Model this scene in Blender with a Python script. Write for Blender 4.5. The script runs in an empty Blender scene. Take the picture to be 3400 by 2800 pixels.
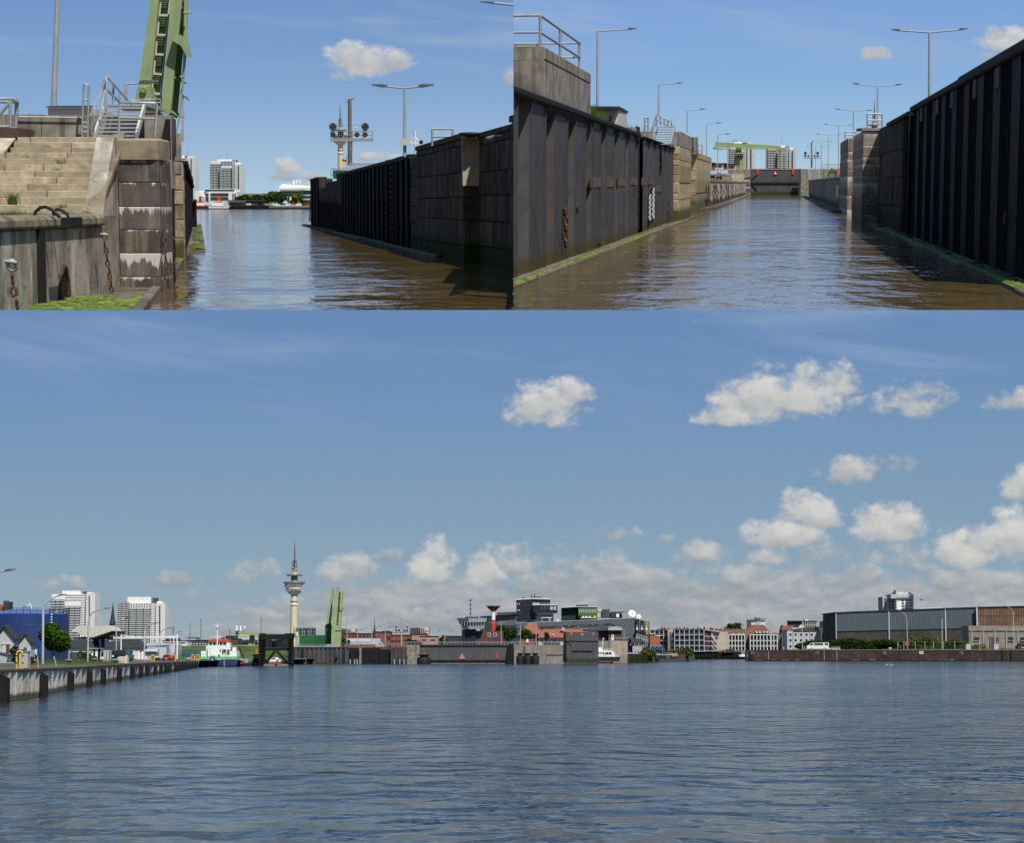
import bpy, math, random
from mathutils import Vector, Matrix
random.seed(7)
V = Vector
scene = bpy.context.scene
C = scene.collection

# ---------------------------------------------------------------- camera, sky, sun, exposure
F, CPX, CPY = 6640.0, 1700.0, 1400.0      # focal length and centre in the units of the survey sheet (3400 x 2800)
EYE = V((0, 0, 2.5))                      # eye height above the water, on a small boat
PITCH = math.atan((2170 - CPY) / F)
cd = bpy.data.cameras.new('camera'); cam = bpy.data.objects.new('camera', cd); C.objects.link(cam)
cam.location = EYE; cam.rotation_euler = (math.pi / 2 + PITCH, 0, 0)
cd.sensor_width = 36; cd.sensor_fit = 'HORIZONTAL'; cd.lens = 36 * F / 3400
cd.clip_start = 0.5; cd.clip_end = 300000
scene.camera = cam
scene.render.resolution_x, scene.render.resolution_y = 1024, 844
SUN_EL, SUN_AZ = math.radians(46), math.radians(23)     # azimuth: to the right of straight behind the camera
sd = V((math.sin(SUN_AZ) * math.cos(SUN_EL), -math.cos(SUN_AZ) * math.cos(SUN_EL), math.sin(SUN_EL)))
sl = bpy.data.lights.new('sun', 'SUN'); sl.energy = 4.1; sl.angle = math.radians(0.5); sl.color = (1.0, 0.95, 0.87)
so = bpy.data.objects.new('sun', sl); C.objects.link(so); so.rotation_euler = sd.to_track_quat('Z', 'Y').to_euler()
so.location = (200, -400, 500)
vs = scene.view_settings
vs.view_transform = 'Standard'; vs.look = 'None'; vs.gamma = 1; vs.exposure = 0; vs.use_curve_mapping = False
scene.cycles.max_bounces = 6; scene.cycles.diffuse_bounces = 2; scene.cycles.glossy_bounces = 3
scene.cycles.transparent_max_bounces = 8; scene.cycles.caustics_reflective = False; scene.cycles.caustics_refractive = False


class NT:
    """small helper to write node trees"""
    def __init__(s, tree): s.t = tree; tree.nodes.clear()
    def n(s, typ, **k):
        nd = s.t.nodes.new(typ)
        for a, b in k.items(): setattr(nd, a, b)
        return nd
    def l(s, a, b): s.t.links.new(a, b)
    def put(s, sock, x):
        if isinstance(x, (int, float)): sock.default_value = x
        elif isinstance(x, (tuple, list)): sock.default_value = x
        elif isinstance(x, Vector): sock.default_value = tuple(x)
        else: s.l(x, sock)
    def m(s, op, a, b=None, c=None, clamp=False):
        nd = s.n('ShaderNodeMath', operation=op, use_clamp=clamp)
        s.put(nd.inputs[0], a)
        if b is not None: s.put(nd.inputs[1], b)
        if c is not None: s.put(nd.inputs[2], c)
        return nd.outputs[0]
    def vm(s, op, a, b=None):
        nd = s.n('ShaderNodeVectorMath', operation=op); s.put(nd.inputs[0], a)
        if b is not None: s.put(nd.inputs[1], b)
        return nd.outputs[0]
    def mr(s, x, a, b, c=0.0, d=1.0, smooth=True):
        nd = s.n('ShaderNodeMapRange', interpolation_type='SMOOTHSTEP' if smooth else 'LINEAR')
        for i, y in enumerate((x, a, b, c, d)): s.put(nd.inputs[i], y)
        return nd.outputs[0]
    def mix(s, f, a, b):
        nd = s.n('ShaderNodeMix', data_type='RGBA')
        s.put(nd.inputs[0], f)
        for i, x in ((6, a), (7, b)):
            s.put(nd.inputs[i], x if not isinstance(x, tuple) else (x + (1,))[:4])
        return nd.outputs[2]
    def noise(s, vec, scale, detail=3, rough=0.55, dist=0.0):
        nd = s.n('ShaderNodeTexNoise'); s.put(nd.inputs['Vector'], vec)
        nd.inputs['Scale'].default_value = scale; nd.inputs['Detail'].default_value = detail
        nd.inputs['Roughness'].default_value = rough; nd.inputs['Distortion'].default_value = dist
        return nd.outputs['Fac']
    def xyz(s, v):
        nd = s.n('ShaderNodeSeparateXYZ'); s.l(v, nd.inputs[0]); return nd.outputs
    def comb(s, x, y, z):
        nd = s.n('ShaderNodeCombineXYZ')
        for i, q in enumerate((x, y, z)): s.put(nd.inputs[i], q)
        return nd.outputs[0]
    def ramp(s, f, stops):
        nd = s.n('ShaderNodeValToRGB'); s.put(nd.inputs[0], f); cr = nd.color_ramp
        while len(cr.elements) < len(stops): cr.elements.new(0.5)
        for e, (p, c) in zip(cr.elements, stops): e.position = p; e.color = tuple(c) + (1,)
        return nd.outputs[0]


def lin(r, g, b):
    return tuple(((c / 255) / 12.92 if c <= 10 else ((c / 255 + 0.055) / 1.055) ** 2.4) for c in (r, g, b))


def billow(nt, q, scale, det):
    """rounded cauliflower lumps: inverted smooth cells broken up by finer noise"""
    n = nt.n('ShaderNodeTexNoise'); nt.put(n.inputs['Vector'], q); n.inputs['Scale'].default_value = scale * 1.6; n.inputs['Detail'].default_value = 3
    qq = nt.vm('ADD', q, nt.vm('MULTIPLY', n.outputs['Color'], (0.35 / scale, 0.35 / scale, 0)))
    r = None
    for k, (f, a) in enumerate(((1.0, 0.62), (2.3, 0.28), (5.1, 0.13))[:det]):
        v = nt.n('ShaderNodeTexVoronoi', voronoi_dimensions='2D', feature='SMOOTH_F1'); nt.put(v.inputs['Vector'], qq)
        v.inputs['Scale'].default_value = scale * f; v.inputs['Smoothness'].default_value = 0.35
        x = nt.m('MULTIPLY', nt.m('SUBTRACT', 0.55, v.outputs['Distance']), a * 1.6)
        r = x if r is None else nt.m('ADD', r, x)
    return r

def cloud_layer(nt, u, v, clouds, sky, bank=None):
    """cumulus in degrees of azimuth (u) and elevation (v), lit from the upper right; returns the colour"""
    uv = nt.comb(u, nt.m('MULTIPLY', v, 1.2), 0.0)
    fine = nt.m('SUBTRACT', nt.noise(uv, 2.6, 6, 0.6), 0.5)
    b1 = billow(nt, uv, 0.85, 3); b2 = billow(nt, nt.vm('ADD', uv, (0.08, 0.20, 0.0)), 0.85, 1); b1s = billow(nt, uv, 0.85, 1)
    d = None
    for (cu, cv, a, b, dens) in clouds:
        du = nt.m('DIVIDE', nt.m('SUBTRACT', u, cu), a)
        dv = nt.m('SUBTRACT', v, cv)
        dvu = nt.m('DIVIDE', nt.m('MAXIMUM', dv, 0.0), b)
        dvd = nt.m('DIVIDE', nt.m('MINIMUM', dv, 0.0), b * 0.5)
        r2 = nt.m('ADD', nt.m('MULTIPLY', du, du), nt.m('ADD', nt.m('MULTIPLY', dvu, dvu), nt.m('MULTIPLY', dvd, dvd)))
        mk = nt.m('MULTIPLY', nt.m('SUBTRACT', 1.0, r2), dens)
        lit = nt.m('ADD', nt.m('MULTIPLY', dvu, 0.30), nt.m('MULTIPLY_ADD', dvd, 0.22, (dens - 1.0) * 0.75))
        if d is None: d, lt = mk, lit
        else:
            sel = nt.mr(nt.m('SUBTRACT', mk, d), -0.15, 0.15)
            lt = nt.m('MULTIPLY_ADD', sel, nt.m('SUBTRACT', lit, lt), lt)
            d = nt.m('MAXIMUM', d, mk)
    den = nt.m('ADD', nt.m('MULTIPLY', b1, 0.75), nt.m('ADD', nt.m('MULTIPLY', fine, 1.45), nt.m('MULTIPLY_ADD', d, 0.85, -0.2)))
    al = nt.mr(den, -0.12, 0.72, 0, 1)
    sh = nt.m('ADD', nt.m('MULTIPLY', nt.m('SUBTRACT', b1s, b2), 0.75), nt.m('ADD', nt.m('MULTIPLY', fine, 0.45), nt.m('ADD', lt, 0.60)))
    col = nt.ramp(sh, [(0.10, lin(150, 158, 166)), (0.40, lin(180, 182, 183)), (0.66, lin(201, 200, 197)), (0.95, lin(220, 217, 212))])
    if bank is not None:
        b0, lo, hi, fade = bank
        q = nt.comb(nt.m('MULTIPLY', u, 0.55), nt.m('MULTIPLY', v, 1.0), 4.0)
        f1 = nt.m('SUBTRACT', nt.noise(q, 1.15, 7, 0.58, 0.3), 0.5)
        f2 = nt.m('SUBTRACT', nt.noise(nt.vm('ADD', q, (0.06, 0.17, 0.0)), 1.15, 4, 0.55, 0.3), 0.5)
        hgt = nt.m('MULTIPLY_ADD', nt.noise(nt.comb(u, 0.0, 9.1), 0.45, 2, 0.5), 1.6, -0.8)
        edge = nt.m('ADD', nt.mr(u, b0, b0 + fade, -1.5, 0.0), nt.mr(nt.m('ADD', v, hgt), lo, hi, 1.5, -0.75, False))
        dn = nt.m('MULTIPLY_ADD', f1, 3.2, edge)
        ba = nt.m('MULTIPLY', nt.mr(dn, -0.1, 0.7, 0, 1), 0.88)
        bs = nt.m('ADD', nt.m('MULTIPLY', nt.m('SUBTRACT', f1, f2), 1.2), nt.m('MULTIPLY_ADD', f1, 0.9, nt.mr(v, 0.0, hi, 0.34, 0.50, False)))
        bc = nt.ramp(bs, [(0.12, lin(146, 154, 161)), (0.42, lin(163, 168, 172)), (0.72, lin(186, 187, 186)), (1.0, lin(216, 213, 207))])
        sky = nt.mix(ba, sky, bc)
    return nt.mix(nt.m('MULTIPLY', al, 0.93), sky, col)


def cirrus(nt, u, v, sky, lo, hi, amount):
    q = nt.comb(nt.m('MULTIPLY', u, 0.16), nt.m('MULTIPLY_ADD', u, 0.10, nt.m('MULTIPLY', v, 0.9)), 1.3)
    c = nt.mr(nt.noise(q, 0.9, 5, 0.55, 0.6), 0.47, 0.80, 0, 1)
    f = nt.m('MULTIPLY', nt.m('MULTIPLY', c, nt.mr(v, lo, hi, 0, 1)), amount)
    return nt.mix(f, sky, lin(176, 192, 208))


def deg_u(px): return math.degrees(math.atan((px - CPX) / F))
def deg_v(py, h): return math.degrees(math.atan((h - py) / F))

w = bpy.data.worlds.new('World'); scene.world = w; w.use_nodes = True
w.cycles.sampling_method = 'MANUAL'; w.cycles.sample_map_resolution = 512
nt = NT(w.node_tree)
tc = nt.n('ShaderNodeTexCoord').outputs['Generated']
sx, sy, sz = nt.xyz(tc)
sky = nt.n('ShaderNodeTexSky', sky_type='NISHITA', sun_disc=False)
sky.sun_elevation = SUN_EL; sky.sun_rotation = math.pi - SUN_AZ
sky.altitude = 0; sky.air_density = 1.0; sky.dust_density = 0.6; sky.ozone_density = 2.0
# the long lens stands in for the photograph's wide one: the sky's elevations are spread to match
zz = nt.m('MULTIPLY_ADD', nt.m('MAXIMUM', sz, 0.0), 3.2, 0.03)
nt.l(nt.vm('NORMALIZE', nt.comb(sx, sy, zz)), sky.inputs['Vector']) if 'Vector' in sky.inputs else None
WSTR = 0.075
skyc = nt.vm('MULTIPLY', sky.outputs[0], (WSTR, WSTR, WSTR))
az = nt.m('MULTIPLY', nt.m('ARCTAN2', sx, sy), 57.29578)
el = nt.m('MULTIPLY', nt.m('ARCSINE', sz), 57.29578)
H = 2170
# grey-blue early summer air: the clear-sky colour pulled towards what the photograph shows, even all round the compass
air = nt.ramp(nt.m('DIVIDE', el, 40.0, clamp=True), [(0.0, lin(150, 166, 177)), (0.06, lin(141, 166, 183)), (0.135, lin(124, 158, 189)), (0.225, lin(108, 145, 192)), (0.30, lin(104, 139, 186)), (1.0, lin(84, 122, 178))])
skyc = nt.mix(0.85, skyc, air)
def cl(px, py, hw, hh, dens=1.0): return (deg_u(px), deg_v(py, H), hw / F * 57.3, hh / F * 57.3, dens)
CL = [cl(1820, 1370, 150, 115), cl(1905, 1315, 75, 70),
      cl(2520, 1350, 160, 130), cl(2680, 1330, 190, 120), cl(2790, 1300, 90, 90), cl(2420, 1395, 120, 55),
      cl(3040, 1360, 140, 85, .8), cl(3390, 1360, 100, 60, .7),
      cl(2820, 1590, 110, 75, .8), cl(2930, 1570, 130, 50, .6),
      cl(2600, 1795, 150, 80), cl(2680, 1720, 120, 95), cl(2720, 1740, 90, 60),
      cl(2960, 1770, 140, 100), cl(3220, 1850, 130, 120), cl(3380, 1820, 110, 130), cl(3420, 1640, 90, 100),
      cl(1990, 1785, 70, 32, .5), cl(2070, 1783, 60, 32, .5), cl(2230, 1800, 50, 24, .4),
      cl(1150, 2010, 90, 45, .52), cl(1330, 1985, 110, 60, .62), cl(1500, 1985, 90, 50, .52), cl(1420, 2060, 120, 45, .46), cl(1720, 1875, 120, 75, .72), cl(1800, 1960, 130, 60, .52),
      cl(2010, 1890, 110, 60, .72), cl(2160, 1940, 120, 55, .52), cl(2330, 1850, 110, 60, .72), cl(2440, 1930, 130, 60, .58), cl(2560, 1860, 90, 50, .72), cl(2710, 1860, 120, 65, .62), cl(2830, 1930, 110, 60, .58), cl(2990, 1860, 130, 60, .62), cl(3100, 1950, 120, 55, .52), cl(3290, 1945, 130, 60, .58),
      cl(850, 1920, 85, 62, .62), cl(1160, 1910, 110, 75, .75), cl(1290, 1862, 60, 35, .45), cl(1450, 1890, 100, 105), cl(1600, 1910, 80, 85),
      cl(200, 1955, 80, 35, .42), cl(590, 1940, 110, 38, .42), cl(960, 2015, 80, 50, .45), cl(700, 1990, 80, 40, .35)]
cc = cirrus(nt, az, el, skyc, 5.0, 9.0, 0.30)
cc = cloud_layer(nt, az, el, CL, cc, bank=(-10.0, 0.9, 3.3, 7.0))
bg = nt.n('ShaderNodeBackground'); nt.l(cc, bg.inputs[0]); bg.inputs[1].default_value = 1.0
out = nt.n('ShaderNodeOutputWorld'); nt.l(bg.outputs[0], out.inputs[0])

# ---------------------------------------------------------------- places
LOCK_SCALE = 22.0     # the two lock basins are built on a bigger scale so that they stand far beyond the harbour and keep out of its sun

class Place:
    def __init__(s, horizon, k):
        s.h = horizon
        p = math.atan((horizon - CPY) / F); s.p = p
        tilt = PITCH - p
        s.M = Matrix.Translation(EYE) @ Matrix.Rotation(tilt, 4, 'X') @ Matrix.Scale(k, 4) @ Matrix.Translation(-EYE)
        s.clip = None
    def ray(s, px, py):
        a, b = (px - CPX) / F, (CPY - py) / F
        c, q = math.cos(s.p), math.sin(s.p)
        return V((a, c - q * b, q + c * b))
    def at(s, px, py, Y):                      # the point at depth Y
        d = s.ray(px, py); return EYE + d * (Y / d.y)
    def gnd(s, px, py, z=0.0):                 # the point on level z
        d = s.ray(px, py); return EYE + d * ((z - EYE.z) / d.z)
    def dep(s, py, z=0.0): return s.gnd(CPX, py, z).y
    def on(s, px, py, a, b):                   # the point on the upright plane X = a + b Y
        d = s.ray(px, py); return EYE + d * (a / (d.x - b * d.y))

LEFT = Place(680, LOCK_SCALE)      # lock exit seen from inside, upper left
RIGHT = Place(611, LOCK_SCALE)     # lock chamber seen along its length, upper right
HARB = Place(2170, 1.0)            # harbour basin
def edge_plane(pl, px, keep):
    a, b = pl.ray(px, 0), pl.ray(px, 1029); n = a.cross(b).normalized()
    if n.x * keep < 0: n = -n
    return n
def under_plane(pl, py):
    n = pl.ray(0, py).cross(pl.ray(1700, py)).normalized(); return n if n.z > 0 else -n
CUR = HARB

# ---------------------------------------------------------------- meshes
class MB:
    def __init__(s): s.v = []; s.f = []; s.mi = []; s.sm = []
    def face(s, pts, m=0, smooth=False):
        i = len(s.v); s.v += [V(p) for p in pts]; s.f.append(tuple(range(i, i + len(pts)))); s.mi.append(m); s.sm.append(smooth); return s
    def grid(s, rings, m=0, smooth=True, closed=True, cap=True):
        i = len(s.v); n = len(rings[0])
        for r in rings: s.v += [V(p) for p in r]
        for a in range(len(rings) - 1):
            for b in range(n if closed else n - 1):
                c = (b + 1) % n
                s.f.append((i + a * n + b, i + a * n + c, i + (a + 1) * n + c, i + (a + 1) * n + b)); s.mi.append(m); s.sm.append(smooth)
        if cap and closed:
            s.face(list(rings[0])[::-1], m); s.face(list(rings[-1]), m)
        return s
    def ext(s, poly, vec, m=0):                # a flat outline given a thickness
        vec = V(vec); a = [V(p) for p in poly]
        return s.grid([a, [p + vec for p in a]], m, False)
    def box(s, x0, x1, y0, y1, z0, z1, m=0):
        return s.ext([(x0, y0, z0), (x1, y0, z0), (x1, y1, z0), (x0, y1, z0)], (0, 0, z1 - z0), m)
    def prism(s, pl, z0, z1, m=0): return s.ext([(x, y, z0) for x, y in pl], (0, 0, z1 - z0), m)
    def tube(s, pts, r, n=6, m=0, r1=None):
        pts = [V(p) for p in pts]; rings = []; L = len(pts)
        for k, p in enumerate(pts):
            t = (pts[min(k + 1, L - 1)] - pts[max(k - 1, 0)]).normalized()
            up = V((0, 0, 1)) if abs(t.z) < 0.9 else V((0, 1, 0))
            a = t.cross(up).normalized(); b = t.cross(a)
            rr = r if r1 is None else r + (r1 - r) * k / (L - 1)
            rings.append([p + (a * math.cos(2 * math.pi * j / n) + b * math.sin(2 * math.pi * j / n)) * rr for j in range(n)])
        return s.grid(rings, m, n > 4)
    def beam(s, p, q, w, h=None, m=0): 
        p, q = V(p), V(q); h = h or w; t = (q - p).normalized()
        up = V((0, 0, 1)) if abs(t.z) < 0.9 else V((0, 1, 0))
        a = t.cross(up).normalized(); b = a.cross(t).normalized()
        c = [a * w / 2 + b * h / 2, -a * w / 2 + b * h / 2, -a * w / 2 - b * h / 2, a * w / 2 - b * h / 2]
        return s.grid([[p + x for x in c], [q + x for x in c]], m, False)
    def lathe(s, c, prof, n=16, m=0, smooth=True, a0=0.0, ax=None):
        c = V(c)
        return s.grid([[c + V((r * math.cos(a0 + 2 * math.pi * j / n), r * math.sin(a0 + 2 * math.pi * j / n), z)) for j in range(n)] for r, z in prof], m, smooth)
    def ball(s, c, r, n=8, m=0, sq=(1, 1, 1)):
        c = V(c); k = max(3, n // 2)
        return s.grid([[c + V((sq[0] * r * math.sin(math.pi * (i + .02) / (k + .04)) * math.cos(2 * math.pi * j / n), sq[1] * r * math.sin(math.pi * (i + .02) / (k + .04)) * math.sin(2 * math.pi * j / n), sq[2] * r * math.cos(math.pi * (i + .02) / (k + .04)))) for j in range(n)] for i in range(k + 1)], m, True)
    def ring(s, c, R, r, nrm, n=10, k=5, m=0, a0=0, a1=2 * math.pi, sx=1.0):
        nrm = V(nrm).normalized(); a = nrm.cross(V((0, 0, 1)) if abs(nrm.z) < 0.9 else V((1, 0, 0))).normalized(); b = nrm.cross(a)
        c = V(c); full = abs(a1 - a0 - 2 * math.pi) < 1e-6
        pts = [c + a * (R * sx * math.cos(a0 + (a1 - a0) * j / n)) + b * (R * math.sin(a0 + (a1 - a0) * j / n)) for j in range(n + 1)]
        return s.tube(pts, r, k, m)
    def clipped(s, planes):
        o = MB()
        for f, m, sm in zip(s.f, s.mi, s.sm):
            poly = [s.v[i] for i in f]
            for n in planes:
                res = []
                for i in range(len(poly)):
                    a, b = poly[i], poly[(i + 1) % len(poly)]
                    da, db = n.dot(a - EYE), n.dot(b - EYE)
                    if da >= 0: res.append(a)
                    if (da < 0) != (db < 0): res.append(a + (b - a) * (da / (da - db)))
                poly = res
                if len(poly) < 3: break
            if len(poly) >= 3: o.face(poly, m, sm)
        return o
    def mesh(s, name, mats, loc=V((0, 0, 0)), clip=False):
        q = s.clipped(CUR.clip) if CUR.clip and any(n.dot(p - EYE) < 0 for n in CUR.clip for p in s.v) else s
        me = bpy.data.meshes.new(name)
        me.from_pydata([tuple(p - loc) for p in q.v], [], q.f)
        for mt in (mats if isinstance(mats, (list, tuple)) else [mats]): me.materials.append(mt)
        me.polygons.foreach_set('material_index', q.mi); me.polygons.foreach_set('use_smooth', q.sm)
        me.update()
        return me

class Thing:
    """an Empty at the base of a thing; its parts hang below it"""
    def __init__(s, name, label, cat, loc, group=None, kind=None):
        s.loc = V(loc); s.o = o = bpy.data.objects.new(name, None); C.objects.link(o)
        o.empty_display_size = 0.2; s.pl = CUR
        o.matrix_basis = CUR.M @ Matrix.Translation(s.loc)
        tag(o, label, cat, group, kind)
    def part(s, name, mb, mats, parent=None, label=None, clip=False, stuff=False):
        o = bpy.data.objects.new(name, mb.mesh(name, mats, s.loc, clip)); C.objects.link(o); o.parent = parent or s.o
        if label: o['label'] = label
        if stuff: o['kind'] = 'stuff'
        return o
    def again(s, o, off=(0, 0, 0), rotz=0.0, scale=None, parent=None):  # one more of the same part; shares the mesh
        c = o.copy(); C.objects.link(c)
        if parent: c.parent = parent
        c.location = V(o.location) + V(off)
        if rotz: c.rotation_euler = (0, 0, rotz)
        if scale: c.scale = scale
        return c
    def dup(s, loc, label, rotz=0.0, scale=1.0, group=None):
        r = Thing.__new__(Thing); r.loc = V(loc); r.pl = CUR; r.o = s.o.copy(); C.objects.link(r.o)
        r.o.matrix_basis = CUR.M @ Matrix.Translation(r.loc) @ Matrix.Rotation(rotz, 4, 'Z') @ Matrix.Scale(scale, 4)
        r.o['label'] = label
        if group: r.o['group'] = group
        for ch in [x for x in bpy.data.objects if x.parent == s.o]:
            c = ch.copy(); C.objects.link(c); c.parent = r.o
            for g in [x for x in bpy.data.objects if x.parent == ch]:
                d = g.copy(); C.objects.link(d); d.parent = c
        return r

def tag(o, label=None, cat=None, group=None, kind=None):
    if label: o['label'] = label
    if cat: o['category'] = cat
    if group: o['group'] = group
    if kind: o['kind'] = kind
    return o

def solo(name, mb, mats, label, cat, loc=None, group=None, kind=None, clip=False):
    """a thing that is one mesh"""
    if loc is None:
        loc = sum(mb.v, V((0, 0, 0))) / max(1, len(mb.v)); loc.z = min(p.z for p in mb.v)
    loc = V(loc)
    o = bpy.data.objects.new(name, mb.mesh(name, mats, loc, clip)); C.objects.link(o)
    o.matrix_basis = CUR.M @ Matrix.Translation(loc)
    return tag(o, label, cat, group, kind)

def struct(name, mb, mats, clip=False, kind='structure'):
    o = bpy.data.objects.new(name, mb.mesh(name, mats, V((0, 0, 0)), clip)); C.objects.link(o)
    o.matrix_basis = CUR.M.copy(); o['kind'] = kind
    return o

# ---------------------------------------------------------------- materials
def mat(name, col, rough=0.75, var=0.25, scale=1.2, metal=0.0, streak=None, sk=0.5, spots=None, algae=None, bump=0.0, bscale=6.0, rnd=0.0, spec=0.3, sscale=2.5, bd=0.5, drip=None, zs=0.07):
    """base colour with mottling; streak = colour of run-down stains, spots = colour of blotches, algae = (colour, height above the base)"""
    m = bpy.data.materials.new(name); m.use_nodes = True; nt = NT(m.node_tree)
    co = nt.n('ShaderNodeTexCoord').outputs['Object']
    if rnd:
        r = nt.n('ShaderNodeObjectInfo').outputs['Random']
        co = nt.vm('ADD', co, nt.comb(nt.m('MULTIPLY', r, 37.0), nt.m('MULTIPLY', r, 91.0), 0.0))
    n1 = nt.noise(co, scale, 5, 0.6)
    c = nt.mix(nt.mr(n1, 0.3, 0.7, 0, 1), tuple(x * (1 - var) for x in col), tuple(min(1, x * (1 + var)) for x in col))
    if rnd:
        k = nt.m('MULTIPLY_ADD', r, 2 * rnd, 1 - rnd)
        c = nt.vm('MULTIPLY', c, nt.comb(k, k, k))
    if spots:
        c = nt.mix(nt.mr(nt.noise(co, scale * 2.3, 6, 0.65), 0.55, 0.70, 0, 0.85), c, spots)
    if streak:
        st = nt.vm('MULTIPLY', co, (sscale, sscale, sscale * zs))
        c = nt.mix(nt.m('MULTIPLY', nt.mr(nt.noise(st, 1.0, 5, 0.58, 0.4), 0.50, 0.66, 0, 1), sk), c, streak)
    if drip:       # lime run down from the top joint of each stone
        gz = nt.xyz(nt.n('ShaderNodeTexCoord').outputs['Generated'])[2]
        dn = nt.noise(nt.vm('MULTIPLY', co, (5.0, 5.0, 0.9)), 1.0, 5, 0.65)
        c = nt.mix(nt.mr(nt.m('ADD', gz, nt.m('ADD', nt.m('MULTIPLY_ADD', dn, 1.7, -0.85), nt.m('MULTIPLY', nt.m('SUBTRACT', nt.n('ShaderNodeObjectInfo').outputs['Random'], 0.5), 0.5))), 0.78, 0.96, 0, 0.9), c, drip)
    if algae:
        z = nt.xyz(nt.n('ShaderNodeTexCoord').outputs['Object'])[2]
        edge = nt.m('MULTIPLY_ADD', nt.noise(nt.vm('MULTIPLY', co, (1.5, 1.5, .4)), 1.0, 4, 0.6), 0.9 * algae[1], nt.m('SUBTRACT', z, 0.45 * algae[1]))
        c = nt.mix(nt.mr(edge, algae[1] * 0.55, algae[1] * 1.1, 0.92, 0), c, algae[0])
    b = nt.n('ShaderNodeBsdfPrincipled'); nt.l(c, b.inputs['Base Color']) if not isinstance(c, tuple) else None
    b.inputs['Roughness'].default_value = rough; b.inputs['Metallic'].default_value = metal
    b.inputs['Specular IOR Level'].default_value = spec
    if bump:
        bp = nt.n('ShaderNodeBump'); bp.inputs['Strength'].default_value = bump; bp.inputs['Distance'].default_value = bd
        nt.l(nt.noise(co, bscale, 6, 0.65), bp.inputs['Height']); nt.l(bp.outputs[0], b.inputs['Normal'])
    o = nt.n('ShaderNodeOutputMaterial'); nt.l(b.outputs[0], o.inputs[0])
    return m

def water_mat(name, body, layers, rough=0.04, strength=1.0, ior=1.33, dist=1.0):
    m = bpy.data.materials.new(name); m.use_nodes = True; nt = NT(m.node_tree)
    co = nt.n('ShaderNodeTexCoord').outputs['Object']
    h = None
    patch = nt.mr(nt.noise(nt.vm('MULTIPLY', co, (0.014, 0.009, 1)), 1.0, 5, 0.6, 0.6), 0.36, 0.62, 0.32, 1.5)
    for (sx, sy, amp, det, rot) in layers:
        mp = nt.n('ShaderNodeMapping'); nt.l(co, mp.inputs[0]); mp.inputs['Rotation'].default_value = (0, 0, rot); mp.inputs['Scale'].default_value = (sx, sy, 1)
        x = nt.m('MULTIPLY', nt.noise(mp.outputs[0], 1.0, det, 0.5, 0.25), amp)
        h = x if h is None else nt.m('ADD', h, x)
    h = nt.m('MULTIPLY', h, patch)
    bp = nt.n('ShaderNodeBump'); bp.inputs['Strength'].default_value = strength; bp.inputs['Distance'].default_value = dist
    nt.l(h, bp.inputs['Height'])
    b = nt.n('ShaderNodeBsdfPrincipled'); b.inputs['Base Color'].default_value = body + (1,)
    b.inputs['Roughness'].default_value = rough; b.inputs['IOR'].default_value = ior
    nt.l(bp.outputs[0], b.inputs['Normal'])
    o = nt.n('ShaderNodeOutputMaterial'); nt.l(b.outputs[0], o.inputs[0])
    return m

def sky_mat(name, stops, top, clouds, hpx):
    """the sky behind a lock: blue deepening upwards, small cumulus; v in degrees above that lock's horizon"""
    m = bpy.data.materials.new(name); m.use_nodes = True; nt = NT(m.node_tree)
    x, y, z = nt.xyz(nt.n('ShaderNodeTexCoord').outputs['Object'])
    u = nt.m('MULTIPLY', nt.m('ARCTAN2', x, y), 57.29578)
    v = nt.m('MULTIPLY', nt.m('ARCTAN2', nt.m('SUBTRACT', z, EYE.z), y), 57.29578)
    c = nt.ramp(nt.m('DIVIDE', v, top, clamp=True), stops)
    c = cirrus(nt, u, v, c, 2.5, 5.0, 0.45)
    c = cloud_layer(nt, u, v, [(deg_u(a), deg_v(b, hpx), hw / F * 57.3, hh / F * 57.3, dn) for a, b, hw, hh, dn in clouds], c)
    e = nt.n('ShaderNodeEmission'); nt.l(c, e.inputs[0])
    o = nt.n('ShaderNodeOutputMaterial'); nt.l(e.outputs[0], o.inputs[0])
    return m
# ---------------------------------------------------------------- shared materials
GREY=(0.30,0.30,0.29)
m_galv=mat('galvanised_steel',(0.42,0.43,0.43),0.45,0.12,4,metal=0.3)
m_lamp=mat("lamp_grey",(0.40,0.41,0.41),0.5,0.1,3)
m_head=mat('lamp_head_grey',(0.12,0.12,0.12),0.6,0.1,3)
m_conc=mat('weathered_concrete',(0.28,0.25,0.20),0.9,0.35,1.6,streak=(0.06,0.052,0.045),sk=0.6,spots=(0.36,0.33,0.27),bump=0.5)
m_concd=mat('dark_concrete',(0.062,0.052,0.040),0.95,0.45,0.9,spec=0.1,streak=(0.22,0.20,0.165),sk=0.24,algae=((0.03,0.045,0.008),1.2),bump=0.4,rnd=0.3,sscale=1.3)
m_pale=mat('pale_concrete',(0.42,0.36,0.26),0.9,0.2,1.4,streak=(0.18,0.15,0.11),sk=0.4,spots=(0.30,0.26,0.19),bump=0.4)
m_step=mat('sandstone_steps',(0.46,0.38,0.26),0.9,0.22,2.2,spots=(0.30,0.25,0.17),streak=(0.24,0.20,0.14),sk=0.35,bump=0.5,rnd=0.18)
m_stain=mat('stained_quay_stone',(0.115,0.103,0.086),0.9,0.35,1.3,streak=(0.26,0.22,0.16),sk=0.6,spots=(0.17,0.15,0.12),bump=0.6,rnd=0.2,sscale=3.0,drip=(0.70,0.67,0.62))
m_stain2=mat('lime_streaked_stone',(0.30,0.26,0.20),0.9,0.5,0.7,streak=(0.62,0.57,0.49),sk=0.9,spots=(0.06,0.05,0.042),bump=0.8,rnd=0.15,sscale=1.1,zs=0.32)
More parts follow.
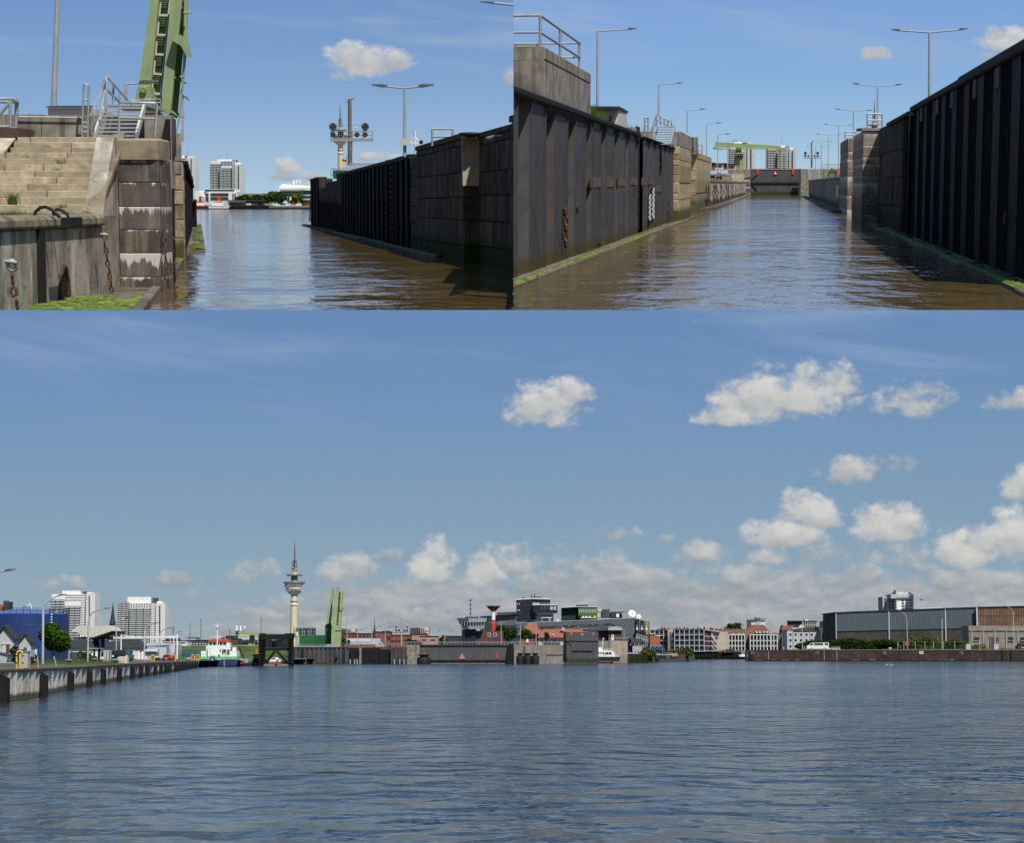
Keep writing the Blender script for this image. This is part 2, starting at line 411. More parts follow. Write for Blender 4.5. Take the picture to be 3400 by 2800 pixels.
m_cope=mat('coping_stone',(0.27,0.22,0.145),0.9,0.3,1.2,streak=(0.09,0.065,0.05),sk=0.75,spots=(0.34,0.29,0.19),bump=0.5,rnd=0.2,sscale=1.6,zs=0.15)
m_quoin=mat('quoin_stone',(0.34,0.26,0.15),0.9,0.3,1.2,streak=(0.56,0.50,0.40),sk=0.4,spots=(0.11,0.085,0.055),algae=((0.07,0.07,0.015),1.0),bump=0.5,rnd=0.42,sscale=1.2,zs=0.3)
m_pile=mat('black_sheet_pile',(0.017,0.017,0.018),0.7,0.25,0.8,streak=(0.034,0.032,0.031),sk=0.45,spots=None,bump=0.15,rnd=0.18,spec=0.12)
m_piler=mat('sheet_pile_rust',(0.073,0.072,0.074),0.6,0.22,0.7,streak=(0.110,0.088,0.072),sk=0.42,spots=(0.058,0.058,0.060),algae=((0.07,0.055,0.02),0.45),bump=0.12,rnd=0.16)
m_plank=mat('weathered_planks',(0.15,0.125,0.095),0.9,0.4,2.0,spots=(0.07,0.08,0.02),bump=0.5,rnd=0.3)
m_moss=mat('bright_moss',(0.14,0.19,0.028),0.95,0.6,2.5,spots=(0.045,0.05,0.015),bump=0.8)
m_rust=mat('rusty_chain',(0.115,0.055,0.032),0.85,0.4,8,bump=0.4)
m_black=mat('black_rubber',(0.018,0.018,0.019),0.6,0.2,3)
m_gate=mat('dark_grey_gate_paint',(0.085,0.086,0.087),0.6,0.14,0.5,streak=(0.085,0.083,0.08),sk=0.4,algae=((0.035,0.04,0.008),0.9))
m_green=mat('pale_green_paint',(0.31,0.40,0.18),0.6,0.12,0.8,streak=(0.20,0.25,0.11),sk=0.45,spots=(0.27,0.34,0.16))
m_greend=mat('dark_green_paint',(0.03,0.12,0.04),0.6,0.15,1.0)
m_white=mat('white_render',(0.84,0.83,0.80),0.8,0.05,0.5)
m_offw=mat('off_white_panels',(0.60,0.58,0.52),0.8,0.08,1.0)
m_glass=mat('dark_window_glass',(0.030,0.036,0.042),0.12,0.2,0.4,spec=0.6)
m_slate=mat('dark_roof',(0.045,0.047,0.05),0.8,0.2,1.0)
m_red=mat('signal_red',(0.75,0.045,0.03),0.5,0.06,2)
m_balc=mat('balcony_grey',(0.58,0.59,0.59),0.8,0.1,0.6)
m_dkpan=mat('dark_slate_panels',(0.06,0.075,0.085),0.7,0.2,0.5)
m_brick=mat('red_brick',(0.22,0.085,0.055),0.9,0.25,1.0)
m_brickd=mat('brown_brick',(0.105,0.062,0.05),0.9,0.25,1.0)
m_tile=mat('orange_roof_tiles',(0.34,0.125,0.068),0.85,0.22,1.0)
m_yellowc=mat('cream_tower_concrete',(0.66,0.60,0.36),0.8,0.06,0.3)
m_bark=mat('bark',(0.10,0.075,0.05),0.9,0.3,3)
m_asph=mat('asphalt',(0.09,0.09,0.088),0.9,0.2,0.6,spots=(0.13,0.125,0.11))
m_grass=mat('grass',(0.075,0.125,0.025),0.95,0.5,0.8,spots=(0.13,0.12,0.05),bump=0.6)
def leaf_mat(name,col):
 m=bpy.data.materials.new(name);m.use_nodes=True;nt=NT(m.node_tree)
 co=nt.n('ShaderNodeTexCoord').outputs['Object']
 n1=nt.noise(co,0.9,3,0.6);n2=nt.noise(co,7.0,2,0.6)
 c=nt.mix(nt.mr(n1,.3,.7,0,1),tuple(x*0.62 for x in col),tuple(x*1.3 for x in col))
 c=nt.mix(nt.mr(n2,.45,.75,0,0.5),c,(col[0]*1.6,col[1]*1.35,col[2]*1.2))
 d=nt.n('ShaderNodeBsdfDiffuse');nt.l(c,d.inputs[0])
 t=nt.n('ShaderNodeBsdfTranslucent');nt.l(c,t.inputs[0])
 mx=nt.n('ShaderNodeMixShader');mx.inputs[0].default_value=0.28;nt.l(d.outputs[0],mx.inputs[1]);nt.l(t.outputs[0],mx.inputs[2])
 o=nt.n('ShaderNodeOutputMaterial');nt.l(mx.outputs[0],o.inputs[0]);return m
m_leaf=leaf_mat('mid_green_leaves',(0.065,0.125,0.022))
m_leafl=leaf_mat('fresh_green_leaves',(0.12,0.18,0.03))
m_leafd=leaf_mat('dark_green_leaves',(0.035,0.075,0.02))
m_leafy=leaf_mat('willow_green_leaves',(0.13,0.16,0.04))
# ---------------------------------------------------------------- small builders used everywhere
class Frame:
 """upright wall line: u along it, w out towards the water, z up"""
 def __init__(s,o,d,out):
  s.o=V((o[0],o[1],0));s.d=V((d[0],d[1],0)).normalized();n=V((-s.d.y,s.d.x,0));s.n=n if n.dot(V((out[0],out[1],0)))>0 else-n
 def p(s,u,w,z):return s.o+s.d*u+s.n*w+V((0,0,z))
 def box(s,mb,u0,u1,w0,w1,z0,z1,m=0):
  return mb.ext([s.p(u0,w0,z0),s.p(u1,w0,z0),s.p(u1,w1,z0),s.p(u0,w1,z0)],(0,0,z1-z0),m)
 def block(s,mb,u0,u1,w0,w1,z0,z1,c=0.03,m=0):
  r=lambda w,k:[s.p(u0+k,w,z0+k),s.p(u1-k,w,z0+k),s.p(u1-k,w,z1-k),s.p(u0+k,w,z1-k)]
  return mb.grid([r(w0,0),r(w1-c,0),r(w1,c)],m,False)
 def upx(s,pl,px,w=0.0):
  d=pl.ray(px,CPY);o=s.o+s.n*w-V((EYE.x,EYE.y,0))
  return(o.x*d.y-o.y*d.x)/(s.d.y*d.x-s.d.x*d.y)
def sheet_piles(th,fr,u0,u1,period,depth,z0,z1,mtl,flange=0.55,clip=False):
 """interlocking trough-shaped piles, one part each"""
 n=max(1,int(round((u1-u0)/period)));period=(u1-u0)/n
 s=depth*0.35
 prof=[(0,0),(period*flange,0),(period*flange+s,-depth),(period-s,-depth),(period,0)]
 first=None
 for i in range(n):
  if first is None or clip:
   mb=MB()
   pr=prof if not clip else[(a+i*period,b)for a,b in prof]
   for a,b in zip(pr,pr[1:]):
    mb.face([fr.p(u0+a[0],a[1],z0),fr.p(u0+b[0],b[1],z0),fr.p(u0+b[0],b[1],z1),fr.p(u0+a[0],a[1],z1)])
   for q in(pr[0][0]+0.02*period,pr[1][0]-0.02*period):fr.box(mb,u0+q-.03,u0+q+.03,-0.02,0.05,z0,z1)
   first=th.part('sheet_pile',mb,mtl,clip=clip)
  else:th.again(first,fr.d*(i*period))
def lamp_post(pl,px,py,top,Y,arms,r=0.07,label='',group=None,head=1.0,bent=None,name='street_lamp',mtl=None,topx=None):
 """arms: list of (px, py) lamp tips; bent: list of points for a curved pole"""
 base=pl.at(px,py,Y);tp=pl.at(topx if topx is not None else px,top,Y)
 t=Thing(name,label,'street lamp',base,group)
 mtl=mtl or m_lamp
 t.part('pole',MB().tube([base,tp],r*1.15,8,r1=r*0.8),mtl)
 for a in arms:
  pts=[tp]+[pl.at(*q,Y)for q in(a if isinstance(a[0],(tuple,list))else[a])]
  e,d=pts[-1],(pts[-1]-pts[-2]).normalized()
  L=head*0.75
  pts[-1]=e-d*L
  t.part('arm',MB().tube(pts,r*0.62,6),mtl)
  up=V((0,0,1))
  mb=MB();s=V((0,1,0))*0.16*head
  a0,a1=e-d*L,e
  mb.grid([[a0-s*.6-up*.03,a0+s*.6-up*.03,a0+s*.5+up*.09*head,a0-s*.5+up*.09*head],[a0+d*L*.3-s-up*.05*head,a0+d*L*.3+s-up*.05*head,a0+d*L*.3+s+up*.10*head,a0+d*L*.3-s+up*.10*head],[a1-s*.8-up*.0,a1+s*.8-up*.0,a1+s*.7+up*.06*head,a1-s*.7+up*.06*head]],0,False)
  t.part('lamp_head',mb,m_head)
 return t
def railing(t,pts,h,r,mtl,mid=(0.5,),posts=None,name='railing'):
 """posts, top rail and mid rails as parts"""
 for p in(posts or pts):t.part('post',MB().tube([p,V(p)+V((0,0,h))],r,6),mtl)
 t.part('top_rail',MB().tube([V(p)+V((0,0,h))for p in pts],r,6),mtl)
 for m in mid:t.part('mid_rail',MB().tube([V(p)+V((0,0,h*m))for p in pts],r*0.85,6),mtl)
def chain(mb,p,q,link,r,sag=0.0):
 p,q=V(p),V(q);n=max(2,int((q-p).length/(link*1.25)))
 d=(q-p).normalized()
 for i in range(n):
  c=p.lerp(q,(i+.5)/n)+V((0,0,-sag*4*((i+.5)/n)*(1-(i+.5)/n)))+V((random.uniform(-.15,.15)*link,0,0))
  side=V((1,0.25,0))if i%2 else V((0.25,-1,0))
  side=(side-d*side.dot(d)).normalized()
  nr=d.cross(side)
  pts=[c+d*(link*.62*math.cos(a))+side*(link*.36*math.sin(a))for a in[2*math.pi*k/8 for k in range(9)]]
  mb.tube(pts,r,5)
def leaf_cloud(mb,c,rad,n,size,rng,shell=0.55,flat=1.0):
 """leaf-sized faces spread through an uneven crown made of several lobes"""
 c=V(c);lobes=[]
 for k in range(9):
  a=rng.uniform(0,6.28);e=rng.uniform(-.6,1.0)
  lobes.append((c+V((rad[0]*.52*math.cos(a),rad[1]*.52*math.sin(a),rad[2]*.55*e)),rng.uniform(.40,.62)))
 for i in range(n):
  lc,lr=lobes[i%9]
  while True:
   p=V((rng.uniform(-1,1),rng.uniform(-1,1),rng.uniform(-1,1)))
   L=p.length
   if 0.05<L<1:break
  p=p/L*(L**shell)*lr
  q=lc+V((p.x*rad[0],p.y*rad[1],p.z*rad[2]))
  s=size*rng.uniform(.6,1.4)
  a=V((rng.uniform(-1,1),rng.uniform(-1,1),rng.uniform(-.6,.6))).normalized();b=a.cross(V((rng.uniform(-1,1),rng.uniform(-1,1),1))).normalized()
  mb.face([q-a*s,q+b*s*.55,q+a*s,q-b*s*.55])
def tree(pl,px,base,top,Y,wpx,label,mtl=None,group=None,n=900,trunk=0.25,name='tree',size=None,cat='tree',seed=1,lowcrown=0.25):
 rng=random.Random(seed*77+int(px))
 b=pl.at(px,base,Y);tp=pl.at(px,top,Y);h=tp.z-b.z;rx=wpx*Y/F/2
 t=Thing(name,label,cat,b,group)
 mb=MB();mb.tube([b,b+V((0.02*h,0,h*.35)),b+V((-.01*h,0,h*.75))],trunk*h*.11,7,r1=trunk*h*.04)
 for k in range(5):
  a=k*1.26+rng.uniform(0,.6);s=b+V((0,0,h*rng.uniform(.3,.5)))
  mb.tube([s,s+V((rx*.45*math.cos(a),rx*.45*math.sin(a),h*.2)),s+V((rx*.75*math.cos(a),rx*.75*math.sin(a),h*.33))],trunk*h*.04,5,r1=trunk*h*.015)
 t.part('trunk',mb,m_bark)
 cm=MB();c=b+V((0,0,h*(lowcrown+(1-lowcrown)*.5)))
 leaf_cloud(cm,c,(rx*1.0,rx*1.0,h*(1-lowcrown)*.5),n,size or rx*.12,rng)
 t.part('crown',cm,mtl or m_leaf)
 return t
def bush(pl,px0,px1,base,top,Y,label,mtl=None,n=700,name='bush',cat='bush',dy=None,group=None,size=None):
 rng=random.Random(int(px0)*3+1);a,b=pl.at(px0,base,Y),pl.at(px1,base,Y);h=pl.at(px0,top,Y).z-a.z
 L=(b-a).length;mb=MB();k=max(1,int(L/(h*1.3)))
 for i in range(k):
  c=a.lerp(b,(i+.5)/k)+V((0,rng.uniform(-.2,.2)*h,h*.42))
  leaf_cloud(mb,c,(L/k*.72,(dy or h)*.8,h*.58*rng.uniform(.85,1.1)),n//k,size or h*.07,rng)
 mb2=MB();mb2.tube([a.lerp(b,.5),a.lerp(b,.5)+V((0,0,h*.5))],h*.03,5)
 t=Thing(name,label,cat,a.lerp(b,.5),group);t.part('foliage',mb,mtl or m_leaf);t.part('stem',mb2,m_bark)
 return t
def weeds(mb,c,n,h,spread,rng):
 for i in range(n):
  p=V(c)+V((rng.uniform(-1,1)*spread[0],rng.uniform(-1,1)*spread[1],0));hh=h*rng.uniform(.4,1)
  t=p+V((rng.uniform(-.5,.5)*hh,rng.uniform(-.3,.3)*hh,hh));w=hh*.025
  mb.face([p-V((w,0,0)),p+V((w,0,0)),t])
def facade(t,x0,x1,y0,y1,pl,Y,cols,rows,mtl,wfrac=0.5,hfrac=0.55,rec=0.1,mframe=None,joined=False,jig=0,parent=None):
 """window panes set into (proud of) a wall facing the viewer at depth Y, laid out on a grid; separate parts unless joined"""
 a,b=pl.at(x0,y1,Y),pl.at(x1,y0,Y);W,Hh=(b.x-a.x)/cols,(b.z-a.z)/rows
 mbj=MB();first=None
 for j in range(rows):
  for i in range(cols):
   cx,cz=a.x+W*(i+.5),a.z+Hh*(j+.5)
   mb=mbj if joined else MB()
   if joined or first is None:
    mb.box(cx-W*wfrac/2,cx+W*wfrac/2,Y-rec,Y+.05,cz-Hh*hfrac/2,cz+Hh*hfrac/2)
    if not joined:
     first=t.part('window',mb,mtl,parent=parent);f0=(cx,cz);fr=None
     if mframe:
      w2,h2=W*wfrac/2,Hh*hfrac/2;e=max(.05,w2*.13);fm=MB()
      for(p0,p1,q0,q1)in((-w2-e,w2+e,h2,h2+e),(-w2-e,w2+e,-h2-e,-h2),(-w2-e,-w2,-h2,h2),(w2,w2+e,-h2,h2),(-e/3,e/3,-h2,h2)):
       fm.box(cx+p0,cx+p1,Y-rec-.04,Y-rec+.06,cz+q0,cz+q1)
      fr=t.part('frame',fm,mframe,parent=first)
   else:
    w2=t.again(first,(cx-f0[0],0,cz-f0[1]))
    if fr:g=fr.copy();C.objects.link(g);g.parent=w2
 if joined:return t.part('windows',mbj,mtl,stuff=True,parent=parent)
def pbox(pl,x0,x1,y0,y1,Y,dep,mb=None,m=0):
 """a box whose front spans the given sight lines at depth Y"""
 a,b=pl.at(x0,y1,Y),pl.at(x1,y0,Y)
 return(mb or MB()).box(a.x,b.x,Y,Y+dep,a.z,b.z,m)
# ================================================================ water and skies of the three places
LEFT.clip=[edge_plane(LEFT,1705,-1),under_plane(LEFT,1029.5)]
RIGHT.clip=[edge_plane(RIGHT,1705,1),under_plane(RIGHT,1029.5)]
W_TOP=[(0.40,0.17,0.27,2,0.08),(1.3,0.70,0.11,3,-0.15),(4.2,2.0,0.022,2,0.3)]
m_watl=water_mat('brown_lock_water_ripples',(0.165,0.108,0.032),W_TOP,0.05,0.6,dist=22)
m_watr=water_mat('brown_lock_water',(0.165,0.112,0.038),W_TOP,0.05,0.7,dist=22)
m_wath=water_mat('harbour_water',(0.020,0.036,0.046),[(0.16,0.15,0.32,2,0.25),(0.75,0.62,0.32,1,0.12),(1.9,1.2,0.10,2,-0.12)],0.12,1.0,dist=1.8)
CUR=LEFT
def sheet(pl,px0,px1,py_near,far):
 n=pl.dep(py_near);a,b=pl.ray(px0,py_near),pl.ray(px1,py_near);k=EYE.z
 f=lambda d,Y:(d.x/d.y*Y,Y,0.0)
 return MB().face([f(a,n),f(b,n),f(b,far),f(a,far)])
mb=sheet(LEFT,-500,1705,1029.5,2600);struct('water',mb,m_watl,clip=True)
CUR=RIGHT
mb=sheet(RIGHT,1705,4000,1029.5,2600);struct('water',mb,m_watr,clip=True)
def backdrop(pl,px0,px1,mtl):
 Y=2500.0;mb=MB();n=24
 for i in range(n):
  q0,q1=px0+(px1-px0)*i/n,px0+(px1-px0)*(i+1)/n
  a,b=(q0-CPX)/F*Y,(q1-CPX)/F*Y
  mb.face([(a,Y,-30),(b,Y,-30),(b,Y,900),(a,Y,900)])
 return mb
SKY_STOPS=lambda a,b,c,d:[(0.0,lin(*a)),(0.22,lin(*b)),(0.55,lin(*c)),(1.0,lin(*d))]
s_left=sky_mat('sky_left',SKY_STOPS((178,203,220),(158,189,216),(130,166,209),(112,148,198)),6.0,[(1225,230,150,70,1.0),(1160,215,90,75,1.0),(1310,225,85,55,.9),(1130,265,70,28,.7),(1690,275,40,45,.7),(960,565,48,42,.85),(950,590,60,28,.6),(1260,525,80,22,.8),(1045,590,50,24,.6),(1095,550,40,22,.5)],680)
s_right=sky_mat('sky_right',SKY_STOPS((182,207,222),(158,193,221),(136,175,219),(124,160,214)),5.4,[(3340,160,130,60,1.0),(3290,135,60,45,.8),(3255,195,70,30,.7),(2885,192,55,32,.8),(2905,183,30,24,.8)],611)
CUR=LEFT
struct('sky',backdrop(LEFT,-900,1705,s_left),s_left,clip=True)
CUR=RIGHT
struct('sky',backdrop(RIGHT,1705,4300,s_right),s_right,clip=True)
CUR=HARB
mb=MB().face([(-900,12,0),(900,12,0),(900,1400,0),(-900,1400,0)]);struct('water',mb,m_wath)
mb=MB().face([(-9000,-9000,-3),(9000,-9000,-3),(9000,9000,-3),(-9000,9000,-3)]);struct('harbour_bed',mb,mat('mud',(0.06,0.05,0.04)))
m_reflslab=mat('reflection_slab_blue',(0.58,0.70,0.84),0.6,0.1,.05)  # unseen pale blue slab added under each lock to turn harbour reflections blue
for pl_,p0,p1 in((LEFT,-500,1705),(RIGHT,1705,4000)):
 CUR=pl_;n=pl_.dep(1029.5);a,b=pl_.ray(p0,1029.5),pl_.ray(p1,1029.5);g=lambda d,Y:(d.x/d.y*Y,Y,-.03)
 struct('reflection_slab',MB().face([g(a,n),g(b,n),g(b,2600),g(a,2600)]),m_reflslab)
CUR=HARB
# ================================================================ UPPER LEFT: the open lock exit and the river beyond
CUR=LEFT;P=LEFT;at=P.at
def Z(px,py,Y):return P.at(px,py,Y).z
# ---- right lock wall (in shade)
fr=Frame((0,71.9),(-0.1438,1),(-1,0))
U=lambda px,w=0.0:fr.upx(P,px,w)
t=Thing('lock_wall','dark right lock wall of sheet piles and stone in shade','lock wall',fr.p(U(1040),0,0))
u_end,u1,u2,u3,u4,u5=U(1040),U(1066),U(1142),U(1368),U(1553),U(1660)
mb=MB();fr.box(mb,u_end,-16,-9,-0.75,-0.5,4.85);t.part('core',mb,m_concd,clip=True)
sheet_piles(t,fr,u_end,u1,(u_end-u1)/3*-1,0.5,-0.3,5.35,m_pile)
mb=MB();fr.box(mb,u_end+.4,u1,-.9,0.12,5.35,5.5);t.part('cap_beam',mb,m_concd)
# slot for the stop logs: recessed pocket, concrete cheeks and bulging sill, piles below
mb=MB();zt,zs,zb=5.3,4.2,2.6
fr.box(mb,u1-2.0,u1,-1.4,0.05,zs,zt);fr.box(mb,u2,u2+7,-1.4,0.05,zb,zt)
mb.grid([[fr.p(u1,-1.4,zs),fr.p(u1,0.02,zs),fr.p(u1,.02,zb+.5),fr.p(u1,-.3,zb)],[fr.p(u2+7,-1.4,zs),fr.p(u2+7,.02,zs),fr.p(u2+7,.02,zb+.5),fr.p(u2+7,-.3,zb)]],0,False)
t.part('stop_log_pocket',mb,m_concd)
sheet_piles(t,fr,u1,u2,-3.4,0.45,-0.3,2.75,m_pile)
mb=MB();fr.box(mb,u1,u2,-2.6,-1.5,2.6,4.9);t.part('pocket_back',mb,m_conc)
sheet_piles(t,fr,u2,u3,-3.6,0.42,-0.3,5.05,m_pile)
mb=MB();fr.box(mb,u2,u3+8,-.9,0.1,5.05,5.25);t.part('cap_beam',mb,m_pile)
mb=MB();fr.box(mb,u3+8.6,u3,-.9,0.1,5.05,5.27);t.part('cap_beam',mb,m_pile)
# stone masonry, each block a part
rng=random.Random(3)
def masonry(t,fr,ua,ub,w,z0,z1,hs,lens,mtl,clip=False,back=-.75,c=0.035,z=0):
 z=z0;k=0
 while z<z1-0.2:
  h=min(hs*rng.uniform(.9,1.1),z1-z)
  if z1-z-h<.25:h=z1-z
  u=ua;s=1 if ub>ua else-1;k+=1
  first=lens*(0.5 if k%2 else 1.0)
  while(ub-u)*s>0.15:
   l=(first if u==ua else lens*rng.uniform(.8,1.2));v=u+s*l
   if(ub-v)*s<lens*.4:v=ub
   mb=MB();a,b=sorted((u,v));fr.block(mb,a+.015,b-.015,back,w+rng.uniform(-.02,.03),z+.012,z+h-.012,c)
   t.part('stone',mb,mtl,clip=clip);u=v
  z+=h
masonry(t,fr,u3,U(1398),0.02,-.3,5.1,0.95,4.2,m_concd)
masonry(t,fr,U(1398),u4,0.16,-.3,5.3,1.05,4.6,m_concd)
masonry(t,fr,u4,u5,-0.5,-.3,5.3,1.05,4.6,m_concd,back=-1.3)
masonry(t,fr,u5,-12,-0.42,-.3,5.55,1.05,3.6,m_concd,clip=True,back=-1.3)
mb=MB();fr.box(mb,U(1398),u4-.0,-2,0.24,5.3,5.52);t.part('cap_beam',mb,m_concd)
mb=MB();fr.box(mb,u4-.02,u5,-2,-0.44,5.3,5.5);t.part('cap_beam',mb,m_concd)
mb=MB();fr.box(mb,u5-.02,-12,-2,-0.34,5.55,5.78);t.part('cap_beam',mb,m_concd,clip=True)
mb=MB();mb.ext([fr.p(u4+.02,-.55,3.3),fr.p(u4+.02,.20,3.3),fr.p(u4+.02,.24,5.3),fr.p(u4+.02,-.55,5.3)],fr.d*-.18 if fr.d.y>0 else fr.d*.18);t.part('gate_recess_face',mb,m_pale)
# ladder let into the piles
def wall_ladder(t,fr,u,w,z0,z1,mtl,wd=0.45,step=0.36,name='ladder',clip=False):
 mb=MB()
 for s in(-wd/2,wd/2):fr.box(mb,u+s-.05,u+s+.05,w,w+.12,z0,z1)
 la=t.part(name,mb,mtl);n=int((z1-z0)/step);rb=MB()
 fr.box(rb,u-wd/2,u+wd/2,w+.02,w+.1,z0+step*.5,z0+step*.5+.06);r0=t.part('rung',rb,mtl,parent=la)
 for i in range(1,n):t.again(r0,(0,0,step*i))
wall_ladder(t,fr,U(1314),.06,0.2,4.95,m_black,2.0)
# timber fender ledge along its foot
def ledge(pl,fr,ua,ub,wa,wb,z,label,n,mossy=True,clip=False,pl_label=None):
 t=Thing('fender_ledge',label,'timber ledge',fr.p(ua,wb,0));s=(ub-ua)/n
 for i in range(n):
  a,b=sorted((ua+s*i,ua+s*(i+1)))
  o=rng.uniform(-.05,.05);mb=MB();fr.block(mb,a+.03,b-.03,wb-.22,wb+o,z-.35,z+.03+rng.uniform(0,.05),.03)
  t.part('edge_beam',mb,m_plank,clip=clip)
  for k in range(2):
   q=wa+(wb-.22-wa)*k/2;mb=MB();fr.block(mb,a+.02,b-.02,q+.02-0,q+(wb-.22-wa)/2-.01,z-.2,z+rng.uniform(-.02,.02),.015)
   t.part('plank',mb,m_plank,clip=clip)
  if mossy and(i%3!=1):
   mb=MB();m=14;e=[(a+(b-a)*j/m,rng.uniform(.25,.9))for j in range(m+1)]
   for(x0,f0),(x1,f1)in zip(e,e[1:]):
    mb.grid([[fr.p(x0,wb-.02,z+.055),fr.p(x0,wb-(wb-wa)*f0,z+.09+.02*f0),fr.p(x0,wb-(wb-wa)*f0-.02,z-.02)],[fr.p(x1,wb-.02,z+.055),fr.p(x1,wb-(wb-wa)*f1,z+.09+.02*f1),fr.p(x1,wb-(wb-wa)*f1-.02,z-.02)]],0,True,closed=False)
   o=t.part('moss',mb,m_moss,clip=clip,stuff=True)
 return t
ledge(P,fr,U(1490),u_end+12,0,.62,.1,'dark mossy timber ledge along the foot of the shaded right lock wall',9)
def moss_strip(fr,u0,u1,wb,z,w_in,lb,n=60):
 mb=MB();ws=[(u0+(u1-u0)*i/n,w_in+rng.uniform(-.12,.12))for i in range(n+1)]
 for(a0,w0),(a1,w1)in zip(ws,ws[1:]):mb.grid([[fr.p(a0,wb,z+.03),fr.p(a0,wb-.12,z+.10),fr.p(a0,w0,z+.03)],[fr.p(a1,wb,z+.03),fr.p(a1,wb-.12,z+.10),fr.p(a1,w1,z+.03)]],0,True,closed=False)
 return solo('moss_strip',mb,m_moss,lb,'moss',loc=fr.p((u0+u1)/2,wb,z),kind='stuff')
moss_strip(fr,U(1490),U(1160),.62,.1,.2,'green moss strip along the ledge of the shaded right lock wall')
# things standing on the right wall
def topY(px):return fr.p(U(px),0,0).y
def rail_frame(px0,px1,y0,y1,Y,label,grp=None,r=.05,mid=True,post2=None):
 t=Thing('guard_rail',label,'guard rail',at(px0,y1,Y),grp)
 for px in(px0,px1):t.part('post',MB().tube([at(px,y1,Y),at(px,y0,Y)],r,6),m_galv)
 t.part('top_rail',MB().tube([at(px0,y0,Y),at(px1,y0,Y)],r,6),m_galv)
 if mid:t.part('mid_rail',MB().tube([at(px0,(y0*.55+y1*.45),Y),at(px1,(y0*.55+y1*.45),Y)],r,6),m_galv)
rail_frame(1435,1503,428,484,92,'galvanised two-bar guard rail on top of the dark right lock wall')
t=Thing('mooring_bollard','low black bollard on the coping above the bright gate recess','bollard',at(1562,453,84))
t.part('post',MB().lathe(at(1562,456,84.5),[(.22,0),(.2,.14)],10),m_black);t.part('head',MB().lathe(at(1562,448,84.5),[(.42,-.04),(.5,.03),(.45,.1),(.1,.12)],12),m_black)
t=Thing('wall_bracket','pale steel bracket sticking out near the far right end of the wall','bracket',at(1640,452,76))
t.part('arm',MB().ext([at(1612,455,76),at(1640,447,76),at(1668,447,76),at(1668,451,76),at(1640,452,76),at(1614,458,76)],(0,.5,0)),m_galv,clip=True)
t.part('comb',MB().box(at(1614,462,75.9).x,at(1634,455,75.9).x,75.8,76.1,at(1614,461,76).z,at(1614,456,76).z),m_head)
t=lamp_post(P,1344,520,292,112,[(1235,283),(1441,282)],.085,'tall two-armed street lamp with a sign board on its pole above the right wall',head=1.15)
t.part('sign_board',pbox(P,1323,1361,457,482,111.7,.1),m_offw)
t=Thing('ship_mast','white ship mast with crosstree rising behind the right lock wall','mast',at(1380,516,150))
t.part('mast',MB().tube([at(1380,516,150),at(1377,433,150)],.085,6),m_white)
t.part('crosstree',MB().beam(at(1362,474,150),at(1402,475,150),.12),m_white)
t.part('stay',MB().tube([at(1362,474,150),at(1377,452,150),at(1394,472,150)],.05,5),m_white);t.part('lantern',MB().ball(at(1398,471,150),.16),m_black)
for(x0,x1,y0,y1,Y,lb)in((1281,1314,530,545,175,'small green container behind the lamp on the right wall'),(1106,1152,565,592,232,'dark green container beside the signal gantry on the right wall')):
 t=Thing('container',lb,'container',at(x0,y1,Y));t.part('body',pbox(P,x0,x1,y0,y1,Y,3),m_greend)
 mb=MB()
 for i in range(5):q=x0+(x1-x0)*(i+.5)/5;a=at(q,y1,Y);mb.box(a.x-.06,a.x+.06,Y-.06,Y,a.z,at(q,y0,Y).z)
 t.part('ribs',mb,m_greend)
def picket(px0,px1,ya0,ya1,yb0,yb1,Y,n,label,mtl,name='railing',cat='railing',r=.035,grp=None):
 t=Thing(name,label,cat,at(px0,yb0,Y),grp);L=lambda a,b,f:a+(b-a)*f
 first=None
 for i in range(n+1):
  f=i/n;mb=MB().beam(at(L(px0,px1,f),L(yb0,yb1,f),Y),at(L(px0,px1,f),L(ya0,ya1,f),Y),r*2)
  t.part('bar',mb,mtl)
 t.part('top_rail',MB().beam(at(px0,ya0,Y),at(px1,ya1,Y),r*3),mtl);t.part('bottom_rail',MB().beam(at(px0,yb0-3,Y),at(px1,yb1-3,Y),r*2),mtl)
 return t
picket(1160,1268,543,543,566,548,210,26,'pale picket railing along the quay behind the right wall',m_galv,grp='white railings by the signal gantry')
picket(1099,1160,560,560,586,572,236,9,'short pale railing left of the signal gantry foot',m_galv,grp='white railings by the signal gantry')
t=Thing('street_lamp','lamp head on an arm reaching in above the right wall, topmost right','street lamp',at(1640,12,60))
t.part('arm',MB().tube([at(1640,9,60),at(1760,20,60)],.035,6),m_lamp);t.part('lamp_head',MB().grid([[at(1594,3,59.9),at(1594,6,59.9),at(1594,6,60.2),at(1594,3,60.2)],[at(1640,5,59.8),at(1640,13,59.8),at(1640,13,60.3),at(1640,5,60.3)]],0,False),m_head)
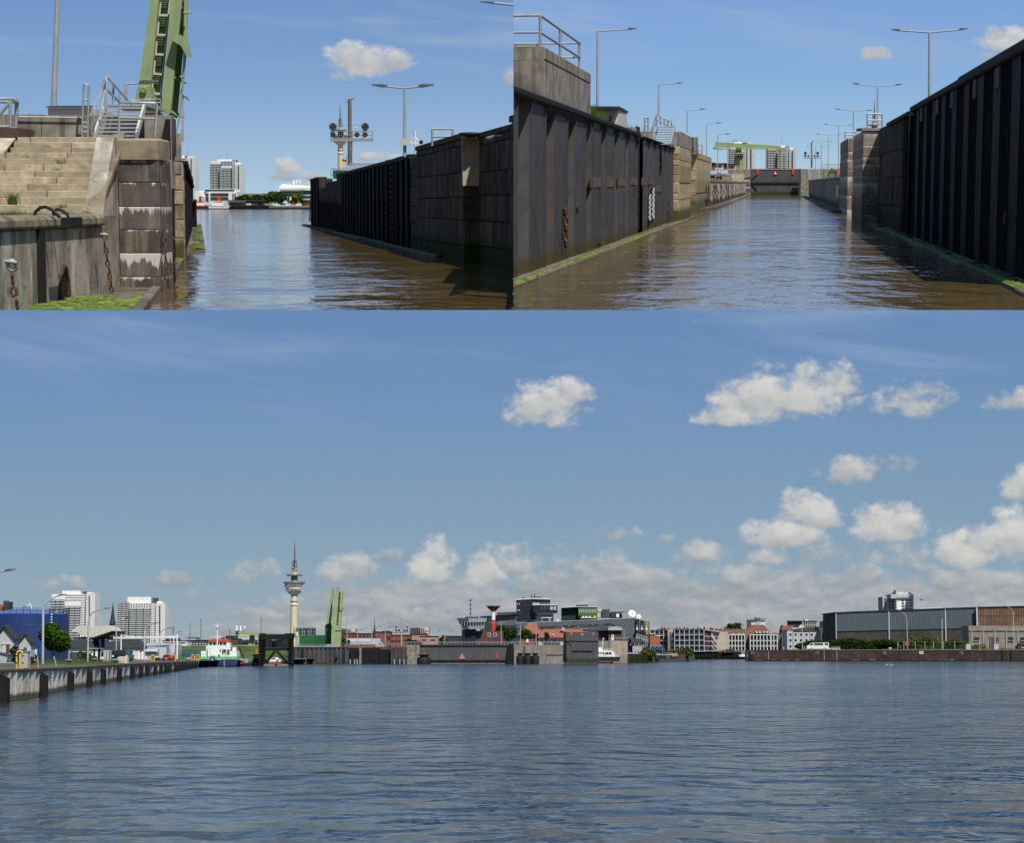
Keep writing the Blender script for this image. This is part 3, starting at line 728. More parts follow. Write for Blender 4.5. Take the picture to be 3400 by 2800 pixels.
# signal gantry
def signal_gantry(Y,k,ox,oy,label):
 """k: size; (ox, oy): foot of the pole"""
 q=lambda x,y:at(ox+(x-1162)*k,oy+(y-545)*k,Y)
 r=k*Y/F
 t=Thing('signal_gantry',label,'signal gantry',q(1162,545))
 t.part('pole',MB().tube([q(1162,545),q(1161,325)],6.2*r,10),mat('pole_brown',(0.20,0.16,0.12),.8,.2)if 'pole_brown' not in bpy.data.materials else bpy.data.materials['pole_brown'])
 mb=MB()
 for s in(-7,7):
  for d in(-5,5):mb.tube([q(1162+s,548)+V((0,d*r,0)),q(1162+s,466)+V((0,d*r,0))],1.1*r,4)
 for i in range(9):y=466+i*9;mb.tube([q(1155,y),q(1169,y+5)],.8*r,4);mb.tube([q(1155,y),q(1169,y)],.8*r,4)
 t.part('lattice',mb,m_galv)
 mb=MB();a,b=q(1098,466),q(1238,456);mb.box(a.x,b.x,Y-7*r,Y+12*r,a.z,b.z);t.part('platform',mb,m_galv)
 mb=MB()
 for x in(1099,1140,1170,1205,1237):
  for d in(-7,12):mb.tube([q(x,458)+V((0,d*r,0)),q(x,432)+V((0,d*r,0))],.9*r,4)
 for y in(432,445):
  for d in(-7,12):mb.tube([q(1099,y)+V((0,d*r,0)),q(1237,y)+V((0,d*r,0))],.9*r,4)
 mb.tube([q(1099,411),q(1226,411)],1.2*r,5);t.part('railing',mb,m_galv)
 m_hd=m_black
 for(x,y,s)in((1106,418,13),(1213,418,13),(1106,443,9),(1213,444,9),(1132,443,9),(1186,444,9)):
  c=q(x,y);mb=MB();S=s*r
  mb.ext([c+V((S*math.cos(a),-9*r,S*math.sin(a)))for a in[math.pi/8+i*math.pi/4 for i in range(8)]],(0,2*r,0))
  h=t.part('signal_head',mb,m_hd)
  for(dx,dz)in((-.4,.35),(.4,.35),(-.4,-.35),(.4,-.35)):
   cc=c+V((dx*S,-9.5*r,dz*S));mb=MB().ext([cc+V((S*.25*math.cos(i*1.047),0,S*.25*math.sin(i*1.047)))for i in range(6)],(0,-1.2*r,0))
   t.part('lens',mb,mat('signal_lens',(.16,.16,.17),.2)if 'signal_lens' not in bpy.data.materials else bpy.data.materials['signal_lens'],parent=h)
 mb=MB().ball(q(1181,420),3*r);t.part('camera_dome',mb,m_white)
 t.part('floodlight',MB().beam(q(1162,328),q(1177,322),4*r,3*r),m_head);t.part('floodlight',MB().beam(q(1146,335),q(1158,334),3*r,2*r),m_head)
signal_gantry(236,1.0,1162,548,'signal gantry of black light heads on a brown pole above the right wall end')
# radio tower behind it
def radio_tower(pl,Y,cx,k,y0,base,label,ymax=None):
 """profile measured on the harbour view: (y, radius) relative to the antenna tip, in sheet units scaled by k"""
 q=lambda y:pl.at(cx,y0+y*k,Y);r=k*Y/F
 t=Thing('radio_tower',label,'radio tower',pl.at(cx,base,Y))
 L=lambda mb,prof,n=20:mb.lathe(V((q(0).x,Y,0)),[(rr*r,q(y).z)for y,rr in prof],n)
 t.part('shaft',L(MB(),[((base-y0)/k,12.5),(160,10.5),(100,10)]),m_yellowc)
 t.part('collar',L(MB(),[(205,13.5),(199,13.5),(199,10),(193,10),(193,13),(190,13)]),m_offw)
 pod=t.part('pod',L(MB(),[(170,12),(166,20),(150,28),(133,31),(133,12)]),m_white)
 t.part('window_band',L(MB(),[(160,25.3),(154,27.6)]),m_glass,parent=pod);t.part('window_band',L(MB(),[(146,29.4),(139,30.9)]),m_glass,parent=pod)
 mb=MB()
 for i in range(36):
  a=i*math.pi/18
  for(ya,ra,yb,rb)in((160,25.6,154,27.9),(146,29.7,139,31.2)):
   c=V((q(0).x,Y,0));mb.beam(c+V((ra*r*math.cos(a),ra*r*math.sin(a),q(ya).z)),c+V((rb*r*math.cos(a),rb*r*math.sin(a),q(yb).z)),1.1*r)
 t.part('mullions',mb,m_white,parent=pod)
 t.part('gallery',L(MB(),[(134,34.5),(131,35),(128,34.5),(128,10)]),m_conc)
 t.part('neck',L(MB(),[(130,11),(112,11),(100,8.5),(82,9)]),m_conc)
 t.part('upper_gallery',L(MB(),[(110,24),(107,25),(105,25),(105,9)]),m_conc)
 mb=MB();c=V((q(0).x,Y,0))
 mb.tube([c+V((0,0,q(105).z)),c+V((0,0,q(58).z))],3.4*r,6,r1=2.6*r);mb.tube([c+V((0,0,q(60).z)),c+V((0,0,q(28).z))],2.0*r,6);mb.tube([c+V((0,0,q(30).z)),c+V((0,0,q(0).z))],1.2*r,5,r1=.5*r)
 for i in range(10):
  y=60+i*4.5;rr=9 if y>70 else 6
  for a in(0,1.57):mb.tube([c+V((-rr*r*math.cos(a),-rr*r*math.sin(a),q(y).z)),c+V((rr*r*math.cos(a),rr*r*math.sin(a),q(y).z))],.7*r,4)
 for a in range(4):
  x,yy=8*r*math.cos(a*1.57+.8),8*r*math.sin(a*1.57+.8);mb.tube([c+V((x,yy,q(104).z)),c+V((x,yy,q(62).z))],.7*r,4)
 for i in range(8):y=10+i*6;mb.tube([c+V((-2.4*r,0,q(y).z)),c+V((2.4*r,0,q(y).z))],.6*r,4)
 t.part('antenna',mb,mat('antenna_grey',(.09,.09,.10),.7)if 'antenna_grey' not in bpy.data.materials else bpy.data.materials['antenna_grey'])
 mb=MB()
 for(x,y)in((-6,96),(5,98),(7,88),(-7,82),(4,76)):mb.ball(c+V((x*r,-6*r,q(y).z)),2.6*r,8)
 t.part('dish_antenna',mb,m_offw)
radio_tower(LEFT,900,1129,.80,345,600,'round radio tower with cream shaft partly hidden by the signal gantry')
t=Thing('flag','small black, red and gold flag beside the radio tower shaft','flag',at(1151,560,250))
t.part('pole',MB().tube([at(1151,560,250),at(1151,518,250)],.05,5),m_galv)
for i,c in enumerate(((.02,.02,.02),(.6,.03,.03),(.75,.5,.04))):
 t.part('stripe',MB().ext([at(1136,529+i*3-1,250),at(1150,531+i*3,250),at(1150,534+i*3,250),at(1136,532+i*3-1,250)],(0,.03,0)),mat('flag_cloth',c,.9))
t=Thing('rope_ladder','thin ladder hanging from the far corner of the right wall','ladder',at(1030,736,u_end and 236))
mb=MB()
for d in(-2.2,2.2):mb.tube([at(1034+d,640,238),at(1029+d,735,238)],.05,4)
t.part('stringer',mb,m_rust)
for i in range(18):t.part('rung',MB().beam(at(1031.6-i*.29,642+i*5.2,238),at(1036.2-i*.29,642+i*5.2,238),.06),m_rust)
# ---- left side: quay, steps, pier
XL=-11.35
fl=Frame((XL,40),(0,1),(1,0))
t=Thing('quay_wall','stained low quay wall with rounded coping at lower left','quay wall',(XL,40,0))
us=[-5,-1.2,3.0,7.3,11.2,15.5]
for a,b in zip(us,us[1:]):
 for z0,z1 in((-.4,1.93),):
  mb=MB();fl.block(mb,a+.02,b-.02,-1.2,0,z0,z1,.03);t.part('wall_panel',mb,m_stain2)
for a,b in zip(us,us[1:]):
 mb=MB();q=lambda w,z:(w,z)
 prof=[(-.9,1.94),(.10,1.94),(.13,2.0),(.12,2.14),(.04,2.22),(-.12,2.25),(-.9,2.25)]
 mb.grid([[fl.p(a+.02,w,z)for w,z in prof],[fl.p(b-.02,w,z)for w,z in prof]],0,False);t.part('coping_stone',mb,m_cope)
mb=MB();fl.box(mb,15.5,19.5,-1.2,0.0,-.4,2.2);t.part('wall_panel',mb,m_stain2)
# flank wall up to the pier, with slanted coping
mb=MB();mb.ext([(XL,55.5,2.2),(XL,58,2.2),(XL,58,4.42),(XL,57.6,4.42)],(-.5,0,0));t.part('flank_panel',mb,m_stain2)
gy=[(.0,55.5)];
t2=Thing('stone_steps','broad pale sandstone steps with weeds in the joints','steps',(-16,55.5,2.2))
tops=[703,679,655,632,609,588,566.5,545,524.5,506,489.6,472,455]
joints=[(),(130,),(65,),(155,),(92,),(188,),(115,320),(14,143),(215,),(222,),(235,),(236,),(100,)]
for i,y in enumerate(tops):
 Y=55.5+.33*i;z1=Z(200,y,Y);z0=Z(200,tops[i-1],Y)-.02 if i else 2.1
 xr=262+(361-262)*i/12.0;xl=-60 if i<9 else(20+(i-9)*12)
 xs=[xl]+list(joints[i])+[xr+14]
 for a,b in zip(xs,xs[1:]):
  A,B=at(a,y,Y).x,at(b,y,Y).x;mb=MB();f2=Frame((0,Y),(1,0),(0,-1));o=rng.uniform(-.012,.02)
  f2.block(mb,A+.012,B-.012,-.6,o,z0+.008,z1+rng.uniform(-.008,.006),.018);t2.part('step_stone',mb,m_step)
# slanted side coping in lengths, and the kerb at upper left
cp=[(271,704,343,740),(286,663,352,655),(310,590,376,588),(330,541,395,545),(350,490,405,500),(366,455,414,457)]
for i,(a,b)in enumerate(zip(cp,cp[1:])):
 Ya,Yb=55.3+i*.75,55.3+(i+1)*.75-.03
 pa=[at(a[0],a[1],Ya),at(a[2],a[3]-20,Ya),at(a[2],a[3],Ya),at(a[0],a[1]+40,Ya)];pb=[at(b[0],b[1],Yb),at(b[2],b[3]-20,Yb),at(b[2],b[3],Yb),at(b[0],b[1]+40,Yb)]
 pa[0].z+=.07;pb[0].z+=.07
 t2.part('side_coping',MB().grid([pa,pb],0,False),m_cope)
t2.part('side_coping',MB().grid([[at(-60,520,58.2),at(12,508,58.2),at(12,540,58.2),at(-60,560,58.2)],[at(-40,456,59.6),at(52,458,59.6),at(40,500,59.6),at(-40,520,59.6)]],0,False),m_step)
# pier
t=Thing('lock_pier','tall pier of dark stone courses streaked white, beside the steps','pier',(-10.8,58,0))
fp=Frame((at(400,955,58).x,58),(1,0),(0,-1));wd=at(535,955,58).x-at(400,955,58).x
ys=[970,920,841,763,686,606,530]
for a,b in zip(ys,ys[1:]):
 mb=MB();fp.block(mb,0,wd,-2.0,rng.uniform(-.01,.015),Z(470,a,58)+.006,Z(470,b,58)-.006,.018);t.part('stone',mb,m_stain)
mb=MB();zc0,zc1=Z(470,530,58),Z(470,459,58);pts=[]
x0,x1=fp.p(0,0,0).x-.02,fp.p(wd,0,0).x+.06
outl=[(x0,60.0),(x0,57.92),(x1-.25,57.92),(x1-.06,58.0),(x1+.0,58.2),(x1-.08,60.0)]
mb.grid([[(x,y,zc0)for x,y in outl],[(x,y,zc1-.06)for x,y in outl],[(x-(.05 if x>-11 else-.05),y+(.05 if y<59 else 0),zc1)for x,y in outl]],0,False);t.part('capstone',mb,m_cope)
# far cheeks of the pier along the gate slot
xs0=fp.p(wd,0,0).x
mb=MB();mb.ext([(xs0+.0,59.4,-.3),(at(575,900,61).x,61,-.3),(at(575,900,61).x-1,61,-.3),(xs0-1,59.4,-.3)],(0,0,4.15));t.part('gate_cheek',mb,m_stain)
mb=MB();mb.ext([(at(573,900,61.5).x,61.5,-.3),(at(583,900,66).x,66,-.3),(at(583,900,66).x-.15,66,-.3),(at(573,900,61.5).x-.15,61.5,-.3)],(0,0,5.4));t.part('steel_guide',mb,m_pile)
# second pier and the lock wall going away
t=Thing('lock_pier','slim mossy pier at the lock mouth, right of the chains','pier',at(595,866,89))
mtls=m_quoin;ysb=[880,790,730,680,632,580,537,440]
x0,x1=at(582,800,89).x,at(610,800,89).x
for i,(a,b)in enumerate(zip(ysb,ysb[1:])):
 za,zb=Z(595,a,89)+.012,Z(595,b,89)-.012;o=rng.uniform(-.02,.02);e=0 if i<5 else .03
 q=lambda x,y,c:[(x0-.02+c,y,za+c),(x1-e-c,y,za+c),(x1-e-c,y,zb-c),(x0-.02+c,y,zb-c)]
 mb=MB().grid([[V(p)+V((-.9,5.5,0))for p in q(0,89,0)],q(0,89.03+o,0),q(0,89+o,.03)],0,False);t.part('stone',mb,m_quoin if i<5 else m_conc)
fw=Frame((at(612,850,96).x,96),(-.1556,1),(1,0));
t=Thing('lock_wall','left lock wall of dark piles running out to the river','lock wall',fw.p(0,0,0))
masonry(t,fw,-2,10,0,-.3,4.5,1.0,6,m_stain2,back=-1)
sheet_piles(t,fw,10,158,7,.35,-.3,4.6,m_pile)
mb=MB();fw.box(mb,10,158,-2,.2,4.6,4.8);t.part('cap_beam',mb,m_pile)
mb=MB();fw.box(mb,120,158,-.4,.5,2.9,3.1);fw.box(mb,120,158,-.3,.1,4.9,5.6);t.part('waling',mb,m_rust)
for i in range(9):mb=MB();fw.box(mb,122+i*4,122.6+i*4,.0,.45,0,3);t.part('fender_pile',mb,m_pile)
ledge(P,fw,12,150,0,1.0,.1,'weathered timber ledge below the piles at the left lock mouth',10)
# platform at the foot of the pier
t=Thing('timber_platform','mossy plank platform with a heavy edge beam at the pier foot','timber platform',(-10,50,0))
edge=lambda Y:-8.72-.1438*(Y-48)
for i in range(14):
 Y0=44+i*1.02;mb=MB();x1=edge(Y0+.5)-.28
 mb.grid([[(XL+.03,Y0+.02,-.1),(x1,Y0+.02,-.1),(x1,Y0+.98,-.1),(XL+.03,Y0+.98,-.1)],[(XL+.03,Y0+.03,.12+rng.uniform(-.02,.02)),(x1,Y0+.03,.12),(x1,Y0+.97,.12),(XL+.03,Y0+.97,.12+rng.uniform(-.02,.02))]],0,False)
 t.part('plank',mb,m_plank)
for(a,b)in((44,50.5),(50.6,54.6),(54.7,59.6)):
 mb=MB();mb.grid([[(edge(a),a,-.3),(edge(a)-.26,a,-.3),(edge(a)-.26,a,.17),(edge(a)-.02,a,.15)],[(edge(b),b,-.3),(edge(b)-.26,b,-.3),(edge(b)-.26,b,.17),(edge(b)-.02,b,.15)]],0,False);t.part('edge_beam',mb,m_plank)
mb=MB()
for i in range(420):
 Y=45+7.4*rng.random()**1.3;x=rng.uniform(XL+.05,edge(Y)-.3);s=rng.uniform(.05,.17);n=6
 if rng.random()<(Y-46)/12:continue
 o=[rng.uniform(.6,1.2)for k in range(n)];a0=rng.uniform(0,3);ring=lambda f,z:[(x+s*f*o[k]*math.cos(a0+k*1.047),Y+2.2*s*f*o[k]*math.sin(a0+k*1.047),z)for k in range(n)]
 mb.grid([ring(1,.12),ring(.8,.135+s*.08),ring(.3,.14+s*.16)],0,True)
t.part('moss',mb,m_moss,stuff=True)
ledge(P,Frame((edge(66),66),(-.1438,1),(1,0)),-2,24,-.5,0.1,.08,'short mossy timber fender beside the second pier',3)
# chains hanging on the walls
def wall_chain(p0,p1,link,r,label,shackle=False):
 t=Thing('mooring_chain',label,'chain',p1);mb=MB();chain(mb,p0,p1,link,r);t.part('links',mb,m_rust)
 if shackle:
  mb=MB();q=V(p0)+V((0,0,link*.9));mb.ring(q,link*.7,r*1.15,(0,1,.2),10,6,0,math.pi*.15-math.pi/2-1.2,math.pi*1.2,.75)
  mb.tube([q+V((-link*.8,-.05,link*.55)),q+V((link*.75,-.05,link*.35))],r*1.2,6);t.part('shackle',mb,m_galv)
wall_chain(at(40,905,43.2),at(58,1032,43.2),.17,.038,'thick rusty chain with a grey shackle at the lower left corner',True)
wall_chain(at(348,800,54.2),at(377,992,54.2),.13,.026,'rusty chain hanging left of the dark pier onto the platform',True)
wall_chain(at(540,762,58.0),at(557,950,57.6),.14,.027,'rusty chain hanging down the right edge of the dark pier')
wall_chain(at(572,770,62),at(575,905,62),.14,.024,'thin rusty chain hanging inside the gate slot')
t=Thing('mooring_ring_recess','rusty oval recess in the low quay wall','mooring recess',at(262,1000,50.6))
mb=MB();c=V((XL+.01,50.6,.12));mb.tube([c+V((0.02,.52*math.cos(a),.95*math.sin(a)-.1))for a in[i*.3142 for i in range(21)]],.07,6);t.part('rim',mb,m_rust)
mb=MB().face([c+V((.012,.5*math.cos(a),.93*math.sin(a)-.1))for a in[i*.3142 for i in range(20)]]);t.part('hollow',mb,m_black)
# black loop handles over the coping ladder
t=Thing('grab_loops','pair of curved black grab loops on the coping','grab handles',at(170,735,48))
for(pts,Y)in(([(112,722),(118,703),(132,690),(150,686),(170,694),(190,712),(200,722)],48.4),([(180,716),(176,700),(188,694),(205,698),(222,710),(228,724)],49.3)):
 t.part('loop',MB().tube([at(a,b,Y)for a,b in pts],.042,8),m_black)
t.part('foot_plate',MB().box(at(205,740,48.2).x,at(238,740,48.2).x,48.1,49.4,1.98,2.2),m_black)
t.part('ladder_rail',MB().box(XL+.02,XL+.1,47.9,48.4,-.2,1.98),m_black)
# turf behind the coping, and the terrace above
mb=MB().box(-24,XL-.5,34,56,1.2,2.19);struct('quay_ground',mb,m_grass)
mb=MB().box(-40,-11.4,59.8,63,1.5,Z(200,468,60));mb.prism([(-70,62.9),(-12.5,62.9),(-19.5,104),(-70,104)],1.5,4.0);struct('terrace',mb,m_conc)
rg=random.Random(5);mb=MB()
for(x,y,n,h)in((15,700,160,22),(45,700,120,34),(90,705,140,18),(215,702,110,24),(250,706,110,16),(130,705,100,13),(200,706,100,13),(170,706,100,12),(300,706,40,10)):
 weeds(mb,V((at(x,y,54).x,54,2.19)),n,h*54/F,(.26,.8),rg)
solo('weeds',mb,m_leafl,'tufts of grass and weeds growing along the foot of the steps','weeds',kind='stuff')
for k,(x,y,n,h,Y)in enumerate(((45,680,130,50,55.3),(88,524,60,14,57.6),(202,545,30,26,57.3),(187,566,46,15,57.1),(163,489,46,13,58.2),(310,545,26,12,57.4),(212,690,60,20,55.3),(128,680,14,10,55.4))):
 mb=MB();p=at(x,y,Y);weeds(mb,V((p.x,Y-.12,p.z)),n,h*Y/F,(.10,.05),rg)
 solo('weed_tuft',mb,m_leafl,['tall weed at the left foot of the steps','broad-leaved weed on an upper step','grass blades in a joint near the top steps','green tuft at a stone joint in mid steps','small dark plant on the second highest step','fine grass on the steps beside the coping','leafy weed in front of the lowest step','tiny weed on the lowest step'][k],'weed',group='weeds on the stone steps')
# parapet, hut, blocks, lamps
t=Thing('parapet_wall','grey-brown concrete parapet above the steps','parapet',at(140,455,64))
xs=[-60,22,138,272,300,470]
for a,b in zip(xs,xs[1:]):
 A,B=at(a,455,64).x,at(b,455,64).x;mb=MB().box(A+.01,B-.01,64,65,4.0,Z(140,379 if b<250 else 384,64));t.part('wall_panel',mb,m_conc)
mb=MB().tube([at(60,387,63.9),at(275,390,63.9)],.025,6);t.part('cable_pipe',mb,m_offw)
t=Thing('concrete_block','tall concrete block under the green bridge leaf','concrete block',at(530,560,62))
mb=MB();a,b=at(479,382,62),at(571,560,62);mb.box(a.x,b.x,62,62.6,b.z-.6,a.z);t.part('body',mb,m_conc)
mb=MB().box(b.x+.004,b.x+.05,62.1,62.6,4.0,a.z-.1);t.part('steel_facing',mb,m_gate)
t=Thing('hut','low off-white hut with overhanging flat dark roof behind the parapet','hut',at(225,380,72))
t.part('wall',pbox(P,160,300,358,395,72,4),m_offw);t.part('roof',MB().grid([[at(150,353,71.85),at(296,353,71.85),at(303,357,71.85),at(158,357,71.85)],[at(172,350,77),at(318,350,77),at(322,354,77),at(178,354,77)]],0,False),m_slate)
lamp_post(P,178,352,-40,76,[(120,-60)],.1,'tall pale lamp pole rising out of frame behind the hut',topx=192)
lamp_post(P,418,350,278,70,[[(500,273),(528,271)]],.055,'small one-armed lamp in front of the green bridge leaf',head=.9)
lamp_post(P,607,470,316,92,[(602,312)],.05,'thin lamp right of the green bridge leaf',head=.6)
# metal stairs and handrails
t=Thing('metal_stairs','galvanised steel stairs with tubular handrails up to the bridge','stairs',at(390,455,60))
for i in range(8):
 y=449-i*13.2;Y=60.2+i*.28;a,b=at(320+i*3.8,y,Y),at(455+i*2.6,y,Y)
 mb=MB().box(a.x,b.x,Y,Y+.3,a.z-.02,a.z+.02);mb.box(a.x,b.x,Y-.03,Y,a.z-.045,a.z+.02);t.part('tread',mb,m_galv)
for(xa,ya,xb,yb)in((313,455,350,350),(452,455,481,349)):
 A,B=at(xa,ya,60),at(xb,yb,62.4);t.part('stringer',MB().beam(A,B,.06,.26),m_offw)
t.part('landing',MB().box(at(352,347,62.4).x,at(482,347,62.4).x,62.4,66,Z(400,352,62.4),Z(400,346,62.4)),m_galv)
R=lambda pts,r=.04:t.part('handrail',MB().tube([at(*p)for p in pts],r,7),m_galv)
R([(312,455,60),(312,352,60),(348,268,62),(346,352,62)]);R([(330,400,60.8),(348,300,62)]);R([(350,352,62.3),(352,254,62.3),(357,254,62.3),(436,346,66)]);R([(353,296,62.3),(400,342,65)])
R([(376,345,63.5),(376,280,63.5)]);R([(398,345,65),(398,305,65)]);R([(394,452,59.8),(397,342,59.8),(402,338,59.8),(512,341,59.8),(520,346,59.8),(515,455,59.8)]);R([(396,390,59.8),(516,394,59.8)])
t=Thing('ladder','short steel ladder with tall hoops on the parapet','ladder',at(282,455,63))
for x in(274,291):t.part('stringer',MB().tube([at(x-(2 if x<280 else 0),455 if x<280 else 455,63.4),at(x+4,281,63.4)],.035,6),m_galv)
t.part('hoop',MB().tube([at(278,281,63.4),at(282,277,63.4),at(294,284,63.4),at(294,290,63.4)],.035,6),m_galv)
for y in(330,406,421,437):t.part('rung',MB().tube([at(275,y,63.4),at(293,y+2,63.4)],.03,6),m_galv)
t=Thing('guard_rail','tubular guard rail on a concrete box at the far left','guard rail',at(30,430,62))
for pts in([(-40,328,62),(38,327,62),(58,338,63),(58,380,63)],[(-40,338,63),(55,338,63)],[(0,378,62),(34,338,62)],[(-40,420,62),(30,420,62),(50,428,63)]):t.part('rail',MB().tube([at(*p)for p in pts],.05,6),m_galv)
for x,Y in((34,62),(53,63)):t.part('post',MB().tube([at(x,428,Y),at(x,328,Y)],.05,6),m_galv)
t.part('kerb',pbox(P,-60,62,424,456,61.2,2),m_brickd)
# raised bascule leaf
t=Thing('bascule_bridge','pale green raised bascule bridge leaf at the lock side','bridge',at(530,390,75))
mb=MB();mb.grid([[at(453,330,75),at(497,330,75),at(505,330,77),at(460,330,77)],[at(503,-25,75),at(529,-25,75),at(540,-25,77),at(512,-25,77)]],0,False);t.part('girder',mb,m_green)
mb=MB();mb.ext([at(446,372,74.6),at(450,316,74.6),at(457,288,74.6),at(496,286,74.6),at(503,320,74.6),at(503,372,74.6)],(0,2.4,0));base=t.part('bearing',mb,m_green)
mb=MB();c=at(476,297,74.5);mb.ring(c,9*74/F,.03,(0,1,0),16,6);mb.ring(c,6*74/F,.03,(0,1,0),12,5);t.part('pivot_ring',mb,m_green,parent=base)
mb=MB();mb.ext([at(534,376,75),at(566,376,75),at(606,-20,75),at(570,-20,75)],(0,.25,0));t.part('girder',mb,m_green)
# stiffener ribs in front of the deck underside, and the outer flange
fl_in=lambda y:(566+(606-566)*(376-y)/396,592+(622-592)*(385-y)/385)
mb=MB();mb.ext([at(560,380,76.6),at(586,392,76.6),at(622,-20,76.6),at(600,-20,76.6)],(0,.2,0));t.part('deck_plate',mb,m_green)
for y in(20,130,255,370):
 a,b=fl_in(y);mb=MB();mb.ext([at(a-6,y-8,75),at(b-4,y+12,75.2),at(b-4,y+16,75.2),at(a-6,y-3,75)],(0,1.6,0));t.part('stiffener',mb,m_green)
mb=MB();mb.grid([[at(584,440,75),at(588,440,75),at(588,440,76.8),at(584,440,76.8)],[at(592,396,75),at(597,392,75),at(598,392,76.8),at(592,396,76.8)],[at(608,200,75),at(618,190,75),at(619,190,76.8),at(609,200,76.8)],[at(612,-20,75),at(624,-20,75),at(626,-20,76.8),at(613,-20,76.8)]],0,False);t.part('flange',mb,m_green)
mb=MB();mb.ext([at(566,128,74.5),at(572,112,74.5),at(600,114,74.5),at(618,185,74.5),at(600,150,74.5),at(572,134,74.5)],(0,1.5,0));t.part('lug',mb,m_green)
for y in(42,255):t.part('pipe_stub',MB().tube([at(598+(12 if y<100 else 0),y,74.7),at(612+(12 if y<100 else 0),y,74.7)],.05,6),m_pale)
mb=MB();n=44
la=lambda f:(503+(536-503)*f,318-340*f);lb=lambda f:(533+(566-533)*f,322-344*f)
for f0,f1 in(((la(0)),la(1)),(lb(0),lb(1))):mb.tube([at(*f0,75.6),at(*f1,75.6)],.045,5)
lad=t.part('ladder',mb,m_offw)
for i in range(6):
 f=.03+i*.19;t.part('crossbar',MB().beam(at(*la(f),75.5),at(*lb(f),75.5),.08),m_offw,parent=lad)
mb=MB()
for i in range(n):f=(i+.5)/n;mb.box(at(*la(f),75.7).x,at(*lb(f),75.7).x,75.7,75.72,at(*la(f),75.7).z-.008,at(*la(f),75.7).z+.008)
t.part('rungs',mb,m_greend,parent=lad,stuff=True)
mb=MB();mb.grid([[at(500,320,75.78),at(536,322,75.78)],[at(534,-22,75.78),at(567,-22,75.78)]],0,False,closed=False);t.part('ladder_back',mb,m_green)
mb=MB()
for pts in([(436,333),(462,333),(462,350)],[(468,330),(532,328),(532,372)],[(490,372),(490,336)],[(512,370),(512,330)],[(505,340),(532,340)],[(505,356),(532,356)]):mb.tube([at(a,b,73.5)for a,b in pts],.03,5)
t.part('gangway_rail',mb,m_galv)
# ---- far bank of the river
YF=1180.0
def far(name,label,cat,px,py,Y,group=None):return Thing(name,label,cat,P.at(px,py,Y),group)
yb=694
mb=MB();a,b=P.at(560,690,1200),P.at(1120,690,1200);mb.box(a.x-100,b.x+200,1200,2450,-2,1.4);struct('far_bank',mb,m_grass)
t=far('quay_wall','long grey far quay wall with fender piles','quay wall',830,yb,1195)
t.part('wall',MB().box(P.at(600,690,1195).x,P.at(905,690,1195).x,1195,1202,-1,Z(800,681,1195)),m_concd)
mb=MB()
for i in range(38):x=P.at(762+i*3.8,690,1194).x;mb.box(x-.18,x+.18,1193.6,1195,-.5,Z(800,682,1195))
t.part('fender_piles',mb,m_pile,stuff=True)
t=far('quay_wall','pale timber-faced far quay on the right','quay wall',970,yb,1175)
t.part('wall',MB().box(P.at(894,690,1175).x,P.at(1045,690,1175).x,1175,1202,-1,Z(960,684,1175)),m_pale)
mb=MB()
for i in range(36):x=P.at(896+i*4,690,1174).x;mb.box(x-.2,x+.2,1173.6,1175,-.5,Z(960,687,1175))
t.part('fender_piles',mb,m_pile,stuff=True)
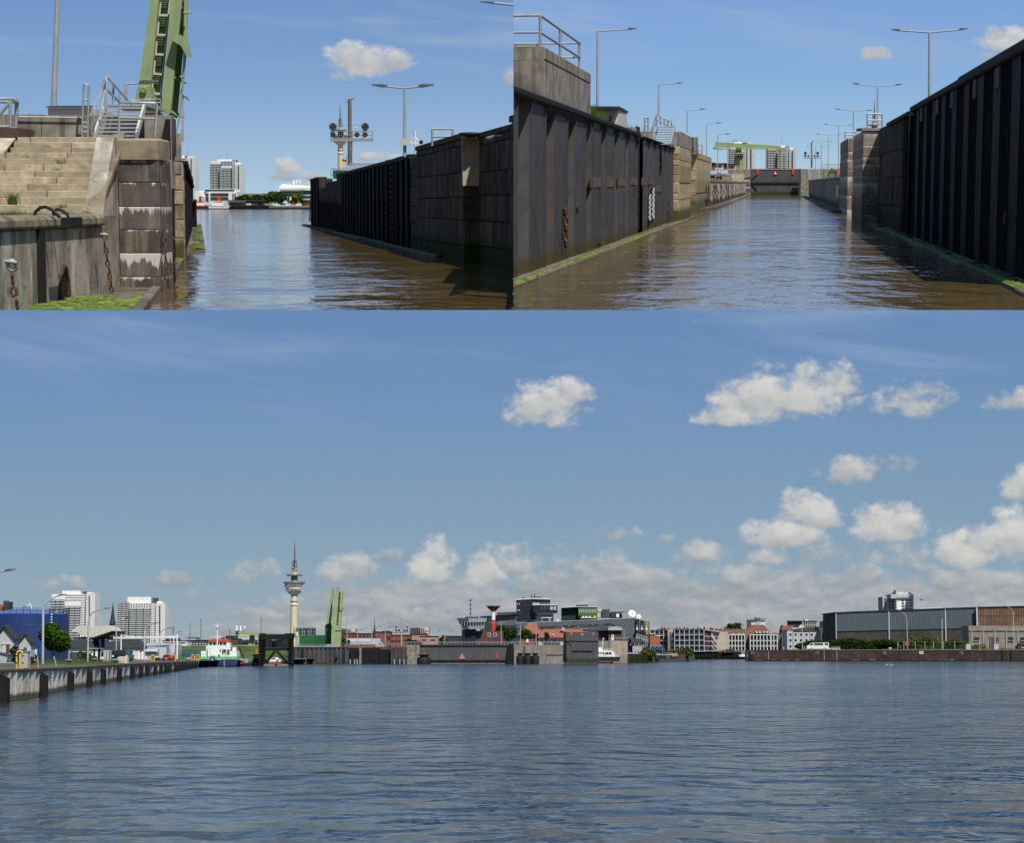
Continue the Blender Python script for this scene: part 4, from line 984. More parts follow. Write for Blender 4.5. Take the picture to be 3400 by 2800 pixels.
def tower_block(pl,name,label,Y,xs,ys,group=None,rows=20,base=None):
 """white high-rise: stepped left bays with balconies, plain bright right wing.
    xs: left, bay1|bay2 split, bay2|mid, mid|wing, right;  ys: tops of bay1, mid, bay2, wing, roof house"""
 x0,x1,x2,x3,x4=xs;yA,yM,yB,yW,yR=ys
 q=lambda x,y,d=0.0:pl.at(x,y,Y+d);u=Y/F
 t=Thing(name,label,'apartment tower',pl.at((x0+x4)/2,base,Y),group)
 def blk(nm,a,b,top,d0,d1,m):
  A,B=q(a,base,0),q(b,top,0);mb=MB().box(A.x,B.x,Y+d0*u,Y+d1*u,A.z,B.z);return t.part(nm,mb,m)
 blk('wall',x0+2,x3,yM,0,60,m_white);bayA=blk('balcony_bay',x0,x1,yA,-8,0,m_dkpan);bayB=blk('balcony_bay',x1,x2,yB,-22,0,m_dkpan)
 A=[(x3,-4),(x4,-16),(x4+2,50),(x3,60)]
 mb=MB().prism([(q(a,base).x,Y+d*u)for a,d in A],q(0,base).z,q(0,yW).z);wing=t.part('wing',mb,m_white)
 blk('roof_house',x1-(x1-x0)*.3,x3-(x3-x2)*1.1,yR,6,50,m_white);blk('lift_house',x3-(x3-x2)*1.0,x3+2,yR+3,12,46,m_dkpan);blk('roof_house',x3+2,x4-(x4-x3)*.35,yW-(yW-yR)*.35,0,44,m_white)
 for(a,b,top,d,bay)in((x0,x1,yA,-8,bayA),(x1,x2,yB,-22,bayB)):
  mb=MB();n=max(4,int(rows*(base-top)/(base-yM)))
  nb=3
  for i in range(n):
   z1=q(0,base+(top-base)*(i+.25)/n).z;z2=q(0,base+(top-base)*(i+.72)/n).z
   for k in range(nb):
    A,B=q(a+(b-a)*(k+.06)/nb,base),q(a+(b-a)*(k+.94)/nb,base);mb.box(A.x,B.x,Y+(d-3)*u,Y+d*u+.01,z1,z2)
  t.part('balconies',mb,m_balc,parent=bay,stuff=True)
 mb=MB();n=rows
 for i in range(n):
  y=base+(yM-base)*(i+.5)/n
  for k in range(3):
   if(x2+(x3-x2)*(k+.5)/3)>x0:
    A=q(x2+(x3-x2)*(k+.22)/3,y+(base-yM)/n*.22);B=q(x2+(x3-x2)*(k+.78)/3,y-(base-yM)/n*.2);mb.box(A.x,B.x,Y-1.0*u,Y+.1,A.z,B.z)
 for i in range(3):
  y=yM+(base-yM)*(i+.5)/n
  for k in range(8):
   x=x1+(x2-x1)*(k+.3)/8;A=q(x,y+1.6);B=q(x+(x2-x1)/13,y-1.6)
   if y<yB-3:mb.box(A.x,B.x,Y-1.0*u,Y+.1,A.z,B.z)
 t.part('windows',mb,m_glass,stuff=True)
 mb=MB()
 for i in range(n-1):
  y=base+(yW-base)*(i+.6)/n;A=q(x3+(x4-x3)*.44,y+2.0);B=q(x3+(x4-x3)*.56,y-2.0);mb.box(A.x,B.x,Y-11.8*u,Y-9*u,A.z,B.z)
 t.part('windows',mb,m_glass,parent=wing,stuff=True)
 mb=MB()
 for(f,hh)in((.30,12),(.42,8),(.5,30),(.53,20),(.6,10)):
  a=q(x0+(x4-x0)*f,yR,20*u);mb.tube([a,a+V((0,0,hh*u*(x4-x0)/110))],.45*u,4)
 t.part('antennas',mb,m_galv);return t
tower_block(P,'apartment_tower','white apartment tower with grey balcony bays standing across the river',1500,(699,733,770,781,806),(544,534,558,545,528),base=640,rows=20)
tower_block(P,'apartment_tower','white tower mostly hidden behind the left lock mouth',1520,(590,604,612,622,652),(530,524,545,521,515),base=640,rows=18)
t=far('office_building','low white office building with dark ribbon windows below the white tower','office building',730,665,1300)
t.part('wall',pbox(P,693,787,636,672,1300,30),m_white);t.part('wall',pbox(P,672,694,640,672,1306,20),m_offw);t.part('roof_storey',pbox(P,678,780,627,636,1306,24),m_white)
for(x0,x1,y0,y1)in((699,758,641,649),(699,758,655,662),(680,778,629,634.5),(676,692,642,651),(676,692,655,664),(772,775,642,650),(779,782,642,650),(772,775,654,662),(779,782,654,662)):
 t.part('window',pbox(P,x0,x1,y0,y1,1299.4 if x0!=680 and x0!=676 else(1305.5),1),m_glass)
t=far('gable_house','white pitched-roof hall at the left edge of the river view','hall',660,665,1290)
t.part('wall',MB().ext([at(648,672,1290),at(671,672,1290),at(671,652,1290),at(660,632,1290),at(648,634,1290)],(0,30,0)),m_white)
t.part('door',pbox(P,662,669,652,668,1289.5,.6),m_dkpan)
# museum ship hall
t=far('terminal_building','long white ship-like building with three round chimneys across the river','terminal building',985,650,1420)
t.part('hull_wall',MB().grid([[at(927,634,1420),at(1043,634,1420),at(1043,634,1450),at(927,634,1450)],[at(926,624,1420),at(1043,622,1420),at(1043,622,1450),at(926,624,1450)],[at(936,611,1424),at(1043,618,1424),at(1043,618,1450),at(936,611,1450)]],0,False),m_white)
t.part('lower_storey',pbox(P,930,1043,634,652,1424,20),m_dkpan)
mb=MB()
for i in range(22):mb=pbox(P,930+i*5,932.6+i*5,629,631.5,1419.5,.8,mb)
t.part('windows',mb,m_glass,stuff=True)
mb=MB()
for i in range(20):mb=pbox(P,936+i*5,938.6+i*5,638,645,1423.5,.8,mb)
t.part('lower_windows',mb,m_offw,stuff=True)
for x in(975,985,995):t.part('chimney',MB().lathe(V((at(x,610,1440).x,1440,at(x,612,1440).z)),[(.7,0),(.7,3.2)],12),m_white)
for x in(952,990,1016):t.part('rooflight',MB().ext([at(x-9,613,1424),at(x-2,605,1424),at(x+3,605,1424),at(x+10,613,1424)],(0,12,0)),m_offw)
for i,(x0,x1,y0,lb)in enumerate(((805,835,640,'distant pale flat roofed block behind the trees'),(835,862,643,'distant low grey building right of the pale block'),(865,890,638,'distant white flat building left of the ship-like hall'),(890,925,636,'dark roofed distant building beside the ship-like hall'))):
 t=far('building',lb,'building',x0,660,1430,'distant buildings behind the riverside trees');t.part('wall',pbox(P,x0,x1,y0,672,1430+i,10),(m_offw,m_conc,m_white,m_slate)[i])
 mb=MB()
 for k in range(6):mb=pbox(P,x0+2+k*(x1-x0)/6.4,x0+4.6+k*(x1-x0)/6.4,y0+3,y0+5.5,1429.4+i,.8,mb)
 t.part('windows',mb,m_glass,stuff=True)
t=far('round_glass_building','round glass-fronted pavilion at the end of the far quay','glass building',1025,690,1240)
c=V((at(1028,690,1262).x,1262,0));R_=26*1250/F
for(y0,y1,m,k)in((690,674,m_brick,1.0),(674,664,m_glass,.98),(664,659,m_offw,1.0),(659,650,m_glass,.98),(650,646,m_offw,1.0),(646,632,m_glass,.98),(632,628,m_white,1.15)):
 t.part('glazing' if m is m_glass else 'storey_band',MB().lathe(c,[(R_*k,Z(1000,y0,1262)),(R_*k,Z(1000,y1,1262))],28),m)
t=far('brick_warehouse','long brown brick warehouse with slate roof behind the rescue ship','warehouse',800,682,1230)
t.part('wall',pbox(P,757,820,672,685,1230,12),m_brick);t.part('roof',MB().ext([at(755,673,1229),at(808,673,1229),at(806,664,1234),at(757,664,1234)],(0,10,0)),m_slate);t.part('gable',MB().ext([at(806,673,1228.5),at(822,673,1228.5),at(814,663,1228.5)],(0,14,0)),m_brick)
t=far('brick_warehouse','brick pavilion with arched openings and flat green roof on the far quay','warehouse',845,682,1225)
t.part('wall',pbox(P,818,872,667,685,1226,12),m_brick);t.part('roof',pbox(P,814,874,663.5,667,1224,15),m_slate)
for x in(826,836,847,858):t.part('window',MB().ext([at(x-3,680,1225.5),at(x+3,680,1225.5),at(x+3,673,1225.5),at(x+1.6,670.5,1225.5),at(x-1.6,670.5,1225.5),at(x-3,673,1225.5)],(0,.6,0)),m_glass)
t.part('door',pbox(P,862,870,672,682,1225.4,.6),m_dkpan)
trs=[(795,648,30),(812,646,26),(830,648,32),(850,645,34),(872,644,36),(893,642,34),(912,634,46),(935,642,36),(960,650,34),(978,647,36),(995,640,30)]
tl=['first round green tree beside the white office building','second tree from the white office building','dark green tree behind the brick warehouse gable','green tree above the arched brick pavilion','tree at the right end of the arched brick pavilion','tree left of the tallest riverside tree','tallest green tree across the river','dark tree just right of the tallest riverside tree','lighter tree behind the white banner','yellowish green tree right of the white banner','tree touching the round glass pavilion']
for i,(x,y,w_)in enumerate(trs):
 tree(P,x,688,y,1270+(i%3)*14,w_,tl[i],(m_leaf,m_leafd,m_leafl)[i%3]if i<8 else m_leafl,'trees along the far river bank',n=260,seed=i,size=1.15,lowcrown=.1)
t=far('banner','white and blue banner on a pole at the far quay','banner',964,682,1190)
t.part('pole',MB().tube([at(962,684,1190),at(962,648,1190)],.1,5),m_galv);t.part('cloth',pbox(P,962.5,967,650,664,1190,.1),m_white);t.part('cloth_top',pbox(P,962.5,967,650,653,1189.8,.1),mat('banner_blue',(.05,.15,.4)))
for i,x in enumerate((808,825,845,890,915,940,958,975,990)):
 t=far('parked_car',['dark car parked by the brick warehouse','white car parked before the warehouse gable','blue car parked by the arched pavilion','silver car on the far slope','white car near the tallest tree','dark car below the banner','white van near the banner','red car left of the glass pavilion','white car by the glass pavilion'][i],'car',x,681,1198,'cars parked on the far quay')
 m=(m_slate,m_white,mat('car_blue',(.05,.09,.2)),m_galv,m_white,m_slate,m_white,m_red,m_white)[i]
 a=at(x,682,1198);t.part('body',MB().ext([a+V((s,0,z))for s,z in((-1.6,.3),(1.6,.3),(1.6,.9),(1.0,1.0),(.6,1.45),(-.8,1.45),(-1.2,.95),(-1.6,.85))],(0,1.6,0)),m);t.part('window',MB().ext([a+V((s,-.05,z))for s,z in((-.95,1.0),(.85,1.0),(.5,1.38),(-.7,1.38))],(0,.1,0)),m_glass)
# rescue ships
def rescue_ship(x0,x1,yw,Y,label,big=True):
 t=far('rescue_ship',label,'ship',(x0+x1)/2,yw,Y);q=lambda fx,y,d=0:at(x0+(x1-x0)*fx,y,Y+d)
 hull=m_white if big else m_slate
 t.part('hull',MB().grid([[q(.03,yw),q(.97,yw),q(.97,yw,5),q(.03,yw,5)],[q(-.02,yw-7),q(1.0,yw-6),q(1,yw-6,5),q(-.02,yw-7,5)]],0,False),hull)
 t.part('stripe',MB().ext([q(-.022,yw-7,-.2),q(1.0,yw-6,-.2),q(1.0,yw-8,-.2),q(-.03,yw-9,-.2)],(0,5.2,0)),m_red if not big else m_offw)
 t.part('superstructure',MB().ext([q(.12,yw-7,.6),q(.70,yw-7,.6),q(.66,yw-18,.6),q(.22,yw-19,.6)],(0,3.6,0)),m_white)
 wh=t.part('wheelhouse',MB().ext([q(.24,yw-18,.8),q(.62,yw-18,.8),q(.60,yw-26 if big else yw-23,.8),q(.28,yw-26 if big else yw-23,.8)],(0,3.2,0)),m_red)
 mb=MB()
 for k in range(4):A=q(.30+k*.075,yw-21,.7);B=q(.345+k*.075,yw-24,.7);mb.box(A.x,B.x,A.y,A.y+.2,A.z,B.z)
 t.part('windows',mb,m_white if big else m_glass,parent=wh)
 t.part('mast',MB().tube([q(.50,yw-25,2),q(.50,yw-(48 if big else 32),2)],.28,5,r1=.1),m_red)
 if big:
  mb=MB();mb.ext([q(.44,yw-26,1.5),q(.58,yw-26,1.5),q(.53,yw-40,1.5),q(.48,yw-40,1.5)],(0,1,0));mb.beam(q(.42,yw-33,2),q(.60,yw-33,2),.3);t.part('mast_cowl',mb,m_red)
  mb=MB()
  for k in range(9):a=q(.72+k*.032,yw-7);mb.tube([a,a+V((0,0,1.9))],.08,4)
  mb.tube([q(.72,yw-17),q(.98,yw-17)],.08,4);mb.tube([q(.78,yw-7,1),q(.84,yw-22,1),q(.97,yw-24,1),q(.97,yw-7,1)],.14,4);t.part('stern_rail',mb,m_galv)
  t.part('daughter_boat',MB().ext([q(.70,yw-8,1),q(.94,yw-8,1),q(.98,yw-12,1),q(.70,yw-12,1)],(0,2,0)),m_white)
rescue_ship(692,762,691,1160,'white rescue ship with orange-red wheelhouse moored at the far quay')
rescue_ship(640,692,691,1168,'black-hulled boat with red cabin at the left lock mouth',big=False)
# ================================================================ UPPER RIGHT: inside the lock chamber, gate closed ahead
CUR=RIGHT;P=RIGHT;at=P.at
AX=(0.1321,1)
L_=Frame((-0.52,49.1),AX,(1,0));R_2=Frame((12.54,46.4),AX,(-1,0))
UL=lambda px,w=0.0:L_.upx(P,px,w)
UR=lambda px,w=0.0:R_2.upx(P,px,w)
# ---- left wall, sunlit sheet piles
t=Thing('lock_wall','sunlit dark sheet pile wall of the lock chamber, left side','lock wall',L_.p(UL(1900),0,0))
mb=MB();L_.box(mb,-8,UL(2233),-4,-.75,-.5,4.9);t.part('core',mb,m_conc)
ua,ub,uc=UL(1756),UL(2112),UL(2231)
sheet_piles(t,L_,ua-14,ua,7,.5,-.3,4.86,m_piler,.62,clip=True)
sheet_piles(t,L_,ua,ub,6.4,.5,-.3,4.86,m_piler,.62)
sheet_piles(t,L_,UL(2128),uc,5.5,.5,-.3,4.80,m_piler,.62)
mb=MB();L_.box(mb,ub,UL(2128),-.9,-.35,-.3,4.86);t.part('ladder_recess',mb,m_pile)
for a,b,z in((-6,UL(1958),5.05),(UL(1958)+.1,ub,5.03),(UL(2128),uc,4.95)):
 mb=MB();L_.block(mb,a,b,-.9,.16,4.84,z,.05);t.part('cap_beam',mb,m_pile)
mb=MB()
mb.grid([[L_.p(UL(1808),-.5,4.0),L_.p(UL(1808),.14,4.84),L_.p(UL(1808),-.5,4.84)],[L_.p(UL(1935),-.5,4.0),L_.p(UL(1935),.14,4.84),L_.p(UL(1935),-.5,4.84)]],0,False);t.part('haunch',mb,m_pile)
wall_ladder(t,L_,UL(2119),-.2,.2,5.4,m_black,1.6)
m_patch=mat('bare_rust_patch',(0.115,0.085,0.065),.85,.35,2.5,streak=(.25,.23,.21),sk=.5)
for i,(x0,x1,y0,y1)in enumerate(((1956,1990,586,622),(2007,2034,588,620),(2046,2072,588,617),(2084,2110,587,613),(2124,2140,590,615),(2147,2166,590,612),(2170,2188,616,637))):
 u0,u1=UL(x0),UL(x1);um=(u0+u1)/2;zz0,zz1=(P.on(x0,y,-0.52-.1321*49.1,.1321).z for y in(y1,y0));mb=MB();L_.box(mb,u0,u1,-.01,.03,zz0,zz1);t.part('rust_patch',mb,m_patch)
mb=MB();c=L_.p(UL(1912),.04,P.on(1912,690,-0.52-.1321*49.1,.1321).z);mb.ring(c,.13,.045,L_.n,12,6);t.part('drain_pipe',mb,m_rust)
mb=MB().ext([c+L_.d*(.11*math.cos(i*.6283))+V((0,0,.11*math.sin(i*.6283)))for i in range(10)],L_.n*-.05);t.part('drain_hole',mb,m_black)
# staff gauges with white tick marks
for k,(x,y0,y1)in enumerate(((2151,645,733),(2162,624,726))):
 lb=('shorter left staff gauge with white ticks on the sunlit sheet piles','taller right staff gauge with white ticks on the sunlit sheet piles')[k]
 a=P.on(x,y1,-.44-.1321*49.1,.1321);b=P.on(x,y0,-.44-.1321*49.1,.1321);wdt=2.0
 g=Thing('staff_gauge',lb,'staff gauge',a,'staff gauges on the lock wall');u=UL(x,.08)
 mb=MB();L_.box(mb,u-wdt/2,u+wdt/2,.03,.10,a.z,b.z);g.part('board',mb,m_black)
 n=11;h=(b.z-a.z)/n;f0=None
 for i in range(n):
  s=1 if i%2 else-1
  mb=MB();z0=a.z+h*i
  L_.box(mb,*sorted((u-s*.9,u-s*.25)),.10,.12,z0+h*.06,z0+h*.94)
  for j in range(3):L_.box(mb,*sorted((u-s*.25,u+s*.55)),.10,.12,z0+h*(.06+j*.34),z0+h*(.06+j*.34+.2))
  g.part('tick_mark',mb,m_white)
ledge(P,L_,UL(1690)-9,UL(2268),0,.76,.04,'timber ledge with a bright moss edge below the sunlit sheet piles',12,mossy=False)
moss_strip(L_,UL(1690)-9,UL(2150),.74,.04,.42,'bright green moss strip along the edge of the left ledge',90)
for k,(x,y)in enumerate(((1915,815),(1985,812),(2125,752),(2165,752),(2222,722))):
 p=P.gnd(x,y,.14);mb=MB()
 for i in range(5):q=p+V((rng.uniform(-.45,.45),rng.uniform(-.8,.8),rng.uniform(0,.05)));mb.beam(q,q+V((rng.uniform(-.35,.35),rng.uniform(-.5,.5),rng.uniform(0,.1))),.07,.04)
 solo('rusty_scrap',mb,m_rust,['rusty chain scrap on the ledge, nearest of the heaps','second rusty heap on the left ledge','rusty heap at the foot of the wall ladder','rusty heap below the staff gauges','small rusty heap where the stone pier begins'][k],'scrap',group='rusty scrap on the ledge',kind='stuff')
def wch(fr,px,y0,y1,w,label,link=.16,r=.032,U_=None,pc=None):
 u=fr.upx(P,px,w);p=fr.p(u,w,0);d=P.ray(px,CPY);k=p.y
 t=Thing('mooring_chain',label,'chain',at(px,y1,k));mb=MB();chain(mb,at(px,y0,k),at(px+1,y1,k),link,r);t.part('links',mb,m_rust);return t
wch(L_,1877,690,822,.12,'long rusty chain hanging on the sunlit sheet piles',.2,.05)
wch(L_,2219,660,722,.15,'short rusty chain beside the stone pier',.2,.05)
# concrete block with railing at upper left
t=Thing('concrete_block','large weathered concrete block with guard rail, top left of the chamber','concrete block',L_.p(UL(1808),0,5.05))
u0,u1=UL(1808),UL(1957)
mb=MB();L_.block(mb,u0,u1,-12,-.01,5.04,6.18,.03);t.part('lower_lift',mb,m_conc)
mb=MB();L_.block(mb,u0+.02,u1-.02,-12,.0,6.19,6.58,.04);t.part('upper_lift',mb,m_conc)
us_=[u0+.4,UL(1876),UL(1937)]
for u in us_:t.part('post',MB().tube([L_.p(u,-.2,6.5),L_.p(u,-.2,7.53)],.045,6),m_galv)
for z in(7.53,7.03):t.part('rail',MB().tube([L_.p(us_[0],-12,z),L_.p(us_[0],-.2,z),L_.p(us_[2],-.2,z)],.045,6),m_galv)
t.part('rail',MB().tube([L_.p(us_[2],-.2,7.03),L_.p(us_[2],-4,7.03)],.04,6),m_galv);t.part('rail',MB().tube([L_.p(us_[2],-.2,7.53),L_.p(us_[2],-4,7.53)],.04,6),m_galv)
mb=MB();L_.box(mb,u0+.5,u0+.8,-12,-.3,6.6,6.68);t.part('pipe',mb,m_galv)
# terrace top behind the left wall, hut, tuft, stairs
mb=MB();mb.ext([L_.p(UL(1957),-40,3),L_.p(UL(1957),-.95,3),L_.p(UL(2260),-.95,3),L_.p(UL(2260),-40,3)],(0,0,1.95));struct('terrace',mb,m_grass)
def at_l(px,py,w):u=UL(px,w);return at(px,py,L_.p(u,w,0).y)
t=Thing('hut','small cream hut with flat dark roof and one window behind the left wall','hut',at(2020,440,92))
mb=MB();q=[at(1962,445,92),at(2053,445,92),at(2081,445,97),at(1990,445,97)];zt=at(2020,361,92).z
mb.prism([(p.x,p.y)for p in q],4.9,zt);t.part('wall',mb,m_offw)
q=[at(1958,361,91.5),at(2056,361,91.5),at(2086,361,97.5),at(1985,361,97.5)];mb=MB().prism([(p.x,p.y)for p in q],zt,zt+.1);t.part('roof',mb,m_slate)
t.part('window',pbox(P,2019,2031,384,402,91.9,.2),m_glass)
solo('utility_box',pbox(P,2080,2113,422,440,100,1),m_conc,'low grey box with dark lid between the hut and the stairs','box')
mb=MB();rg=random.Random(9)
for(x,y,n,h)in((1972,388,200,26),(1992,393,160,22),(2008,398,120,16),(1962,380,90,36)):p=at(x,y,86);weeds(mb,p,n,h*86/F*1.2,(.20,.3),rg)
solo('grass_tuft',mb,m_leafl,'bright green grass tuft growing on the left wall in front of the hut','grass',kind='stuff')
mb=MB()
for(x,y)in((2075,422),(2105,425),(2130,438)):p=at(x,y,100);weeds(mb,p,14,20*100/F,(.2,.2),rg)
solo('grass_tuft',mb,m_leafl,'thin grass stalks beside the low grey box','grass',kind='stuff')
solo('parapet',pbox(P,2112,2170,436,470,112,1),m_conc,'short concrete parapet left of the metal stairs','parapet')
t=Thing('metal_stairs','pale metal stairs with handrails climbing beside the stone pier','stairs',at(2200,482,118))
for i in range(8):
 y=478-i*8;Y=118+i*.3;a,b=at(2168+i*2,y,Y),at(2226+i*1.6,y,Y);t.part('tread',MB().box(a.x,b.x,Y,Y+.3,a.z-.03,a.z+.03),m_galv)
for xa,xb in((2166,2182),(2226,2240)):t.part('stringer',MB().beam(at(xa,482,118),at(xb,422,120.5),.08,.25),m_galv)
for pts in([(2160,455),(2163,430),(2180,379),(2229,404),(2231,420)],[(2164,445),(2180,398),(2229,420)],[(2180,420),(2180,379)],[(2193,415),(2193,386)],[(2206,418),(2206,393)],[(2218,420),(2218,399)]):t.part('handrail',MB().tube([at(*p,119)for p in pts],.05,6),m_galv)
rail_frame(2141,2152,390,445,116,'narrow hoop rail standing left of the metal stairs')
# stone piers of the gate recess, left side
def stone_pier(t,xa,xb,xc,Yf,dy,ys,mfront,mtop=None,seed=1):
 """front face between sight lines xa..xb at Yf, flank running back along the lock to sight line xc"""
 x0,x1=at(xa,600,Yf).x,at(xb,600,Yf).x;k=dy
 for i,(a,b)in enumerate(zip(ys,ys[1:])):
  za,zb=at(xa,a,Yf).z+.004,at(xa,b,Yf).z-.004;o=rng.uniform(-.03,.03);c=.04
  f=lambda y,c:[(x0+c,y,za+c),(x1-c+(o if xc>xb else 0),y,za+c),(x1-c+(o if xc>xb else 0),y,zb-c),(x0+c,y,zb-c)]
  sh=V((.1321*k,k,0))
  mb=MB().grid([[V(p)+sh for p in f(Yf,0)],f(Yf+.05,0),f(Yf+o*.6,c)],0,False)
  t.part('stone',mb,(mtop if(mtop and i>=len(ys)-2)else mfront))
t=Thing('lock_pier','sunlit pier of pale quoin stones at the end of the sheet piles','pier',L_.p(uc,0,0))
stone_pier(t,2229,2257,2290,134,17,[765,706,662,641,605,580,549,530,512,485,435],m_quoin,m_conc)
t=Thing('lock_pier','second tall pale pier behind the gate slot, left side','pier',at(2300,700,175))
stone_pier(t,2290,2313,2338,175,36,[740,676,640,598,566,524,505],m_quoin)
pbx=at(2293,505,174).x;mb=MB();zt=at(2300,455,174).z;z0=at(2300,512,174).z;X0,X1=at(2294,500,174).x,at(2319,500,174).x
mb.prism([(X0,174.3),(X0+.25,174),(X1-.1,174),(X1,174.3),(X1+.5,180),(X0+.5,180)],z0,zt);t.part('top_block',mb,m_conc)
rail_frame(2318,2331,479,520,190,'small pale rail frame behind the second left pier',r=.06)
# long low wall to the gate with hanging chains
LL=Frame((L_.p(0,-.25,0).x,L_.p(0,-.25,0).y),AX,(1,0));ull=lambda px:LL.upx(P,px)
t=Thing('lock_wall','long low left wall with rusty chains and a green algae foot','lock wall',LL.p(ull(2340),0,0))
ua,ub=LL.upx(P,2322),LL.upx(P,2475);n=12
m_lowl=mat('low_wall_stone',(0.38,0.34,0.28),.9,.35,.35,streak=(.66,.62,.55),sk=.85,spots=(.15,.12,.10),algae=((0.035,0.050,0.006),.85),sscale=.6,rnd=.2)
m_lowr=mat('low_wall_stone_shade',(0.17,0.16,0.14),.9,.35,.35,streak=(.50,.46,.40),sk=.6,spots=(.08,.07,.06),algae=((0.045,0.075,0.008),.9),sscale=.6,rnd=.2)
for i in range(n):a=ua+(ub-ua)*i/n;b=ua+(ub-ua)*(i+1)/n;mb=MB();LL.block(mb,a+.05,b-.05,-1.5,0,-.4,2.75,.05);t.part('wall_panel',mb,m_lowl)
mb=MB();LL.box(mb,ua,ub,-1.6,.08,2.76,3.05);t.part('coping',mb,m_cope)
cx=[2344,2352,2370,2378,2395,2412,2418,2430,2441,2450,2458,2465]
for i,x in enumerate(cx):
 wch(LL,x,612-(x-2344)*.03,682-(x-2340)*.29,.5,['nearest chain on the low left wall','second chain along the low left wall','third chain along the low left wall','fourth chain along the low left wall','fifth chain along the low left wall','sixth chain along the low left wall','seventh chain along the low left wall','eighth chain along the low left wall','ninth chain along the low left wall','tenth chain along the low left wall','eleventh chain along the low left wall','farthest chain on the low left wall, beside the gate'][i],.5,.06)
ledge(P,LL,LL.upx(P,2330),LL.upx(P,2470),.0,1.1,.15,'long pale timber fender along the low left wall',8,mossy=False)
t=Thing('timber_raft','short floating fender end with rusty debris at the left pier foot','timber ledge',P.gnd(2330,700));p=P.gnd(2316,703);q=P.gnd(2362,692)
t.part('edge_beam',MB().beam(p+V((0,0,.1)),q+V((0,0,.1)),1.2,.4),m_plank);t.part('debris',MB().beam(p.lerp(q,.5)+V((-.3,0,.4)),p.lerp(q,.9)+V((-.2,0,.5)),.5,.3),m_rust)
# gate
Yg=461.0
t=Thing('lock_gate','dark grey lock gate with red markers closing the chamber','lock gate',at(2577,647,Yg))
def gp(x0,x1,y0,y1,d0,d1):a,b=at(x0,y1,Yg),at(x1,y0,Yg);return MB().box(a.x,b.x,Yg+d0,Yg+d1,a.z,b.z)
t.part('lower_leaf',gp(2490,2662,609,652,.15,2),m_gate);t.part('upper_leaf',gp(2490,2662,562,605,0,2),m_gate);t.part('seal_strip',gp(2490,2662,604.5,609.5,-.12,.3),m_black)
t.part('top_rail',gp(2490,2662,559.5,562.5,-.1,1),m_galv)
for x0,x1 in((2512,2519.5),(2629,2636.5)):t.part('red_marker',gp(x0,x1,563,579,-.2,-.01),m_red)
tri=t.part('warning_triangle',MB().ext([at(2567,580,Yg-.2),at(2582,580,Yg-.2),at(2574.5,566,Yg-.2)],(0,.18,0)),m_red)
t.part('triangle_centre',MB().ext([at(2570.5,577.5,Yg-.26),at(2578.5,577.5,Yg-.26),at(2574.5,570,Yg-.26)],(0,.05,0)),m_white,parent=tri)
t.part('brace',MB().beam(at(2493,598,Yg-.1),at(2514,580,Yg-.1),.2),m_black);t.part('brace',MB().beam(at(2493,610,Yg),at(2514,630,Yg),.2),m_black)
for x in(2530,2575,2620):t.part('plate_seam',gp(x,x+.8,610,638,.1,.2),m_black)
t=Thing('lock_pier','stained stone pier left of the closed gate','pier',at(2483,645,452))
ysx=[652,640,630,620,609,598,587]
for a,b in zip(ysx,ysx[1:]):A,B=at(2474,a,452),at(2492,b,452);t.part('stone',MB().box(A.x,B.x,452,461,A.z+.03,B.z-.03),m_stain)
t.part('capstone',MB().box(at(2473,580,451.8).x,at(2493,580,451.8).x,451.8,461,at(2480,586,451.8).z,at(2480,578,451.8).z),m_conc)
t=Thing('stone_steps','far pale stone steps left of the gate','steps',at(2450,603,440))
for i in range(7):A,B=at(2428,604-i*4,440+i),at(2472,600.3-i*4,440+i);t.part('step_stone',MB().box(A.x,B.x,440+i,442+i,A.z,B.z),m_step)
t=Thing('parapet_wall','far grey parapet with tyres below the red and cream buildings','parapet',at(2380,600,330));t.part('wall',MB().box(at(2337,600,330).x,at(2428,600,330).x,330,332,2,at(2380,577,330).z),m_conc)
t.part('wall',pbox(P,2425,2492,562,580,452,3),m_conc)
picket(2337,2425,563,563,576,576,335,8,'thin pale railing on the far left parapet',m_galv)
for i,(x,y,Y,s)in enumerate(((2363,592,300,11),(2388,594,330,10),(2400,594,340,8),(2424,598,370,7))):
 mb=MB();c=at(x,y,Y);mb.ring(c+V((0,0,.25)),s*Y/F*.75,s*Y/F*.32,(0,.2,1),14,6)
 solo('tyre',mb,m_black,['nearest black tyre lying on the low left wall','second tyre along the low left wall','third tyre along the low left wall','farthest tyre on the low left wall, by the steps'][i],'tyre',group='tyres on the low left wall')
t=Thing('life_ring','red life ring post on the low left wall','life ring',at(2387,590,335));t.part('ring',MB().ring(at(2387,583,335),.42,.13,(0,1,0),12,6),m_red);t.part('post',MB().tube([at(2387,594,335.2),at(2387,577,335.2)],.06,5),m_galv)
for i,(x0,x1,y0,y1,m,lb)in enumerate(((2337,2374,541,566,m_brick,'red-walled low building behind the left wall'),(2374,2402,543,565,m_offw,'cream low building with one dark window'),(2402,2417,543,562,m_brick,'narrow red link building between the cream ones'),(2415,2443,547,562,m_offw,'second cream building, nearest the green bridge'))):
 t=Thing('low_building',lb,'building',at(x0,y1,480+i),'low buildings left of the green bridge');t.part('wall',pbox(P,x0,x1,y0,y1,480+i,8),m);t.part('roof',pbox(P,x0-1,x1+1,y0-2,y0,479.5+i,9),m_slate)
 if m is m_offw:t.part('window',pbox(P,x0+11,x0+19,y0+6,y0+11,479.9+i,.3),m_glass)
solo('mast',MB().tube([at(2360,565,470),at(2360,525,470)],.22,6),m_galv,'short grey mast in front of the red building','mast')
